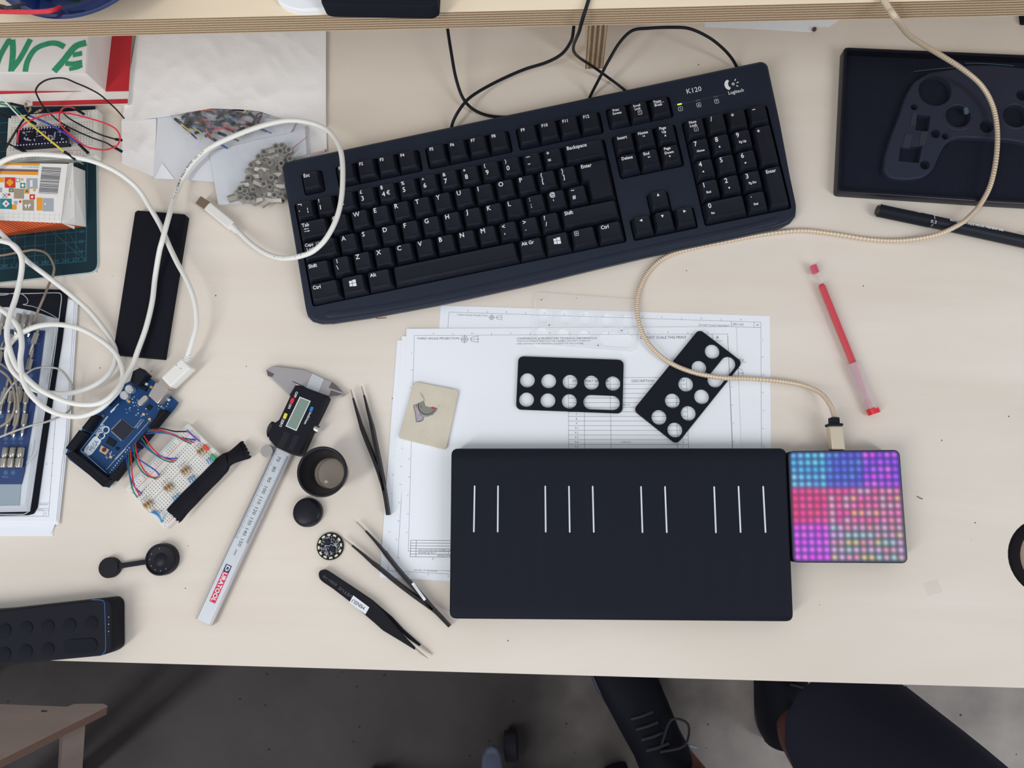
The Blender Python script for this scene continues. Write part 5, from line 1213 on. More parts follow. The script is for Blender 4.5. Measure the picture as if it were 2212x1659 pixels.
dia(84, 293, 34, yl); dia(153, 272, 16, cw); dia(194, 318, 17, cw); dia(50, 474, 32, cw); dia(172, 456, 15, pk)
mb.face(pp(cv(0, 320, 3.949, [(256, 272), (278, 272), (278, 330), (256, 330)]), z2), z2, cw); mb.face(pp(cv(0, 320, 3.949, [(88, 352), (106, 352), (106, 368), (88, 368)]), z2), z2, yl); mb.face(pp(cv(0, 320, 3.949, [(218, 356), (240, 356), (240, 378), (218, 378)]), z2), z2, tl)
for p, r, m in (((274, 416), 12, cw), ((52, 474), 11, pk), ((385, 476), 9, cw)): q = W(*cv(0, 320, 3.949, [p])[0], z2 + .03); mb.face(circ(q[0], q[1], r / 3.949 / 2.5, 14), z2 + 0.03, m)
mb.pline(pp(cv(0, 320, 3.949, [(215, 482), (232, 508), (258, 478)]), z2), 2.2, z2, cw)
mb.pline(pp(cv(0, 320, 3.949, [(40, 388), (40, 420)]), z2), 1.2, z2, cw); mb.pline(pp(cv(0, 320, 3.949, [(22, 404), (58, 404)]), z2), 1.2, z2, cw)
for i in range(14): x = -60 + i * 44; mb.line(W(*cv(0, 320, 3.949, [(x, 540)])[0], z)[:2], W(*cv(0, 320, 3.949, [(x - 3, 600 + (x > 0) * 25)])[0], z)[:2], 0.12, z, gr)
for y in (560, 592): mb.line(W(*cv(0, 320, 3.949, [(-60, y - 8)])[0], z)[:2], W(*cv(0, 320, 3.949, [(520, y + 14)])[0], z)[:2], 0.12, z, gr)
mb.ptext('GENUINO.CC', (84.5, 361.5), (47, 360), 4.6, z, tl)
mb.build('mosaic_print', gb)
mb = MB(); random.seed(12); y = 160
while y < 388:
    t_ = (y - 160) / 230; w = random.choice([2, 3, 4, 6, 7]); xl = 358 - 30 * t_; xr = 522 - 32 * t_
    mb.face(cb([(xl, y), (xr, y + 8), (xr, y + 8 + w), (xl, y + w)]), z, INKD); y += w + random.choice([3, 4, 5])
mb.build('barcode', gb)
zf_ = lambda t: 27.5 - 20 * t
mb = MB(); s0, s1 = W(150, 395, 26.4), W(157, 452, 22)
mb.tube(smooth([W(148, 440, 24.6), W(152, 420, 25.3), W(150, 402, 26.9), W(155, 395, 26)], 3), 0.15, M('pencil_pink', (206, 150, 150), 0.8), 5); mb.build('scribble', gb)

# ------------------------------------------------------------------ flat black bar
c0 = W(323, 615, 0)
mb = MB(); mb.prism(rnd(pp(cv(0, 320, 3.949, [(1150, 548), (1172, 530), (1575, 563), (1588, 580)]) + cv(0, 600, 3.949, [(1390, 692), (966, 655), (963, 640)]), 6.5), 0.8), 0, 6.5, M('bar_black', (20, 22, 31), 0.6, spec=0.12), 0.5)
tag(mb.build('black_bar'), 'long flat black bar with clipped corners, crossed by the white cable', 'bar')

# ------------------------------------------------------------------ paper stack under the bit set
for k, (pts, lab) in enumerate([
    ([(-80, 620), (120, 632), (156, 645), (117, 1135), (114, 1158), (-80, 1158)], 'lowest white sheet of the left stack, longest toward the front'),
    ([(-80, 622), (120, 634), (160, 648), (120, 1128), (110, 1154), (-80, 1153)], 'second white sheet of the left stack, just above the lowest'),
    ([(-80, 624), (120, 634), (168, 651), (149, 949), (143, 983), (127, 1133), (-80, 1133)], 'white sheet of the left stack sticking out farthest to the right'),
    ([(-80, 626), (120, 636), (164, 650), (145, 950), (139, 985), (124, 1130), (-80, 1130)], 'white sheet second from the top of the left stack'),
    ([(-80, 628), (120, 638), (160, 650), (141, 950), (133, 1000), (121, 1126), (-80, 1124)], 'topmost printed drawing sheet of the left stack, under the bit set')]):
    z0 = 0.1 + 0.9 * k; c0 = W(60, 900, z0); t = thing('paper_sheet', lab, 'paper', (c0[0], c0[1], z0), 'sheets of the left paper stack')
    mb = MB(); mb.prism(rnd(pp(pts, z0 + .6), 0.6, 2), z0, z0 + 0.65, PAPER); mb.build('sheet', t)
    if k == 4:
        mb = MB(); z = z0 + 0.7; c5 = lambda l: cv(0, 900, 5.53, l)
        mb.line(W(*c5([(665, 0)])[0], z)[:2], W(*c5([(580, 1190)])[0], z)[:2], 0.3, z, INK); mb.line(W(*c5([(580, 1190)])[0], z)[:2], W(*c5([(-300, 1190)])[0], z)[:2], 0.3, z, INK)
        for q in ([(455, 1030), (590, 1030)], [(455, 1098), (586, 1098)], [(440, 1122), (584, 1122)], [(525, 1122), (520, 1188)], [(636, 210), (655, 210)], [(618, 380), (640, 380)], [(616, 555), (638, 555)], [(605, 705), (625, 705)], [(597, 870), (615, 870)]): mb.line(W(*c5([q[0]])[0], z)[:2], W(*c5([q[1]])[0], z)[:2], 0.25, z, INK)
        mb.ptext('C', c5([(550, 565)])[0], c5([(568, 562)])[0], 4, z, INK); mb.ptext('A', c5([(540, 1155)])[0], c5([(558, 1155)])[0], 4, z, INK); mb.ptext('DRAWING', c5([(470, 1050)])[0], c5([(572, 1050)])[0], 3, z, INK); mb.ptext('SIZE', c5([(455, 1112)])[0], c5([(520, 1112)])[0], 2, z, INK)
        mb.build('print', t)

# ------------------------------------------------------------------ driver bit set in a clear blister
z0 = 4.6; c0 = W(40, 870, z0)
bs_ = thing('bit_set', 'set of driver bits in a clear blister pack on black card', 'bit set', (c0[0], c0[1], z0))
mb = MB(); mb.prism(rnd(pp([(-90, 619), (136, 626), (146, 638), (133, 740), (111, 880), (95, 990), (80, 1097), (72, 1110), (60, 1113), (-90, 1116)], 5.6), 1), z0 + 0.05, z0 + 1.2, BLKM); mb.build('backing_card', bs_)
mb = MB(); mb.prism(pp([(-90, 663), (30, 664), (70, 672), (127, 690), (116, 760), (98, 880), (82, 990), (65, 1105), (-90, 1108)], 6), z0 + 1.3, z0 + 1.9, M('insert_white', (232, 236, 242), 0.7)); mb.build('paper_insert', bs_)
blu = M('insert_blue', (32, 62, 118), 0.5, var=0.15, vscale=60)
mb = MB(); mb.prism(pp([(-90, 708), (96, 714), (88, 780), (74, 880), (60, 965), (52, 1019), (45, 1046), (-90, 1046)], 8), z0 + 2, z0 + 3.2, blu)
for i, (y, xs) in enumerate([(734, (63, 80)), (768, (70,)), (812, (66,)), (899, (3, 20, 38, 54)), (947, (12, 29, 45)), (1021, (12, 28))]):
    for x in xs:
        q = W(x, y, 8); mb.ring(q[0], q[1], 1.7, 0.35, z0 + 3.3, M('ring_print', (110, 160, 206), 0.6), 14); mb.face(circ(q[0], q[1], 0.7, 8), z0 + 3.3, MATS['ring_print'])
for x, t in ((12, '10'), (29, '11'), (45, '12')): q = W(x, 957, 8); mb.text(t, 2.6, q[0], q[1], z0 + 3.3, MATS['ring_print'])
mb.ptext('T8', (60, 741), (67, 742), 4, z0 + 3.3, MATS['ring_print']); mb.ptext('T9', (78, 742), (85, 743), 4, z0 + 3.3, MATS['ring_print']); mb.ptext('C4', (70, 777), (77, 778), 4, z0 + 3.3, MATS['ring_print']); mb.ptext('ML2', (5, 1030), (18, 1030), 4, z0 + 3.3, MATS['ring_print']); mb.build('blue_insert', bs_)
mb = MB(); mb.prism(pp([(-90, 1046), (44, 1046), (40, 1092), (-90, 1094)], 8), z0 + 2, z0 + 2.6, M('insert_silver', (170, 186, 196), 0.35, metal=0.3)); mb.build('silver_panel', bs_)
bl = clear('blister', (252, 253, 254), 0.03, 0.04, (70, 76, 86))
mb = MB(); zz_ = z0 + 15
ob = pp([(-90, 632), (118, 632), (131, 634), (133, 645), (118, 760), (94, 900), (78, 1010), (62, 1108), (-90, 1110)], z0 + 1.5); ib = pp([(-90, 680), (20, 682), (70, 690), (104, 705), (96, 780), (80, 900), (66, 1000), (54, 1090), (-90, 1092)], zz_)
n_ = len(ob); mb.add([(x, y, z0 + 1.6) for x, y in ob] + [(x, y, zz_) for x, y in ib], [(i, (i + 1) % n_, n_ + (i + 1) % n_, n_ + i) for i in range(n_)] + [tuple(n_ + i for i in range(n_))], bl); mb.build('blister', bs_, smooth_angle=20)
rim = M('blister_gleam', (206, 214, 224), 0.12, metal=0.3)  # highlights along the blister's edges and folds, painted as pale tubes
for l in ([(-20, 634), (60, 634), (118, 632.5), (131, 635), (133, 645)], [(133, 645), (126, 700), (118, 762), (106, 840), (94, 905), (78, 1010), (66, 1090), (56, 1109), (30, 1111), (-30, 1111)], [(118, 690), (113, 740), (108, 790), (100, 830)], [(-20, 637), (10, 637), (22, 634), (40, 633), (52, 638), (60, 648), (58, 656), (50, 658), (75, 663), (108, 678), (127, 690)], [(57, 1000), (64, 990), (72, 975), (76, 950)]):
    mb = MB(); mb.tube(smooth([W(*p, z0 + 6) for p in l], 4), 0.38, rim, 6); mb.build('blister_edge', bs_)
bitm = M('bit_steel', (186, 180, 170), 0.25, metal=0.85)
proto = lthing('driver_bit', 'short steel driver bit lying in the clear blister pack', 'driver bit', (0, 0, 0), (0, 0, 0), 'driver bits in the blister pack')
mb = MB(); hx = [(2.6 * math.cos(PI / 3 * k), 2.6 * math.sin(PI / 3 * k)) for k in range(6)]
mb.tube([(0, -10, 0), (0, 0, 0)], 2.5, bitm, 6); mb.tube([(0, 0, 0), (0, 1.5, 0), (0, 8, 0)], [2.5, 1.4, 1.3], bitm, 10); mb.tube([(0, 8, 0), (0, 11, 0)], [1.3, 0.5], bitm, 4); mb.build('shaft', proto, flat=True)
spots = [(37, 700, 0), (53, 702, 0), (66, 703, 0), (84, 704, 0), (5, 700, 0), (72, 742, -0.12), (66, 776, 0), (14, 838, 0), (44, 836, 0), (5, 870, 0.05), (22, 868, 0.05), (40, 868, 0), (55, 870, 0.1), (16, 917, 0.0), (33, 919, 0.05), (51, 917, 0.05), (2, 760, 0), (20, 745, 0)]
firstb = True
for (x, y, an) in spots:
    loc = W(x, y, z0 + 6.0); rot = (0, 0, PI - 0.13 + an) if y < 760 or y > 860 else (0, 0, -0.13 + an)
    if firstb: proto.location = (loc[0] / 1000, loc[1] / 1000, (loc[2] + TOP) / 1000); proto.rotation_euler = rot; firstb = False
    else: dup(proto, loc, rot)
p3 = lthing('nut_driver', 'thick steel nut driver bit in the lower row of the blister pack', 'driver bit', (0, 0, 0), (0, 0, 0), 'thick nut drivers in the blister pack')
mb = MB(); mb.lathe([(0, -9), (3.0, -9), (3.2, -8), (3.2, -1), (2.4, 0), (2.9, 1), (2.9, 8), (2.2, 9), (0, 9)], 0, 0, bitm, 20); mb.v = [(x, z, y) for x, y, z in mb.v]; mb.build('shaft', p3)
for k, x in enumerate((10, 26, 43)):
    loc = W(x, 988, z0 + 6.8); rot = (0, 0, -0.06)
    if k == 0: p3.location = (loc[0] / 1000, loc[1] / 1000, (loc[2] + TOP) / 1000); p3.rotation_euler = rot
    else: dup(p3, loc, rot)

# ------------------------------------------------------------------ thin metallic cords
cordm = M('metallic_cord', (160, 150, 136), 0.35, metal=0.6, bump=0.8, bscale=1500); clr = M('silver_cord', (176, 174, 168), 0.3, metal=0.5, bump=0.5, bscale=1200)
wire('cord', [(-40, 552, 12), (0, 552, 12), (30, 547, 12), (52, 543, 13), (76, 540, 14), (101, 548, 14), (116, 573, 13), (115, 593, 12), (106, 614, 14), (94, 644, 20), (81, 674, 22), (73, 695, 22)], 1.15, cordm, 'twisted brown grey metallic cord curling off the cutting mat', 'cord')
wire('cord', [(-40, 962, 22), (0, 944, 24), (38, 929, 25), (75, 917, 25), (101, 911, 23), (137, 896, 17), (154, 879, 12), (158, 843, 10), (149, 820, 14), (132, 800, 20), (106, 793, 24), (76, 796, 24), (56, 808, 24), (33, 825, 25), (15, 848, 25), (0, 873, 24), (-40, 905, 22)], 0.95, clr, 'thin silvery cord looping over the paper stack edge', 'cord')
wire('cord', [(-40, 780, 24), (0, 800, 25), (20, 818, 25), (31, 850, 25), (32, 880, 25), (22, 905, 25), (0, 922, 24), (-40, 940, 22)], 1.2, cordm, 'grey metallic cord bulging over the blister at the left edge', 'cord')
wire('cord', [(-40, 760, 23), (0, 785, 24), (25, 805, 26), (35, 830, 26), (40, 870, 26), (38, 905, 25), (25, 940, 24)], 1.0, cordm, 'grey metallic cord hanging straight down over the blister', 'cord')
wire('cord', [(-40, 745, 24), (0, 752, 25), (10, 752, 25), (14, 740, 24)], 1.0, clr, 'short silvery cord end at the left edge on the blister', 'cord')

# ------------------------------------------------------------------ white USB cable
wu = W(300, 640, 0)
usb = thing('usb_cable', 'long white printed cable coiled on the left, looping over the keyboard', 'cable', (wu[0], wu[1], 0))
zz = 26
path = [(403, 772, 14), (408, 760, 15), (417, 730, 17), (424, 700, 18), (421, 655, 20), (406, 610, 21), (384, 570, 19), (365, 530, 16), (348, 490, 14), (322, 445, 16), (300, 410, 20), (270, 383, 26), (235, 362, 32), (190, 345, 36), (140, 337, 38), (80, 333, 38), (35, 337, 37), (0, 352, 36), (-25, 375, 36), (-45, 420, 36), (-35, 465, 36), (0, 502, 34), (35, 538, 30), (60, 565, 28), (101, 596, 24), (152, 636, 16), (190, 669, 12), (220, 705, 10), (240, 735, 9), (250, 760, 8), (248, 785, 9), (235, 808, 12), (215, 826, 14), (185, 841, 15), (152, 849, 18), (109, 849, 23), (71, 840, 25), (46, 820, 26), (25, 797, 27), (15, 768, 28), (22, 742, 30), (48, 719, 32), (84, 704, 30), (127, 701, 24), (175, 711, 18), (215, 733, 15), (245, 758, 14), (261, 785, 15), (266, 812, 18), (259, 838, 21), (240, 862, 22), (212, 886, 22), (177, 899, 22), (142, 898, 24), (106, 886, 28), (78, 865, 31), (58, 840, 33), (48, 812, 34), (44, 777, 34), (47, 742, 34), (40, 708, 34), (15, 678, 34), (-15, 655, 34), (-50, 610, 34), (-50, 560, 36), (-25, 520, 38), (0, 520, 40), (30, 530, 40), (46, 555, 38), (46, 590, 35), (35, 640, 34), (22, 680, 36), (15, 715, 37), (19, 747, 36), (33, 787, 34), (56, 815, 33), (82, 838, 32), (114, 856, 30), (152, 870, 28), (190, 874, 28), (222, 868, 29), (250, 845, 27), (283, 795, 16), (298, 757, 13), (316, 706, 12), (329, 651, 12), (335, 600, 12), (344, 545, 18), (352, 515, 22), (364, 470, 22), (376, 430, 16), (392, 390, 12), (418, 350, 16), (455, 318, 20), (520, 288, 25), (580, 268, 29), (630, 260, 31), (680, 268, 33), (715, 288, 36), (737, 330, 42), (740, 400, 44), (731, 460, 44), (708, 510, 43), (680, 540, 39), (650, 553, 34), (615, 558, 26), (580, 550, 18), (545, 528, 12), (515, 500, 9), (505, 490, 8)]
mb = MB(); P_ = smooth([W(*p) for p in path], 6); mb.tube(P_, 2.35, WCAB, 12); mb.build('cord', usb, smooth_angle=80)
mb = MB(); seg(mb, (515, 500), (497, 484), (3.0, 3.6), WCAB, 14, 7); 
for k in range(4): seg(mb, (511 - 4 * k, 496 - 3.6 * k), (509.5 - 4 * k, 494.6 - 3.6 * k), 3.9, WCAB, 14, 7)
mb.build('boot', usb)
mb = MB()
def obox(mb, a, b, w, z0, z1, m, bev=0.8, r=1.2):
    """bar between two traced points, width w mm"""
    A_, B2 = Vector(W(*a, z1)[:2]), Vector(W(*b, z1)[:2]); d = (B2 - A_).normalized(); n = Vector((-d.y, d.x)) * w / 2
    mb.prism(rnd([tuple(A_ + n), tuple(A_ - n), tuple(B2 - n), tuple(B2 + n)], r, 3), z0, z1, m, bev, botbev=min(bev, (z1 - z0) * .3))
obox(mb, (499, 486), (446, 443), 9.0, 3, 11, WCAB, 1.4, 1.6); mb.build('plug_housing', usb)
mb = MB(); obox(mb, (449, 445), (427.5, 431), 8.6, 4.5, 9.2, M('plug_steel', (150, 136, 120), 0.35, metal=0.7), 0.3, 0.4); mb.build('plug_shell', usb)
mb = MB(); obox(mb, (357, 826), (402, 783), 13.0, 5, 17.5, WCAB, 1.6, 1.6); o = mb.build('plug_housing', usb)
mb = MB()
for a in ((381, 788.5), (390.5, 796)): q = W(*a, 17.6); mb.face(circ(q[0], q[1], 0.45, 8), 17.6, INKD)
mb.build('housing_mark', usb)
mb = MB(); seg(mb, (396, 790), (407, 768), (4.0, 2.9), WCAB, 14, 13)
for k in range(4): seg(mb, (399 + 2.6 * k, 784 - 4.6 * k), (400 + 2.6 * k, 782.2 - 4.6 * k), 4.4 - 0.25 * k, WCAB, 14, 13)
mb.build('boot', usb)
mb = MB(); obox(mb, (350, 836), (360, 823), 11, 6, 16, M('plug_chrome', (196, 186, 176), 0.2, metal=0.85), 0.4, 0.5); mb.build('plug_shell', usb)
# lettering along the cord, one letter at a time
def along(mb, txt, pxs, zoff, h, m):
    P = smooth([W(*p) for p in pxs], 12); L = [0]
    for a, b in zip(P, P[1:]): L.append(L[-1] + math.dist(a[:2], b[:2]))
    for k, ch in enumerate(txt):
        t = L[-1] * (k + 0.5) / len(txt); j = max(0, next((i for i in range(len(L) - 1) if L[i + 1] >= t), len(L) - 2)); a, b = P[j], P[j + 1]
        f = (t - L[j]) / max(1e-6, L[j + 1] - L[j])
        if ch != ' ': mb.text(ch, h, a[0] + (b[0] - a[0]) * f, a[1] + (b[1] - a[1]) * f, a[2] + zoff, m, ang=math.atan2(b[1] - a[1], b[0] - a[0]), bold=0.06)
mb = MB(); along(mb, 'USB 2.0 CABLE FULLY RATED 80C 30V', [(376, 434, 16), (384, 412, 13.5), (392, 390, 12), (404, 368, 14), (418, 350, 16), (442, 328, 18.7)], 2.45, 2.6, INKD)
along(mb, 'USB 2.0 CABLE FULLY RATED', [(572, 548, 16), (600, 557, 22.5), (628, 558, 29), (650, 553, 34), (672, 544, 37.5)], 2.45, 2.2, INKD); mb.build('print', usb)

# ------------------------------------------------------------------ microcontroller board
c4 = lambda l: cv(120, 780, 4.366, l)
c0 = W(262, 935, 0)
mg = thing('microcontroller_board', 'long blue microcontroller board with black headers, wired to the breadboard', 'circuit board', (c0[0], c0[1], 0))
pcb = M('pcb_blue', (14, 62, 112), 0.4, spec=0.3, var=0.06, vscale=80); slk = M('silk_white', (206, 218, 226), 0.6); zP = 5.2
def P4(l, z): return pp(c4(l), z)
mb = MB(); mb.prism(P4([(852, 130), (945, 205), (1000, 250), (1155, 390), (1125, 440), (500, 1195), (440, 1170), (130, 930), (95, 872), (250, 640), (545, 268), (700, 190)], zP), 3.6, zP, pcb, 0.15); mb.build('board', mg)
def blk(name, l, z0, z1, m=BLK, bev=0.25, lab=None):
    mb = MB(); mb.prism(P4(l, z1), z0, z1, m, bev); o = mb.build(name, mg)
    if lab: o['label'] = lab
    return o
blk('power_jack', [(728, 92), (790, 62), (858, 125), (775, 225), (735, 222), (700, 190)], zP, zP + 10, BLK, 0.8)
blk('usb_socket', [(945, 200), (1068, 272), (962, 402), (872, 325)], zP, zP + 10.5, M('socket_steel', (178, 172, 168), 0.3, metal=0.55), 0.5, 'plain steel usb socket')
HD = M('header_black', (20, 22, 31), 0.6, spec=0.12)
def header(l, n, two=False):
    mb = MB(); z1 = zP + 8.3; mb.prism(P4(l, z1), zP, z1, HD, 0.2)
    a, b, c, d = [Vector(W(*c4([p])[0], z1)[:2]) for p in l]
    hole = M('socket_hole', (10, 10, 14), 0.8)
    for i in range(n):
        t = (i + 0.5) / n
        for s_ in ((0.28, 0.72) if two else (0.5,)):
            p = (a.lerp(b, t)).lerp(d.lerp(c, t), s_); u = (b - a).normalized() * 0.55; v = Vector((-u.y, u.x)); mb.face([tuple(p - u - v), tuple(p + u - v), tuple(p + u + v), tuple(p - u + v)], z1 + 0.04, hole)
    mb.build('pin_header', mg)
header([(545, 270), (437, 395), (470, 415), (570, 290)], 6); header([(350, 500), (245, 632), (300, 660), (395, 520)], 8); header([(222, 650), (92, 822), (165, 852), (290, 680)], 8)
header([(90, 878), (445, 1186), (522, 1122), (162, 845)], 18, True)
header([(500, 1100), (700, 858), (740, 880), (545, 1130)], 8); header([(735, 800), (860, 650), (900, 675), (775, 825)], 8); header([(870, 620), (1010, 455), (1045, 480), (905, 650)], 10)
def cyl(name, c, r, z0, h, m, top=None):
    q = W(*c4([c])[0], z0 + h); mb = MB(); mb.lathe([(0, 0), (r, 0), (r, h - 0.4), (r - 0.4, h), (0, h)], q[0], q[1], m, 24, z0)
    if top: mb.lathe([(0, 0), (r * 0.72, 0)], q[0], q[1], top, 20, z0 + h + 0.04)
    mb.build(name, mg)
cyl('capacitor', (690, 262), 4.0, zP, 5.5, M('cap_silver', (196, 200, 206), 0.3, metal=0.6), M('cap_face', (222, 224, 228), 0.4)); cyl('capacitor', (642, 320), 4.0, zP, 5.5, MATS['cap_silver'], MATS['cap_face'])
a, b = W(*c4([(842, 348)])[0], zP + 3.5), W(*c4([(796, 392)])[0], zP + 3.5); mb = MB(); mb.prism(slot(a[0], a[1], b[0], b[1], 2.6), zP, zP + 3.5, M('crystal_can', (190, 186, 182), 0.28, metal=0.6), 0.5); mb.build('crystal', mg)
blk('main_chip', [(625, 550), (733, 640), (632, 750), (524, 655)], zP, zP + 1.4, M('chip_dark', (40, 44, 56), 0.5, spec=0.2), 0.15)
mb = MB(); z = zP + 0.35; A_, B2, C2, D2 = [Vector(p) for p in P4([(625, 540), (744, 640), (630, 762), (514, 655)], z)]
lg = M('chip_legs', (176, 182, 188), 0.35, metal=0.5)
for s0, s1 in ((A_, B2), (B2, C2), (C2, D2), (D2, A_)):
    for i in range(22):
        p = s0.lerp(s1, 0.08 + 0.84 * i / 21); n = ((A_ + C2) / 2 - p).normalized(); mb.line(tuple(p - n * 0.3), tuple(p + n * 1.6), 0.3, z, lg)
mb.build('chip_legs', mg)
blk('voltage_regulator', [(800, 215), (865, 250), (845, 285), (785, 250)], zP, zP + 1.8, BLK); blk('regulator_tab', [(845, 195), (872, 212), (858, 232), (830, 215)], zP, zP + 1.2, slk)
blk('chip', [(880, 405), (912, 430), (880, 465), (846, 435)], zP, zP + 1.1, BLK); blk('chip', [(500, 715), (572, 760), (540, 810), (470, 770)], zP, zP + 1.2, BLK); blk('chip', [(570, 808), (600, 820), (580, 842), (565, 832)], zP, zP + 1.2, BLK)
blk('icsp_header', [(985, 455), (1045, 500), (1000, 560), (940, 540)], zP, zP + 5, HD)
blk('reset_button', [(430, 793), (503, 835), (470, 885), (410, 850)], zP, zP + 1.5, M('button_tan', (198, 160, 128), 0.5), 0.2); cyl('button_cap', (455, 836), 2.0, zP + 1.5, 0.8, M('button_brown', (64, 34, 30), 0.4))
mb = MB(); z = zP + 0.05; random.seed(31)
L4 = lambda p, q, w=0.3: mb.line(W(*c4([p])[0], z)[:2], W(*c4([q])[0], z)[:2], w, z, slk)
L4((235, 838), (495, 520), 0.35); L4((590, 410), (545, 470), 0.35); L4((880, 570), (478, 1025), 0.35); L4((235, 838), (495, 1070), 0.35)
for a, b, n in (((330, 655), (440, 520), 8), ((195, 835), (308, 690), 8), ((510, 1045), (625, 895), 8), ((655, 855), (690, 815), 3)):
    for i in range(n):
        t = i / (n - 1) if n > 1 else 0; x, y = a[0] + (b[0] - a[0]) * t, a[1] + (b[1] - a[1]) * t; L4((x, y), (x + 9, y + 6), 0.9); 
for i in range(18):
    t = i / 17; x, y = 205 + 290 * t, 880 + 235 * t; L4((x, y), (x + 6, y + 5), 0.9); L4((x - 10, y - 6), (x - 5, y - 1), 0.6)
for cx_, cy_, r in ((474, 650, 1.4), (432, 702, 1.4)):
    q = W(*c4([(cx_, cy_)])[0], z); mb.ring(q[0], q[1], r + 1.6, 1.2, z, slk, 24)
a, b = W(*c4([(385, 752)])[0], z), W(*c4([(313, 845)])[0], z); mb.face(slot(a[0], a[1], b[0], b[1], 4.4, 8), z, slk); mb.ptext('MEGA', c4([(330, 845)])[0], c4([(392, 752)])[0], 11, z + 0.05, pcb); mb.ptext('2560', c4([(285, 838)])[0], c4([(312, 800)])[0], 6, z, slk)
mb.ptext('ARDUINO', c4([(382, 700)])[0], c4([(455, 600)])[0], 7.5, z, slk, bold=0.08)
mb.ptext('MADE IN ITALY', c4([(742, 632)])[0], c4([(812, 545)])[0], 3, z, slk); mb.ptext('ARDUINO.CC', c4([(765, 635)])[0], c4([(832, 552)])[0], 3, z, slk)
for l in ([(515, 475), (590, 400), (600, 405), (522, 492)], [(485, 520), (495, 528), (430, 610), (420, 602)], [(655, 820), (663, 828), (570, 930), (560, 922)], [(245, 842), (305, 890), (298, 900), (238, 852)]): mb.face(P4(l, z), z, slk)
for k in range(60):
    x, y = random.choice([(random.gauss(830, 60), random.gauss(480, 50)), (random.gauss(720, 50), random.gauss(400, 60)), (random.gauss(1000, 30), random.gauss(400, 30)), (random.gauss(500, 20), random.gauss(880, 20))])
    if 420 < x < 1060 and 330 < y < 930 and abs((y - 130) - (x - 852) * 0.86) > 0 and y > (x - 945) * 0.9 + 215: L4((x, y), (x + random.choice([4, 7]), y + random.choice([4, 6, -6])), random.choice([0.5, 0.9, 1.3]))
mb.build('silkscreen', mg)
for (x, y), m in (((828, 502), rb), ((886, 548), rb), ((902, 245), M('tantalum', (206, 160, 70), 0.4)), ((445, 515), M('brown_part', (120, 92, 84), 0.5)), ((518, 905), rb), ((1065, 365), slk), ((690, 382), MATS['tantalum'] if 'tantalum' in MATS else rb)):
    q = W(*c4([(x, y)])[0], zP + 1); mb = MB(); mb.prism(rnd([(q[0] - 1.6, q[1] - 0.6), (q[0] + 0.8, q[1] - 1.5), (q[0] + 1.6, q[1] + 0.6), (q[0] - 0.8, q[1] + 1.5)], 0.2), zP, zP + 1, m, 0.1); mb.build('component', mg)

# ------------------------------------------------------------------ lower breadboard with resistors
b2, P2, L2, H2 = breadboard('breadboard', 'white breadboard wired to the blue board, half under black tape', (270, 1055.5), (406, 913.5), (351, 1148), 0.1, 9.2)
G2 = 'wires from the blue board to the lower breadboard'
zS2, zE2 = 14.5, 10
def w3(lab, l, m):
    n = len(l); pts = c4(l); zs = [13.8] + [18 + 3 * math.sin(PI * i / (n - 1)) for i in range(1, n - 1)] + [9.6]
    jumper(lab, pts, zs, m, 0.62, group=G2)
w3('black wire, uppermost of the fan from the blue board to the lower breadboard', [(888, 640), (950, 632), (1030, 642), (1120, 662), (1230, 665)], JB)
w3('red wire of the uppermost fan between blue board and breadboard', [(888, 645), (1000, 655), (1120, 695), (1220, 740), (1305, 768)], JR)
w3('green wire of the uppermost fan between blue board and breadboard', [(868, 662), (980, 665), (1100, 695), (1200, 745), (1275, 780)], JG)
w3('blue wire of the uppermost fan between blue board and breadboard', [(860, 682), (960, 677), (1080, 690), (1200, 725), (1320, 745)], JU)
w3('red wire of the second fan down between blue board and breadboard', [(835, 705), (895, 800), (960, 870), (1040, 920), (1135, 940)], JR)
w3('green wire of the second fan down between blue board and breadboard', [(815, 730), (870, 810), (950, 890), (1040, 940), (1112, 955)], JG)
w3('blue wire of the second fan down between blue board and breadboard', [(802, 770), (870, 830), (950, 885), (1060, 915), (1150, 918)], JU)
w3('blue wire of the third fan down, crossing in front of the green one', [(712, 870), (790, 930), (880, 990), (940, 1030), (980, 1075)], JU)
w3('red wire of the third fan down between blue board and breadboard', [(755, 775), (762, 850), (800, 970), (860, 1060), (920, 1095), (975, 1095)], JR)
w3('green wire of the third fan down between blue board and breadboard', [(740, 800), (752, 920), (800, 1020), (860, 1080), (950, 1112)], JG)
w3('blue wire of the lowest fan between blue board and breadboard', [(670, 900), (685, 1020), (710, 1110), (750, 1190), (812, 1250)], JU)
w3('red wire of the lowest fan between blue board and breadboard', [(706, 845), (714, 950), (725, 1090), (750, 1190), (796, 1268)], JR)
w3('green wire of the lowest fan between blue board and breadboard', [(690, 870), (694, 1000), (704, 1110), (732, 1220), (770, 1284)], JG)
jumper('short purple wire at the top corner of the lower breadboard', c4([(1240, 655), (1270, 680), (1320, 725), (1358, 757)]), [9.6, 11.5, 11.5, 9.6], JP, 0.7, group=G2)
jumper('short light blue wire at the bottom corner of the lower breadboard', c4([(905, 1425), (950, 1445), (985, 1480), (1003, 1520)]), [9.6, 13, 13, 9.6], M('jumper_sky', (60, 142, 204), 0.4), 0.7, group=G2)
jumper('second short light blue wire at the bottom corner of the lower breadboard', c4([(925, 1412), (960, 1435), (985, 1470), (998, 1512)]), [9.6, 14, 14, 9.6], MATS['jumper_sky'], 0.7, group=G2)
nm = ['nearest the top corner', 'second group from the top', 'third group from the top', 'nearest the bottom corner']
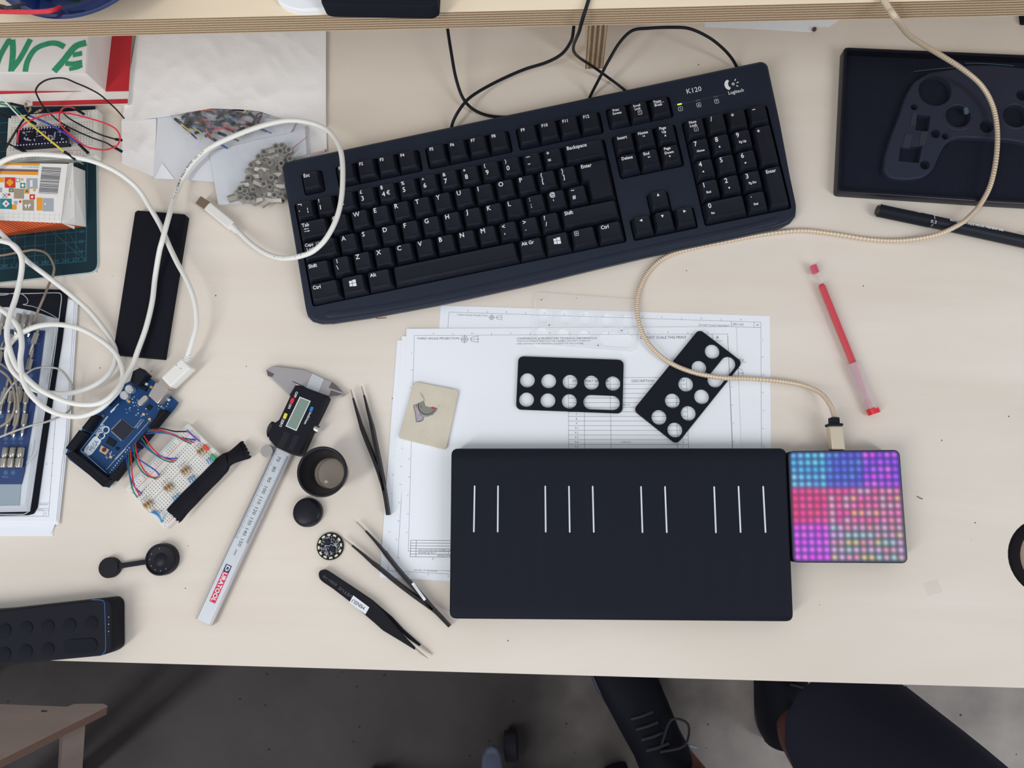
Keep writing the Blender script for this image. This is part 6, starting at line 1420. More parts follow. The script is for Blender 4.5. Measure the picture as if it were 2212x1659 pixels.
for gI, (cx_, cy_) in enumerate(((1375, 850), (1222, 1035), (1062, 1195), (868, 1355))):
    for k in range(3):
        ox, oy = -24 + 24 * k, 14 - 17 * k
        a = c4([(cx_ + ox - 17, cy_ + oy - 26)])[0]; b = c4([(cx_ + ox + 17, cy_ + oy + 26)])[0]
        resistor('tan striped resistor on the lower breadboard, ' + nm[gI], 'resistors on the lower breadboard, ' + nm[gI], a, b, 11.5, 4.5)
sky = MATS['jumper_sky']
for k, (x, y) in enumerate(((1420, 930), (1440, 915), (1458, 905), (1250, 1110), (1272, 1095), (1295, 1080), (1120, 1270), (1142, 1250), (1100, 1285))):
    jumper('short light blue lead disappearing under the black tape', c4([(x, y), (x + 12, y + 12), (x + 26, y + 40)]), [9.6, 12.5, 11], sky, 0.45, group='light blue leads at the tape edge')
for nm_, (x, y), m, lab in (('led', (1418, 812), M('led_red', (232, 78, 66), 0.3), 'small red light diode lying on the lower breadboard'), ('led', (1490, 902), M('led_green_body', (66, 176, 92), 0.3), 'small green light diode at the edge of the tape')):
    a, b = W(*c4([(x - 22, y - 22)])[0], 12), W(*c4([(x + 20, y + 22)])[0], 12); mb = MB(); mb.tube([a, tuple((p * 0.85 + q * 0.15) for p, q in zip(a, b)), b], [0.9, 1.5, 1.7], m, 12); tag(mb.build('led'), lab, 'led')

# ------------------------------------------------------------------ crumpled black tape
tpx = [(359, 1101), (374, 1083), (410, 1048), (440, 1018), (474, 985), (496, 974), (522, 951), (528, 968), (542, 985), (538, 993), (524, 1005), (512, 1007), (500, 1003), (489, 1020), (470, 1040), (450, 1060), (430, 1082), (410, 1101), (394, 1125), (386, 1129), (371, 1121)]
L_, R_ = [(359, 1101), (392, 1066), (432, 1027), (474, 985), (496, 974), (523, 951)], [(387, 1129), (411, 1101), (450, 1060), (487, 1022), (500, 1003), (541, 989)]
def tz(u, v): return 11.5 + 5.0 * math.sin(PI * v) + 1.2 * math.sin(9 * u) * math.sin(PI * v) + (1.5 * math.sin(22 * u + 4 * v) if u > 0.7 else 0.3 * math.sin(30 * u)) - (6.0 * ed((u - 0.8) / 0.2))
def resmp(pts, n):
    P = smooth([(*p, 0) for p in pts], 8); return [P[int(round(i * (len(P) - 1) / n))] for i in range(n + 1)]
A_, B2 = resmp(L_, 48), resmp(R_, 48); nv = 14; vs = []
for i in range(49):
    for j in range(nv + 1):
        v = j / nv; x = A_[i][0] * (1 - v) + B2[i][0] * v; y = A_[i][1] * (1 - v) + B2[i][1] * v
        wob = noise.noise(Vector((i * 0.35, j * 0.5, 3))) * (1.2 if i > 34 else 0.5)
        if i in (0, 48): x += 2.2 * math.sin(j * 2.1); y += 1.5 * math.cos(j * 1.7)
        vs.append(W(x, y, tz(i / 48, v) + wob))
n1 = len(vs); w_ = nv + 1; vs += [(x, y, max(9.3 if k < 36 * w_ else 0.4, z - 2.4)) for k, (x, y, z) in enumerate(vs)]
fs = [(i * w_ + j, i * w_ + j + 1, (i + 1) * w_ + j + 1, (i + 1) * w_ + j) for i in range(48) for j in range(nv)]; fs = [tuple(reversed(f)) for f in fs]
fs += [tuple(n1 + k for k in reversed(f)) for f in fs]
for i in range(48): fs += [(i * w_, (i + 1) * w_, n1 + (i + 1) * w_, n1 + i * w_), ((i + 1) * w_ + nv, i * w_ + nv, n1 + i * w_ + nv, n1 + (i + 1) * w_ + nv)]
for j in range(nv): fs += [(j + 1, j, n1 + j, n1 + j + 1), (48 * w_ + j, 48 * w_ + j + 1, n1 + 48 * w_ + j + 1, n1 + 48 * w_ + j)]
mb = MB(); mb.add(vs, fs, M('cloth_tape', (31, 31, 38), 0.9, spec=0.08, bump=0.3, bscale=1500)); o = mb.build('black_tape', smooth_angle=40); tag(o, 'strip of crumpled black cloth tape lying over the lower breadboard', 'tape')

# ------------------------------------------------------------------ digital caliper
k2 = lambda l: cv(400, 760, 4.88, l); k3 = lambda l: cv(400, 1060, 4.88, l)
c0 = W(590, 1050, 0)
cal = thing('digital_caliper', 'digital caliper with a black housing and long steel scale', 'caliper', (c0[0], c0[1], 0))
sil_ = M('caliper_steel', (172, 168, 170), 0.35, metal=0.45); face_ = M('scale_face', (196, 202, 208), 0.4, metal=0.25)
mb = MB(); mb.prism(rnd(pp(k2([(942, 1003), (1130, 1068)]) + k3([(285, 1420), (250, 1420), (125, 1357), (105, 1345)]), 6), 0.4), 2.2, 6.0, sil_, 0.5); mb.build('beam', cal)
mb = MB(); mb.prism(pp(k2([(965, 1008), (1105, 1062)]) + k3([(255, 1415), (122, 1353)]), 6.2), 6.0, 6.25, face_); mb.build('scale_plate', cal)
mb = MB(); z = 6.3
o7, o15 = Vector(W(*k2([(985, 1130)])[0], z)[:2]), Vector(W(*k3([(585, 548)])[0], z)[:2]); dv = (o15 - o7) / 80.0
eL, eR = (k2([(958, 1010)])[0], k3([(122, 1353)])[0]), (k2([(1108, 1063)])[0], k3([(258, 1416)])[0])
La, Lb_ = Vector(W(*eL[0], z)[:2]), Vector(W(*eL[1], z)[:2]); Ra, Rb = Vector(W(*eR[0], z)[:2]), Vector(W(*eR[1], z)[:2])
d = dv.normalized(); nrm = Vector((-d.y, d.x))
if nrm.dot(Ra - La) < 0: nrm = -nrm
def proj(A, B, s):     # point on an edge line level with distance s along the scale from the 70 mark
    t = ((o7 + d * s) - A).dot(d) / (B - A).dot(d); return A + (B - A) * t
ang = math.atan2(d.y, d.x)
mb.line(tuple(La), tuple(Lb_), 0.3, z, INKD)
for i in range(-4, 82):
    s = i * dv.length - 3.2; Lp_, Rp = proj(La, Lb_, s), proj(Ra, Rb, s); k = 3.4 if (i % 10 == 0) else 2.8 if i % 5 == 0 else 2.1
    mb.line(tuple(Lp_), tuple(Lp_ + nrm * k), 0.22, z, INKD)
for i in range(-8, 160):
    s = i * dv.length / 2.0 - 1.0
    if s > 78 * dv.length: break
    Rp = proj(Ra, Rb, s); k = 3.2 if i % 20 == 0 else 2.4 if i % 4 == 0 else 1.7; mb.line(tuple(Rp), tuple(Rp - nrm * k), 0.2, z, INKD)
for i in range(9):
    q = o7 + d * (i * 10 * dv.length); mb.text(str(70 + 10 * i), 4.3, q.x, q.y, z, INKD, ang=ang, sx=1.2)
q = W(*k3([(528, 650)])[0], z); mb.text('mm', 3.4, q[0], q[1], z, INKD, ang=ang)
mb.build('scale_print', cal)
mb = MB(); zz3 = 6.3
cA, cB = k3([(462, 782)])[0], k3([(285, 1177)])[0]
def strip(a, b, wpx, m, z):
    A_, B2 = Vector(W(*a, z)[:2]), Vector(W(*b, z)[:2]); dd = (B2 - A_).normalized(); n = Vector((-dd.y, dd.x)) * wpx * (DCAM - z) / FPX / 2; mb.face([tuple(A_ + n), tuple(B2 + n), tuple(B2 - n), tuple(A_ - n)], z, m)
cM = (cA[0] + (cB[0] - cA[0]) * 0.19, cA[1] + (cB[1] - cA[1]) * 0.19)
strip(cA, cM, 14.2, M('badge_blue', (34, 48, 92), 0.5), zz3); strip(cM, cB, 14.2, M('badge_red', (206, 34, 76), 0.5), zz3)
mb.ptext('D', (cA[0] - 0.8, cA[1] + 2.5), (cM[0] + 0.8, cM[1] - 2.5), 8.5, zz3 + 0.05, LEG, bold=0.15); mb.ptext('URATOOL', (cM[0] - 0.8, cM[1] + 2), (cB[0] + 1.2, cB[1] - 2.5), 9.5, zz3 + 0.05, LEG, bold=0.18); mb.build('brand_badge', cal)
mb = MB(); mb.prism(rnd(pp(k2([(850, 192), (865, 180), (930, 148), (1100, 168), (1270, 190), (1345, 225), (1465, 282), (1400, 440), (1268, 378), (1165, 350), (1150, 380), (1100, 465), (1010, 375), (920, 290), (870, 255)]), 5.5), 0.3), 2.0, 5.5, sil_, 0.6); mb.build('measuring_jaw', cal)
mb = MB(); mb.prism(rnd(pp(k2([(1455, 278), (1545, 310), (1600, 350), (1650, 410), (1682, 455), (1640, 470), (1600, 470), (1500, 466), (1400, 438)]), 5.6), 0.3), 2.0, 5.6, sil_, 0.6); mb.build('measuring_jaw', cal)
mb = MB(); mb.prism(pp(k2([(1340, 228), (1462, 285), (1400, 438), (1272, 378)]), 6.3), 5.4, 6.3, face_, 0.1); mb.build('beam_end', cal)
for l in ([(858, 195), (936, 232), (916, 266), (870, 254)], [(1546, 318), (1600, 360), (1660, 430), (1590, 405), (1512, 378)], [(1535, 405), (1660, 445), (1600, 466), (1520, 460)]):
    mb = MB(); mb.prism(pp(k2(l), 5.8), 5.0, 5.85, STEELD, 0.1); mb.build('jaw_bevel', cal)
mb = MB(); mb.tube([W(*k2([(1133, 312)])[0], 5.6), W(*k2([(1258, 368)])[0], 5.6)], 0.35, INKD, 6); mb.build('jaw_gap', cal)
hs_ = M('housing_black', (22, 24, 33), 0.5, spec=0.16)
hp = k2([(1150, 365), (1172, 350), (1200, 350), (1480, 455), (1495, 480), (1440, 600), (1350, 780), (1215, 1080), (1170, 1096), (1100, 1075), (960, 1010), (935, 985), (882, 925), (870, 880), (885, 815), (930, 755), (985, 715), (1003, 680)])
mb = MB(); mb.prism(rnd(pp(hp, 14), 0.8), 1.2, 14, hs_, 1.3); mb.build('housing', cal)
mb = MB()
for i in range(13):
    t = i / 12; an = math.radians(128 + 75 * t); q0 = W(*k2([(1000, 845)])[0], 8); r0 = 11.0
    x, y = q0[0] + r0 * math.cos(an) * 0.95, q0[1] + r0 * math.sin(an); mb.tube([(x, y, 4), (x, y, 12)], 0.55, hs_, 6)
mb.build('thumb_grip', cal)
mb = MB(); z = 14.05
for i in range(9):
    for (x0, y0, x1, y1) in ((1100, 870, 1040, 850), (1200, 900, 1150, 885)):
        x0 -= 8 * i; x1 -= 8 * i; y0 += 17 * i; y1 += 17 * i; mb.line(W(*k2([(x0, y0)])[0], z)[:2], W(*k2([(x1, y1)])[0], z)[:2], 0.5, z, M('rib', (36, 38, 48), 0.5))
mb.build('grip_rib', cal)
mb = MB(); mb.prism(pp(k2([(1208, 472), (1323, 518), (1172, 834), (1058, 784)]), 14.3), 14.0, 14.35, LEG); mb.build('display_frame', cal)
mb = MB(); mb.prism(pp(k2([(1213, 484), (1312, 523), (1168, 822), (1070, 780)]), 14.4), 14.35, 14.45, M('lcd', (126, 144, 134), 0.25)); mb.build('display', cal)
for l, m, nm_ in (([(1122, 480), (1155, 492), (1132, 548), (1100, 535)], (214, 40, 56), 'red'), ([(1048, 642), (1080, 652), (1056, 710), (1026, 698)], (226, 212, 80), 'yellow'), ([(1325, 572), (1357, 582), (1335, 636), (1305, 625)], (30, 120, 192), 'blue')):
    mb = MB(); mb.prism(rnd(pp(k2(l), 15), 0.9), 13.9, 15.2, M('button_' + nm_, m, 0.4), 0.4); mb.build('button', cal)['label'] = nm_ + ' push button'
mb = MB(); mb.ptext('OFF', k2([(1180, 422)])[0], k2([(1152, 480)])[0], 5.6, z, LEG, bold=0.06); mb.ptext('ON', k2([(1112, 548)])[0], k2([(1094, 598)])[0], 5.6, z, LEG, bold=0.06); mb.ptext('ZERO', k2([(1035, 710)])[0], k2([(1003, 790)])[0], 5.6, z, LEG, bold=0.06); mb.ptext('inch/mm', k2([(1322, 640)])[0], k2([(1262, 762)])[0], 5.2, z, LEG, bold=0.06); mb.build('housing_print', cal)
q = W(*k2([(860, 1045)])[0], 9); mb = MB(); mb.lathe([(0, 0), (5.3, 0), (5.6, 0.3), (5.6, 2.6), (5.3, 3), (0, 3)], q[0], q[1], M('turned_steel', (176, 172, 170), 0.3, metal=0.7), 40, 6); mb.build('thumb_wheel', cal)
mb = MB(); mb.tube([W(*k2([(1335, 790)])[0], 8), W(*k2([(1365, 800)])[0], 8)], 1.4, STEELD, 12); mb.tube([W(*k2([(1360, 800)])[0], 8), W(*k2([(1412, 828)])[0], 8)], 3.4, CHROME, 20)
for i in range(20):
    pass
mb.build('lock_screw', cal, smooth_angle=20)

# ------------------------------------------------------------------ loupe, cap, round board, tweezers
q = W(695, 1019, 34)
lo = thing('loupe', 'black conical magnifying loupe standing upright beside the caliper', 'loupe', (q[0], q[1], 0))
mb = MB(); mb.lathe([(14.2, 8), (15.5, 8), (21.0, 30), (21.6, 32), (21.6, 33.4), (21.0, 34), (20.0, 34), (19.4, 33), (13.6, 13), (13.4, 9)], q[0], q[1], M('loupe_black', (22, 23, 31), 0.35, spec=0.3), 64); mb.build('body', lo, smooth_angle=60)
mb = MB(); mb.lathe([(13.0, 0.0), (14.6, 0.3), (15.6, 4), (15.4, 8.2), (13.4, 8.2)], q[0], q[1], clear('loupe_skirt', (226, 220, 214), 0.35, 0.15, (170, 160, 150)), 48); mb.build('clear_skirt', lo, smooth_angle=60)
def lensm():
    m = bpy.data.materials.new('lens_glass'); m.use_nodes = True; nt = m.node_tree; b = nt.nodes['Principled BSDF']; b.inputs['Base Color'].default_value = (0.42, 0.38, 0.34, 1); b.inputs['Roughness'].default_value = 0.03
    t = nt.nodes.new('ShaderNodeBsdfTransparent'); t.inputs[0].default_value = (0.85, 0.82, 0.79, 1); x = nt.nodes.new('ShaderNodeMixShader'); x.inputs[0].default_value = 0.35
    nt.links.new(t.outputs[0], x.inputs[1]); nt.links.new(b.outputs[0], x.inputs[2]); nt.links.new(x.outputs[0], nt.nodes['Material Output'].inputs[0]); return m
mb = MB(); pr = [(13.4 * math.sin(a), 12 + 3.2 * math.cos(a)) for a in np.linspace(PI / 2, 0, 9)]; mb.lathe([(13.4, 11.5)] + pr, q[0], q[1], lensm(), 48); mb.build('lens', lo, smooth_angle=60)
q = W(662.7, 1106.7, 7); mb = MB(); mb.lathe([(12.4, 0), (12.8, 0.6), (12.8, 5.5), (12.2, 7), (9, 7.9), (4, 8.3), (0, 8.4)], q[0], q[1], M('cap_black', (23, 24, 32), 0.35, spec=0.2), 56); mb.lathe([(0, 0.02), (12.4, 0.02)], q[0], q[1], BLK, 56)
tag(mb.build('domed_disc', smooth_angle=60), 'small round black domed disc just below the loupe', 'disc')
q = W(713, 1180, 2); rp = thing('round_circuit_board', 'round black circuit board ringed with small pale lights', 'circuit board', (q[0], q[1], 0))
mb = MB(); mb.lathe([(0, 0.3), (11.7, 0.3), (11.9, 0.5), (11.9, 1.8), (11.7, 2.0), (0, 2.0)], q[0], q[1], M('pcb_black', (20, 22, 31), 0.4, spec=0.2), 48); mb.build('board', rp)
for i in range(12):
    a = 2 * PI * i / 12 + 0.12; x, y = q[0] + 9.9 * math.cos(a), q[1] + 9.9 * math.sin(a); u = Vector((-math.sin(a), math.cos(a))); v = Vector((math.cos(a), math.sin(a))); c = Vector((x, y))
    mb = MB(); mb.prism([tuple(c - u * 1.4 - v * 0.8), tuple(c + u * 1.4 - v * 0.8), tuple(c + u * 1.4 + v * 0.8), tuple(c - u * 1.4 + v * 0.8)], 2.0, 2.9, M('led_pale', (222, 220, 188), 0.35), 0.15); mb.build('light', rp)
for x, y, s_ in ((-2.2, 3.4, 2.9), (2.6, -2.6, 2.6)):
    mb = MB(); mb.prism([(q[0] + x + s_ * math.cos(a), q[1] + y + s_ * math.sin(a)) for a in (0.2, 0.2 + PI / 2, 0.2 + PI, 0.2 + 3 * PI / 2)], 2.0, 2.9, M('chip_black', (34, 37, 48), 0.45, spec=0.15), 0.1); mb.build('chip', rp)
mb = MB(); random.seed(44)
for i in range(150):
    a, r_ = random.uniform(0, 2 * PI), 8.6 * math.sqrt(random.random()); x, y = r_ * math.cos(a), r_ * math.sin(a)
    if max(abs(x + 2.2), abs(y - 3.4)) < 2.6 or max(abs(x - 2.6), abs(y + 2.6)) < 2.3: continue
    w_, h_ = random.choice([(0.5, 0.16), (0.16, 0.5), (0.32, 0.25)]); mb.face([(q[0] + x - w_, q[1] + y - h_), (q[0] + x + w_, q[1] + y - h_), (q[0] + x + w_, q[1] + y + h_), (q[0] + x - w_, q[1] + y + h_)], 2.05, slk)
mb.build('solder_marks', rp)

TW = M('tweezer_black', (26, 24, 29), 0.42, spec=0.3); TIP = M('tweezer_tip', (168, 160, 150), 0.3, metal=0.8)
def arm(mb, pts, ws, zl, zh, m):
    """strip standing on edge: traced centre line, thickness ws (mm), lower/upper z at each point"""
    n = len(pts); vs = []
    C = [Vector(W(p[0], p[1], zh_)[:2]) for p, zh_ in zip(pts, zh)]
    for i, c in enumerate(C):
        dd = (C[min(i + 1, n - 1)] - C[max(i - 1, 0)]).normalized(); nn = Vector((-dd.y, dd.x)) * ws[i] / 2
        vs += [(*(c + nn), zl[i]), (*(c - nn), zl[i]), (*(c - nn), zh[i]), (*(c + nn), zh[i])]
    fs = []
    for i in range(n - 1):
        for k in range(4): fs.append((i * 4 + k, i * 4 + (k + 1) % 4, (i + 1) * 4 + (k + 1) % 4, (i + 1) * 4 + k))
    fs += [(3, 2, 1, 0), tuple((n - 1) * 4 + k for k in range(4))]
    mb.add(vs, fs, m)
def tweezers(label, base, armsP, tipn, H=9.0):
    c = W(*base, 0); t = thing('tweezers', label, 'tweezers', (c[0], c[1], 0), None)
    for pts in armsP:
        P = smooth([(*p, 0) for p in pts], 5); P = [(p[0], p[1]) for p in P]; n = len(P); k = int(n * tipn)
        def prof(i):
            f = i / (n - 1); h = 1.2 + (H - 1.2) * ed(f / 0.42) if f < 0.86 else H - 2.2 * (f - 0.86) / 0.14; return (H - h) / 2 + 0.2, (H + h) / 2
        W_ = [0.9 + 1.3 * ed(i / (n - 1) / 0.35) + (0.5 if 0.35 < i / (n - 1) < 0.8 else 0.0) for i in range(n)]
        zl, zh = [prof(i)[0] for i in range(n)], [prof(i)[1] for i in range(n)]
        mb = MB(); arm(mb, P[k:], W_[k:], zl[k:], zh[k:], TW); mb.build('arm', t, smooth_angle=50)
        mb = MB(); arm(mb, P[:k + 1], [w * 0.8 for w in W_[:k + 1]], zl[:k + 1], zh[:k + 1], TIP); mb.build('tip', t, smooth_angle=50)
    return t
k4 = lambda l: cv(600, 780, 4.483, l); k5 = lambda l: cv(640, 1100, 4.88, l)
tweezers('open black tweezers on edge, steel tips up beside the caliper jaw', (800, 960), [k4([(705, 275), (732, 378), (762, 490), (805, 640), (860, 790), (925, 950), (985, 1120), (1030, 1300), (1060, 1490)]), k4([(808, 243), (838, 350), (865, 470), (900, 610), (928, 750), (960, 900), (1000, 1100), (1035, 1290), (1068, 1490)])], 0.11)
mb = MB(); 
t2 = tweezers('open black tweezers on edge with a narrow white label on one arm', (850, 1240), [k5([(490, 302), (585, 382), (690, 470), (790, 560), (900, 650), (1050, 775), (1220, 905), (1400, 1035), (1500, 1120), (1610, 1235)]), k5([(635, 132), (728, 228), (820, 330), (910, 440), (1000, 555), (1110, 690), (1230, 820), (1360, 970), (1490, 1110), (1615, 1238)])], 0.12)
mb = MB(); a, b = k5([(1225, 778)])[0], k5([(1358, 958)])[0]; A_, B2 = Vector(W(*a, 9)[:2]), Vector(W(*b, 9)[:2]); dd = (B2 - A_).normalized(); nn = Vector((-dd.y, dd.x)) * 1.15
mb.prism([tuple(A_ + nn), tuple(A_ - nn), tuple(B2 - nn), tuple(B2 + nn)], 8.6, 9.4, LEG, 0.1); mb.ptext('MINSU KIM', (a[0] + 3, a[1] + 5), (b[0] - 3, b[1] - 4), 2.2, 9.45, INKD) if False else None
for i in range(9): p = A_.lerp(B2, 0.15 + 0.08 * i); mb.line(tuple(p - nn * 0.5), tuple(p + nn * 0.4), 0.4, 9.45, INK)
mb.build('name_label', t2)
c = W(810, 1330, 0); t3 = thing('tweezers', 'flat black tweezers with a white name label, points at lower right', 'tweezers', (c[0], c[1], 0))
front = k5([(235, 700), (236, 665), (258, 642), (290, 635), (325, 645), (380, 680), (560, 800), (700, 895), (830, 985), (960, 1130), (1060, 1250), (1165, 1370), (1255, 1462), (1248, 1484), (1100, 1392), (910, 1278), (830, 1205), (720, 1112), (550, 965), (380, 835), (275, 765), (246, 735)])
back = k5([(330, 650), (560, 797), (800, 958), (1010, 1138), (1130, 1268), (1312, 1428), (1296, 1446), (1170, 1358), (1060, 1250), (930, 1130), (780, 990), (560, 840)])
mb = MB(); mb.prism(rnd(pp(back, 2.2), 0.6), 0.4, 2.4, M('tweezer_matt', (23, 24, 31), 0.6, spec=0.15), 0.3); mb.build('arm', t3)
mb = MB(); mb.prism(rnd(pp(front, 6.5), 0.6), 4.4, 6.5, MATS['tweezer_matt'], 0.4); mb.build('arm', t3)
mb = MB(); mb.prism(rnd(pp(k5([(240, 700), (242, 665), (290, 640), (330, 652), (420, 720), (380, 800), (300, 770)]), 4), 2), 2.0, 4.5, MATS['tweezer_matt']); mb.build('spacer', t3)
mb = MB(); mb.prism(pp(k5([(1312, 1428), (1375, 1478), (1437, 1535), (1370, 1498), (1298, 1446)]), 2), 0.7, 1.9, TIP, 0.2); mb.build('tip', t3)
mb = MB(); mb.prism(pp(k5([(1262, 1468), (1320, 1515), (1392, 1578), (1310, 1530), (1248, 1484)]), 6), 4.6, 5.8, TIP, 0.2); mb.build('tip', t3)
mb = MB(); mb.prism(pp(k5([(600, 908), (770, 1035), (728, 1108), (560, 983)]), 6.8), 6.45, 6.85, LEG); mb.ptext('MINSU', k5([(718, 1044)])[0], k5([(590, 962)])[0], 7.5, 6.95, INKD, bold=0.03); mb.build('name_label', t3)
mb = MB(); ink3 = M('engraved_grey', (88, 90, 102), 0.6); mb.ptext('VETUS', k5([(588, 925)])[0], k5([(450, 828)])[0], 6, 6.56, ink3); mb.ptext('ESD-10', k5([(422, 800)])[0], k5([(285, 705)])[0], 5.2, 6.56, ink3); mb.build('engraving', t3)

# ------------------------------------------------------------------ dumbbell-shaped part
c = W(290, 1218, 0); db = thing('double_disc_knob', 'black part of two discs joined by a bar, left of the caliper', 'knob', (c[0], c[1], 0))
s = W(233.7, 1226.4, 6); b = W(344.9, 1209, 9)
gk = M('knob_black', (21, 22, 31), 0.4, spec=0.2)
mb = MB(); mb.prism(circ(s[0], s[1], 9.0, 40), 0.1, 6, gk, 0.6); mb.build('small_disc', db)
d_ = Vector((b[0] - s[0], b[1] - s[1])).normalized(); n_ = Vector((-d_.y, d_.x)) * 2.2; S_, B3 = Vector(s[:2]) + d_ * 7, Vector(b[:2]) - d_ * 11
mb = MB(); mb.prism([tuple(S_ - n_ * 1.5), tuple(S_ + d_ * 4 - n_), tuple(B3 - n_), tuple(B3 + d_ * 2 - n_ * 1.6), tuple(B3 + d_ * 2 + n_ * 1.6), tuple(B3 + n_), tuple(S_ + d_ * 4 + n_), tuple(S_ + n_ * 1.5)], 0.2, 5, gk, 0.5); mb.build('bar', db)
mb = MB(); mb.lathe([(0, 0.1), (13.4, 0.1), (13.9, 0.6), (13.9, 7.5), (13.2, 8.6), (12.4, 8.6), (11.6, 7.4), (6, 7.0), (5, 7.6), (0, 7.7)], b[0], b[1], gk, 56); mb.build('large_disc', db)
for a in (100, 150, 180, 215, 245, 275, 305): 
    t = math.radians(a); mb = MB(); mb.prism(circ(b[0] + 9.6 * math.cos(t), b[1] + 9.6 * math.sin(t), 0.5, 8), 7.0, 7.7, M('pin_grey', (120, 134, 142), 0.3)); mb.build('contact_dot', db)

# ------------------------------------------------------------------ black speaker-like block at the left edge
k6 = lambda l: cv(0, 1120, 4.022, l); zt6 = 22
c = W(60, 1360, 0); sp_ = thing('control_block', 'black block with round pads and a blue seam at the lower left', 'control block', (c[0], c[1], 0))
outl_ = k6([(-500, 830), (0, 795), (400, 750), (930, 693), (972, 735), (974, 1130), (935, 1168), (870, 1195), (400, 1240), (0, 1280), (-500, 1310)])
mb = MB(); mb.prism(rnd(pp(outl_, zt6), [1, 1, 1, 4, 4, 4, 4, 2, 1, 1, 1]), 0.5, zt6, M('block_black', (23, 25, 34), 0.6, spec=0.14), 1.6, botbev=1.5); mb.build('case', sp_)
mb = MB(); mb.tube(smooth([W(*p, zt6 - 0.0) for p in k6([(800, 706), (885, 710), (908, 735), (912, 800), (916, 960), (918, 1120), (908, 1160), (882, 1188)])], 5), 0.32, M('blue_seam', (38, 108, 168), 0.4), 8); mb.build('blue_seam', sp_)
pad = M('pad_black', (26, 29, 39), 0.7, spec=0.1)
for (x, y) in ((-150, 990), (40, 975), (228, 955), (415, 942), (605, 930), (792, 910), (-150, 1190), (38, 1180), (225, 1155), (415, 1140)):
    q = W(*k6([(x, y)])[0], zt6); mb = MB(); mb.lathe([(5.9, -0.3), (5.7, 0.5), (5.2, 0.7), (0, 0.75)], q[0], q[1], pad, 32, zt6); mb.build('pad', sp_)
a, b = W(*k6([(608, 1115)])[0], zt6), W(*k6([(790, 1102)])[0], zt6); mb = MB(); mb.prism(slot(a[0], a[1], b[0], b[1], 5.9), zt6 - 0.3, zt6 + 0.7, pad, 0.4); mb.build('pad', sp_)
for i in range(6):
    q = W(*k6([(944, 857 + 31 * i)])[0], zt6); mb = MB(); r_ = 0.42 if i % 2 == 0 else 0.26; mb.prism(circ(q[0], q[1], r_, 8), zt6 - 0.1, zt6 + 0.1, M('dot_light', (196, 204, 210), 0.4) if i % 2 == 0 else M('dot_dim', (84, 92, 104), 0.4)); mb.build('indicator_dot', sp_)

# ------------------------------------------------------------------ plywood stool at the lower left
zs = -300
c = W(0, 1640, zs); stl = thing('stool', 'low plywood stool on the floor at the lower left corner', 'stool', (c[0] - 60, c[1], -750))
tp = pp([(-420, 1510), (0, 1521), (145, 1526.5), (160, 1520.5), (222, 1520), (232, 1524), (232, 1527), (0, 1643), (-160, 1722), (-420, 1722)], zs)
bt_ = pp([(-420, 1512), (0, 1523), (145, 1528), (160, 1523), (224, 1523), (231, 1531), (230, 1543), (0, 1659), (-160, 1740), (-420, 1740)], zs - 20)
mb = MB(); n = len(tp); rv = list(reversed(range(n)))
tpv = [(x, y, zs) for x, y in tp]; btv = [(x, y, zs - 20) for x, y in bt_]
if area2(tp) < 0: tpv = tpv[::-1]; btv = btv[::-1]
mb.add(tpv + btv, [tuple(range(n)), tuple(n + k for k in reversed(range(n)))], stool_top)
mb.add(tpv + btv, [(n + i, n + (i + 1) % n, (i + 1) % n, i) for i in range(n)], stool_edge); mb.build('seat', stl)
mb = MB(); q = W(95, 1536, zs + .1); mb.face([(q[0] - 4, q[1] - 1), (q[0] + 3, q[1] - 1.2), (q[0] + 5, q[1] + 0.4), (q[0] - 3, q[1] + 1)], zs + 0.3, M('knot', (40, 32, 34), 0.9)); mb.build('knot', stl)
# splayed leg panels, thick ply with a curved cut-out
def leg_panel(top_a, top_b, bot_a, bot_b, th=18):
    a, b, c_, d = W(*top_a, zs - 20), W(*top_b, zs - 20), W(*bot_b, -748), W(*bot_a, -748)
    P = [Vector(p) for p in (a, b, c_, d)]; nrm = ((P[1] - P[0]).cross(P[3] - P[0])).normalized() * th
    mb = MB(); mb.hexa([tuple(p) for p in (P[0], P[1], P[2], P[3])], [tuple(p + nrm) for p in (P[0], P[1], P[2], P[3])], stool_top); mb.build('leg', stl)
leg_panel((136, 1592), (184, 1570), (128, 1712), (176, 1690))
leg_panel((-120, 1700), (-60, 1690), (-60, 1800), (0, 1790))
leg_panel((-200, 1530), (-140, 1530), (-120, 1490), (-70, 1490))

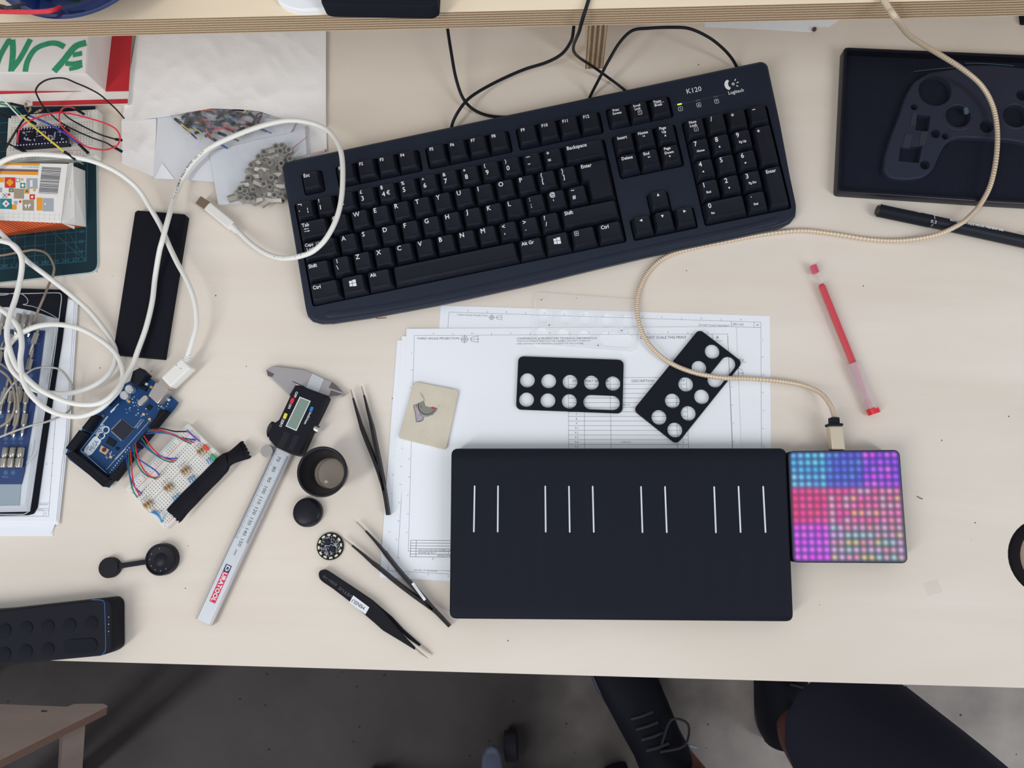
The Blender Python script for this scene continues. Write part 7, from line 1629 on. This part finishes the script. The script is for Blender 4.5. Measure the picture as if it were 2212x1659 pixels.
# ------------------------------------------------------------------ office chair foot at the bottom edge
c = W(1075, 1760, -750); ch = thing('office_chair', 'dark office chair base, its grey foot at the bottom edge of the photo', 'chair', (c[0], c[1], -750))
gm_ = M('chair_grey', (92, 98, 122), 0.3, metal=0.3); dk = M('chair_dark', (30, 31, 40), 0.6, spec=0.15)
C_ = Vector((c[0], c[1]))
tipL, tipR = W(1062, 1612, -690), W(1112, 1640, -705)
for k in range(5):
    a = math.atan2(tipL[1] - c[1], tipL[0] - c[0]) + 2 * PI * k / 5; L_ = math.hypot(tipL[0] - c[0], tipL[1] - c[1]) + (0 if k == 0 else 100)
    dv2 = Vector((math.cos(a), math.sin(a))); e = C_ + dv2 * L_
    mb = MB(); mb.tube(smooth([(C_.x, C_.y, -660), (*(C_ + dv2 * L_ * 0.5), -668), (*(C_ + dv2 * (L_ - 14)), -684), (*e, -694)], 4), [22] * 9 + [20, 17, 14, 8][:4], gm_, 12, sq=0.6) if False else mb.tube([(C_.x, C_.y, -660), (*(C_ + dv2 * L_ * 0.5), -668), (*(C_ + dv2 * (L_ - 16)), -684), (*(C_ + dv2 * (L_ - 5)), -688), (*e, -694)], [24, 21, 17, 13, 5], gm_, 14, sq=0.6); mb.build('foot_arm', ch, smooth_angle=60)
    w = e + Vector((-dv2.y, dv2.x)) * (-30 if k == 0 else 0) - dv2 * (10 if k == 0 else 14)
    mb = MB(); ax = Vector((-dv2.y, dv2.x)) * 11
    mb.tube([(*(w - ax), -725), (*(w - ax * 0.9), -725), (*(w + ax * 0.9), -725), (*(w + ax), -725)], [20, 25, 25, 20], dk, 24); mb.build('caster', ch)
mb = MB(); mb.lathe([(0, -690), (38, -690), (34, -640), (26, -600), (26, -420), (0, -420)], c[0], c[1], dk, 24); mb.build('column', ch)
mb = MB(); mb.prism(rrect(c[0] - 190, c[1] - 420, c[0] + 190, c[1] - 60, 60), -330, -280, dk, 12, botbev=8); mb.build('seat', ch)
mb = MB(); mb.box(c[0] - 60, c[0] + 60, c[1] - 240, c[1] + 20, -420, -330, dk); mb.build('seat_mechanism', ch)

# ------------------------------------------------------------------ person standing at the bench
def skin_obj(name, joints, edges, mat, parent, sub=2, root=0):
    me = bpy.data.meshes.new(name); me.from_pydata([(x / 1000 , y / 1000, z / 1000) for x, y, z, r in joints], edges, []); me.materials.append(mat)
    o = bpy.data.objects.new(name, me); COL.objects.link(o); o.parent = parent
    sk = o.modifiers.new('skin', 'SKIN'); sk.use_smooth_shade = True
    for i, v in enumerate(me.skin_vertices[0].data): r = joints[i][3]; r = r if isinstance(r, tuple) else (r, r); v.radius = (r[0] / 1000, r[1] / 1000); v.use_root = (i == root)
    ss = o.modifiers.new('sub', 'SUBSURF'); ss.levels = sub; ss.render_levels = sub
    return o
lf_, rf_ = (238, -402), (392, -322)          # ankles on the floor plan
px0, py0 = 318, -430
per = lthing('person', 'person in black shorts and black trainers standing at the bench', 'person', (px0, py0, -750))
skm = M('skin', (100, 58, 50), 0.55, spec=0.3, var=0.06, vscale=30); cloth = M('black_cloth', (52, 53, 68), 0.9, spec=0.06, bump=0.4, bscale=220); hairm = M('dark_hair', (30, 24, 22), 0.7)
def J(x, y, z, r): return (x - px0, y - py0, z, r)
J_ = [J(318, -440, 900, (150, 110)),                          # 0 pelvis
      J(318, -446, 1050, (135, 100)), J(318, -450, 1220, (160, 105)), J(318, -452, 1370, (150, 90)), J(318, -452, 1450, (60, 58)), J(318, -440, 1510, (54, 56)),   # 1-5
      J(318, -430, 1570, (70, 84)), J(318, -428, 1650, (76, 92)), J(318, -434, 1710, (58, 74)),  # 6-8 head
      J(240, -430, 850, 92), J(236, -424, 640, 74), J(234, -420, 480, 58), J(236, -430, 330, 56), J(228, -434, 160, 38), J(224, -430, 75, 34), J(202, -396, 44, 26), J(162, -332, 34, 18), J(144, -302, 30, 13),   # 9-17 left leg
      J(398, -400, 850, 92), J(396, -350, 640, 76), J(388, -322, 480, 60), J(376, -334, 330, 58), J(378, -336, 160, 42), J(388, -332, 80, 34), J(384, -300, 46, 26), J(378, -240, 36, 18), J(374, -210, 30, 13),  # 18-26 right leg
      J(150, -455, 1390, 56), J(110, -470, 1150, 44), J(120, -440, 930, 33), J(124, -420, 860, (34, 20)), J(124, -408, 810, (38, 15)),  # 27-31 left arm
      J(486, -455, 1390, 56), J(526, -470, 1150, 44), J(516, -440, 930, 33), J(512, -420, 860, (34, 20)), J(512, -408, 810, (38, 15))]  # 32-36 right arm
E_ = [(0, 1), (1, 2), (2, 3), (3, 4), (4, 5), (5, 6), (6, 7), (7, 8), (0, 9), (9, 10), (10, 11), (11, 12), (12, 13), (13, 14), (14, 15), (15, 16), (16, 17), (0, 18), (18, 19), (19, 20), (20, 21), (21, 22), (22, 23), (23, 24), (24, 25), (25, 26),
      (3, 27), (27, 28), (28, 29), (29, 30), (30, 31), (3, 32), (32, 33), (33, 34), (34, 35), (35, 36)]
k = len(J_)
for sx, base in ((-1, 31), (1, 36)):
    bx = 124 if sx < 0 else 512
    for f, (off, ln) in enumerate(((-24, 62), (-8, 74), (8, 80), (24, 70))):
        y0 = -408 + off
        J_ += [J(bx, y0, 795, 9), J(bx - 4 * sx, y0, 795 - ln * 0.5, 8.5), J(bx - 16 * sx, y0, 795 - ln, 7.5)]; E_ += [(base, k), (k, k + 1), (k + 1, k + 2)]; k += 3
    J_ += [J(bx - 10 * sx, -376, 830, 10), J(bx - 22 * sx, -362, 795, 9), J(bx - 26 * sx, -360, 768, 8)]; E_ += [(base - 1, k), (k, k + 1), (k + 1, k + 2)]; k += 3
body = skin_obj('body', J_, E_, skm, per)
# shorts, shirt, shoes, hair
skin_obj('shorts', [J(318, -440, 930, (168, 126)), J(236, -432, 830, 108), J(238, -424, 650, 104), J(236, -426, 540, 100), J(398, -404, 830, 108), J(400, -352, 660, 108), J(392, -316, 520, 106), J(392, -296, 380, 102), J(396, -280, 260, 104), J(318, -444, 1030, (150, 116))], [(0, 1), (1, 2), (2, 3), (0, 4), (4, 5), (5, 6), (6, 7), (7, 8), (0, 9)], cloth, per)
skin_obj('shirt', [J(318, -446, 1010, (152, 118)), J(318, -450, 1220, (176, 120)), J(318, -452, 1380, (160, 100)), J(318, -450, 1440, (76, 72)), J(148, -456, 1390, 70), J(118, -468, 1210, 62), J(488, -456, 1390, 70), J(518, -468, 1210, 62)], [(0, 1), (1, 2), (2, 3), (2, 4), (4, 5), (2, 6), (6, 7)], M('shirt_cloth', (44, 46, 58), 0.9, spec=0.08), per)
skin_obj('hair', [J(318, -440, 1700, (76, 92)), J(318, -452, 1660, (80, 92)), J(318, -470, 1610, (70, 60))], [(0, 1), (1, 2)], hairm, per)
def shoe(x, y, an, mirror=1, kw=1.0):
    """trainer 290 mm long, heel at x,y, pointing along an"""
    c_, s_ = math.cos(an), math.sin(an)
    def T_(u, v):
        v *= kw
        return (x + u * c_ - v * s_ - px0, y + u * s_ + v * c_ - py0)
    sole = [T_(u, v * mirror) for u, v in ((-10, 0), (-4, -28), (30, -38), (100, -34), (190, -48), (245, -44), (280, -22), (290, 6), (276, 32), (230, 44), (160, 38), (100, 32), (30, 38), (-4, 28))]
    mb = MB(); mb.prism(rnd(sole, 14, 4), 0, 24, M('shoe_sole', (52, 56, 68), 0.6), 5); mb.build('sole', per)
    secs = [(0, 30, 24, 92, 0), (24, 38, 24, 104, 0), (60, 40, 24, 106, 0), (100, 38, 24, 90, -1), (150, 41, 24, 72, -2), (200, 43, 24, 58, -3), (245, 38, 24, 48, 0), (274, 24, 24, 38, 4)]
    vs = []; n = 16
    for u, w, z0_, z1_, o_ in secs:
        for k_ in range(n):
            a = PI * k_ / (n - 1); v = w * math.cos(a); z = z0_ + (z1_ - z0_) * (math.sin(a) ** 0.7); px_, py_ = T_(u, (v + o_) * mirror); vs.append((px_, py_, z))
    fs = [(i * n + j, (i + 1) * n + j, (i + 1) * n + j + 1, i * n + j + 1) for i in range(len(secs) - 1) for j in range(n - 1)]
    if mirror > 0: fs = [tuple(reversed(f)) for f in fs]
    fs += [tuple(range(n)), tuple(reversed(range((len(secs) - 1) * n, len(secs) * n)))]
    mb = MB(); mb.add(vs, fs, M('shoe_black', (19, 21, 30), 0.6, spec=0.12)); mb.build('shoe', per, smooth_angle=60)
    mb = MB()
    for u in (108, 124, 140, 156):
        z = 92 - (u - 100) * 0.42; a, b = T_(u, -16), T_(u + 6, 16); mb.tube([(a[0], a[1], z), ((a[0] + b[0]) / 2, (a[1] + b[1]) / 2, z + 4), (b[0], b[1], z)], 2.6, M('lace', (25, 27, 36), 0.7), 6)
    a = T_(104, 0); mb.tube(smooth([(a[0], a[1], 94), (*T_(96, -34), 96), (*T_(118, -52), 84), (*T_(136, -34), 84), (*T_(112, -6), 92)], 4), 2.2, MATS['lace'], 6); mb.build('lace', per)
    mb = MB(); a, b = T_(92, -40), T_(82, -47); mb.tube([(*a, 92), (*b, 86)], 2.8, M('lace_tip', (120, 136, 146), 0.3), 6); mb.build('lace_tip', per)
shoe(214, -466, math.radians(117), 1, 1.16)
shoe(383, -372, math.radians(93), 1, 1.1)

# ------------------------------------------------------------------ small lamp head just inside the right edge
q = W(2272, 1205, 300); lm = thing('gooseneck_lamp', 'small round black-rimmed lamp head just showing at the right edge', 'lamp', (600, -40, 0))
rimm = M('lamp_rim', (26, 22, 27), 0.7, spec=0.1); tan = M('lamp_face', (150, 132, 108), 0.6)
mb = MB(); mb.lathe([(4, -9), (14, -7), (18.6, -3), (19.5, 0), (18.6, 1.2), (15.2, 1.2), (14.6, -0.6)], q[0], q[1], rimm, 40, 300); mb.build('head', lm, smooth_angle=60)
mb = MB(); mb.lathe([(0, 0), (14.8, -0.6)][::-1], q[0], q[1], tan, 36, 300); mb.build('face', lm)
mb = MB(); mb.tube(smooth([(q[0] + 6, q[1], 290), (q[0] + 60, q[1] + 6, 250), (560, -40, 190), (598, -40, 100), (600, -40, 12)], 8), 4, rimm, 12); mb.build('neck', lm, smooth_angle=80)
mb = MB(); mb.lathe([(0, 0.1), (52, 0.1), (54, 2), (52, 12), (8, 14), (0, 14)], 600, -40, rimm, 40); mb.build('base', lm)

# small pieces hang under the part they sit on
NEST = {'resistor': {'band': 'body'}, 'digital_caliper': {'display_frame': 'housing', 'display': 'housing', 'button': 'housing', 'housing_print': 'housing', 'thumb_grip': 'housing', 'grip_rib': 'housing', 'lock_screw': 'housing', 'scale_plate': 'beam', 'scale_print': 'beam', 'brand_badge': 'beam', 'jaw_bevel': 'measuring_jaw'},
        'keyboard': {'indicator_symbol': 'case', 'indicator_light': 'case', 'model_number': 'case', 'brand_mark': 'case', 'seam': 'case', 'foot': 'case', 'palm_edge': 'case'},
        'microcontroller_board': {'button_cap': 'reset_button', 'chip_legs': 'main_chip', 'silkscreen': 'board', 'regulator_tab': 'voltage_regulator'},
        'breadboard': {'contact_holes': 'board', 'rail_lines': 'board', 'rail_marks': 'board'}, 'usb_cable': {'boot': 'plug_housing', 'housing_mark': 'plug_housing', 'strain_relief': 'plug_shell', 'print': 'cord'},
        'person': {'sole': 'shoe', 'lace': 'shoe', 'lace_tip': 'shoe'}, 'control_block': {'indicator_dot': 'case', 'blue_seam': 'case'}, 'tweezers': {'tip': 'arm', 'name_label': 'arm', 'engraving': 'arm'},
        'gamepad_shell': {'stick_collar': 'shell', 'grip_pad': 'shell'}, 'jumper_wire': {'pin': 'plug'}, 'bit_set': {'blister_edge': 'blister'}, 'fineliner_pen': {'clip': 'cap', 'print': 'barrel'},
        'gel_pen': {'print': 'barrel', 'cap_end': 'cap', 'nib': 'refill'}, 'double_disc_knob': {'contact_dot': 'large_disc'}, 'round_circuit_board': {'solder_marks': 'board'}, 'cutting_mat': {'grid_print': 'mat'},
        'small_box': {'mosaic_print': 'carton', 'barcode': 'carton', 'scribble': 'carton'}, 'cardboard_box': {'card': 'lid'}, 'paper_sheet': {'print': 'sheet'}, 'office_chair': {'caster': 'foot_arm'}, 'circuit_board': {'print': 'board', 'chip': 'board'}}
base = lambda n: n.rsplit('.', 1)[0] if n[-3:].isdigit() and '.' in n else n
def mid(o): a = np.array([v.co[:] for v in o.data.vertices]); return a.mean(0)
for r in [o for o in bpy.data.objects if o.parent is None and base(o.name) in NEST]:
    rule = NEST[base(r.name)]; kids = [c for c in r.children if c.type == 'MESH']
    for c in kids:
        want = rule.get(base(c.name))
        if not want: continue
        hosts = [h for h in kids if base(h.name) == want]
        if hosts: m0 = mid(c); c.parent = min(hosts, key=lambda h: float(np.linalg.norm(mid(h) - m0)))
# tidy helper values off the finished objects
for o in bpy.data.objects:
    for k_ in ('_o', '_w'):
        if k_ in o: del o[k_]
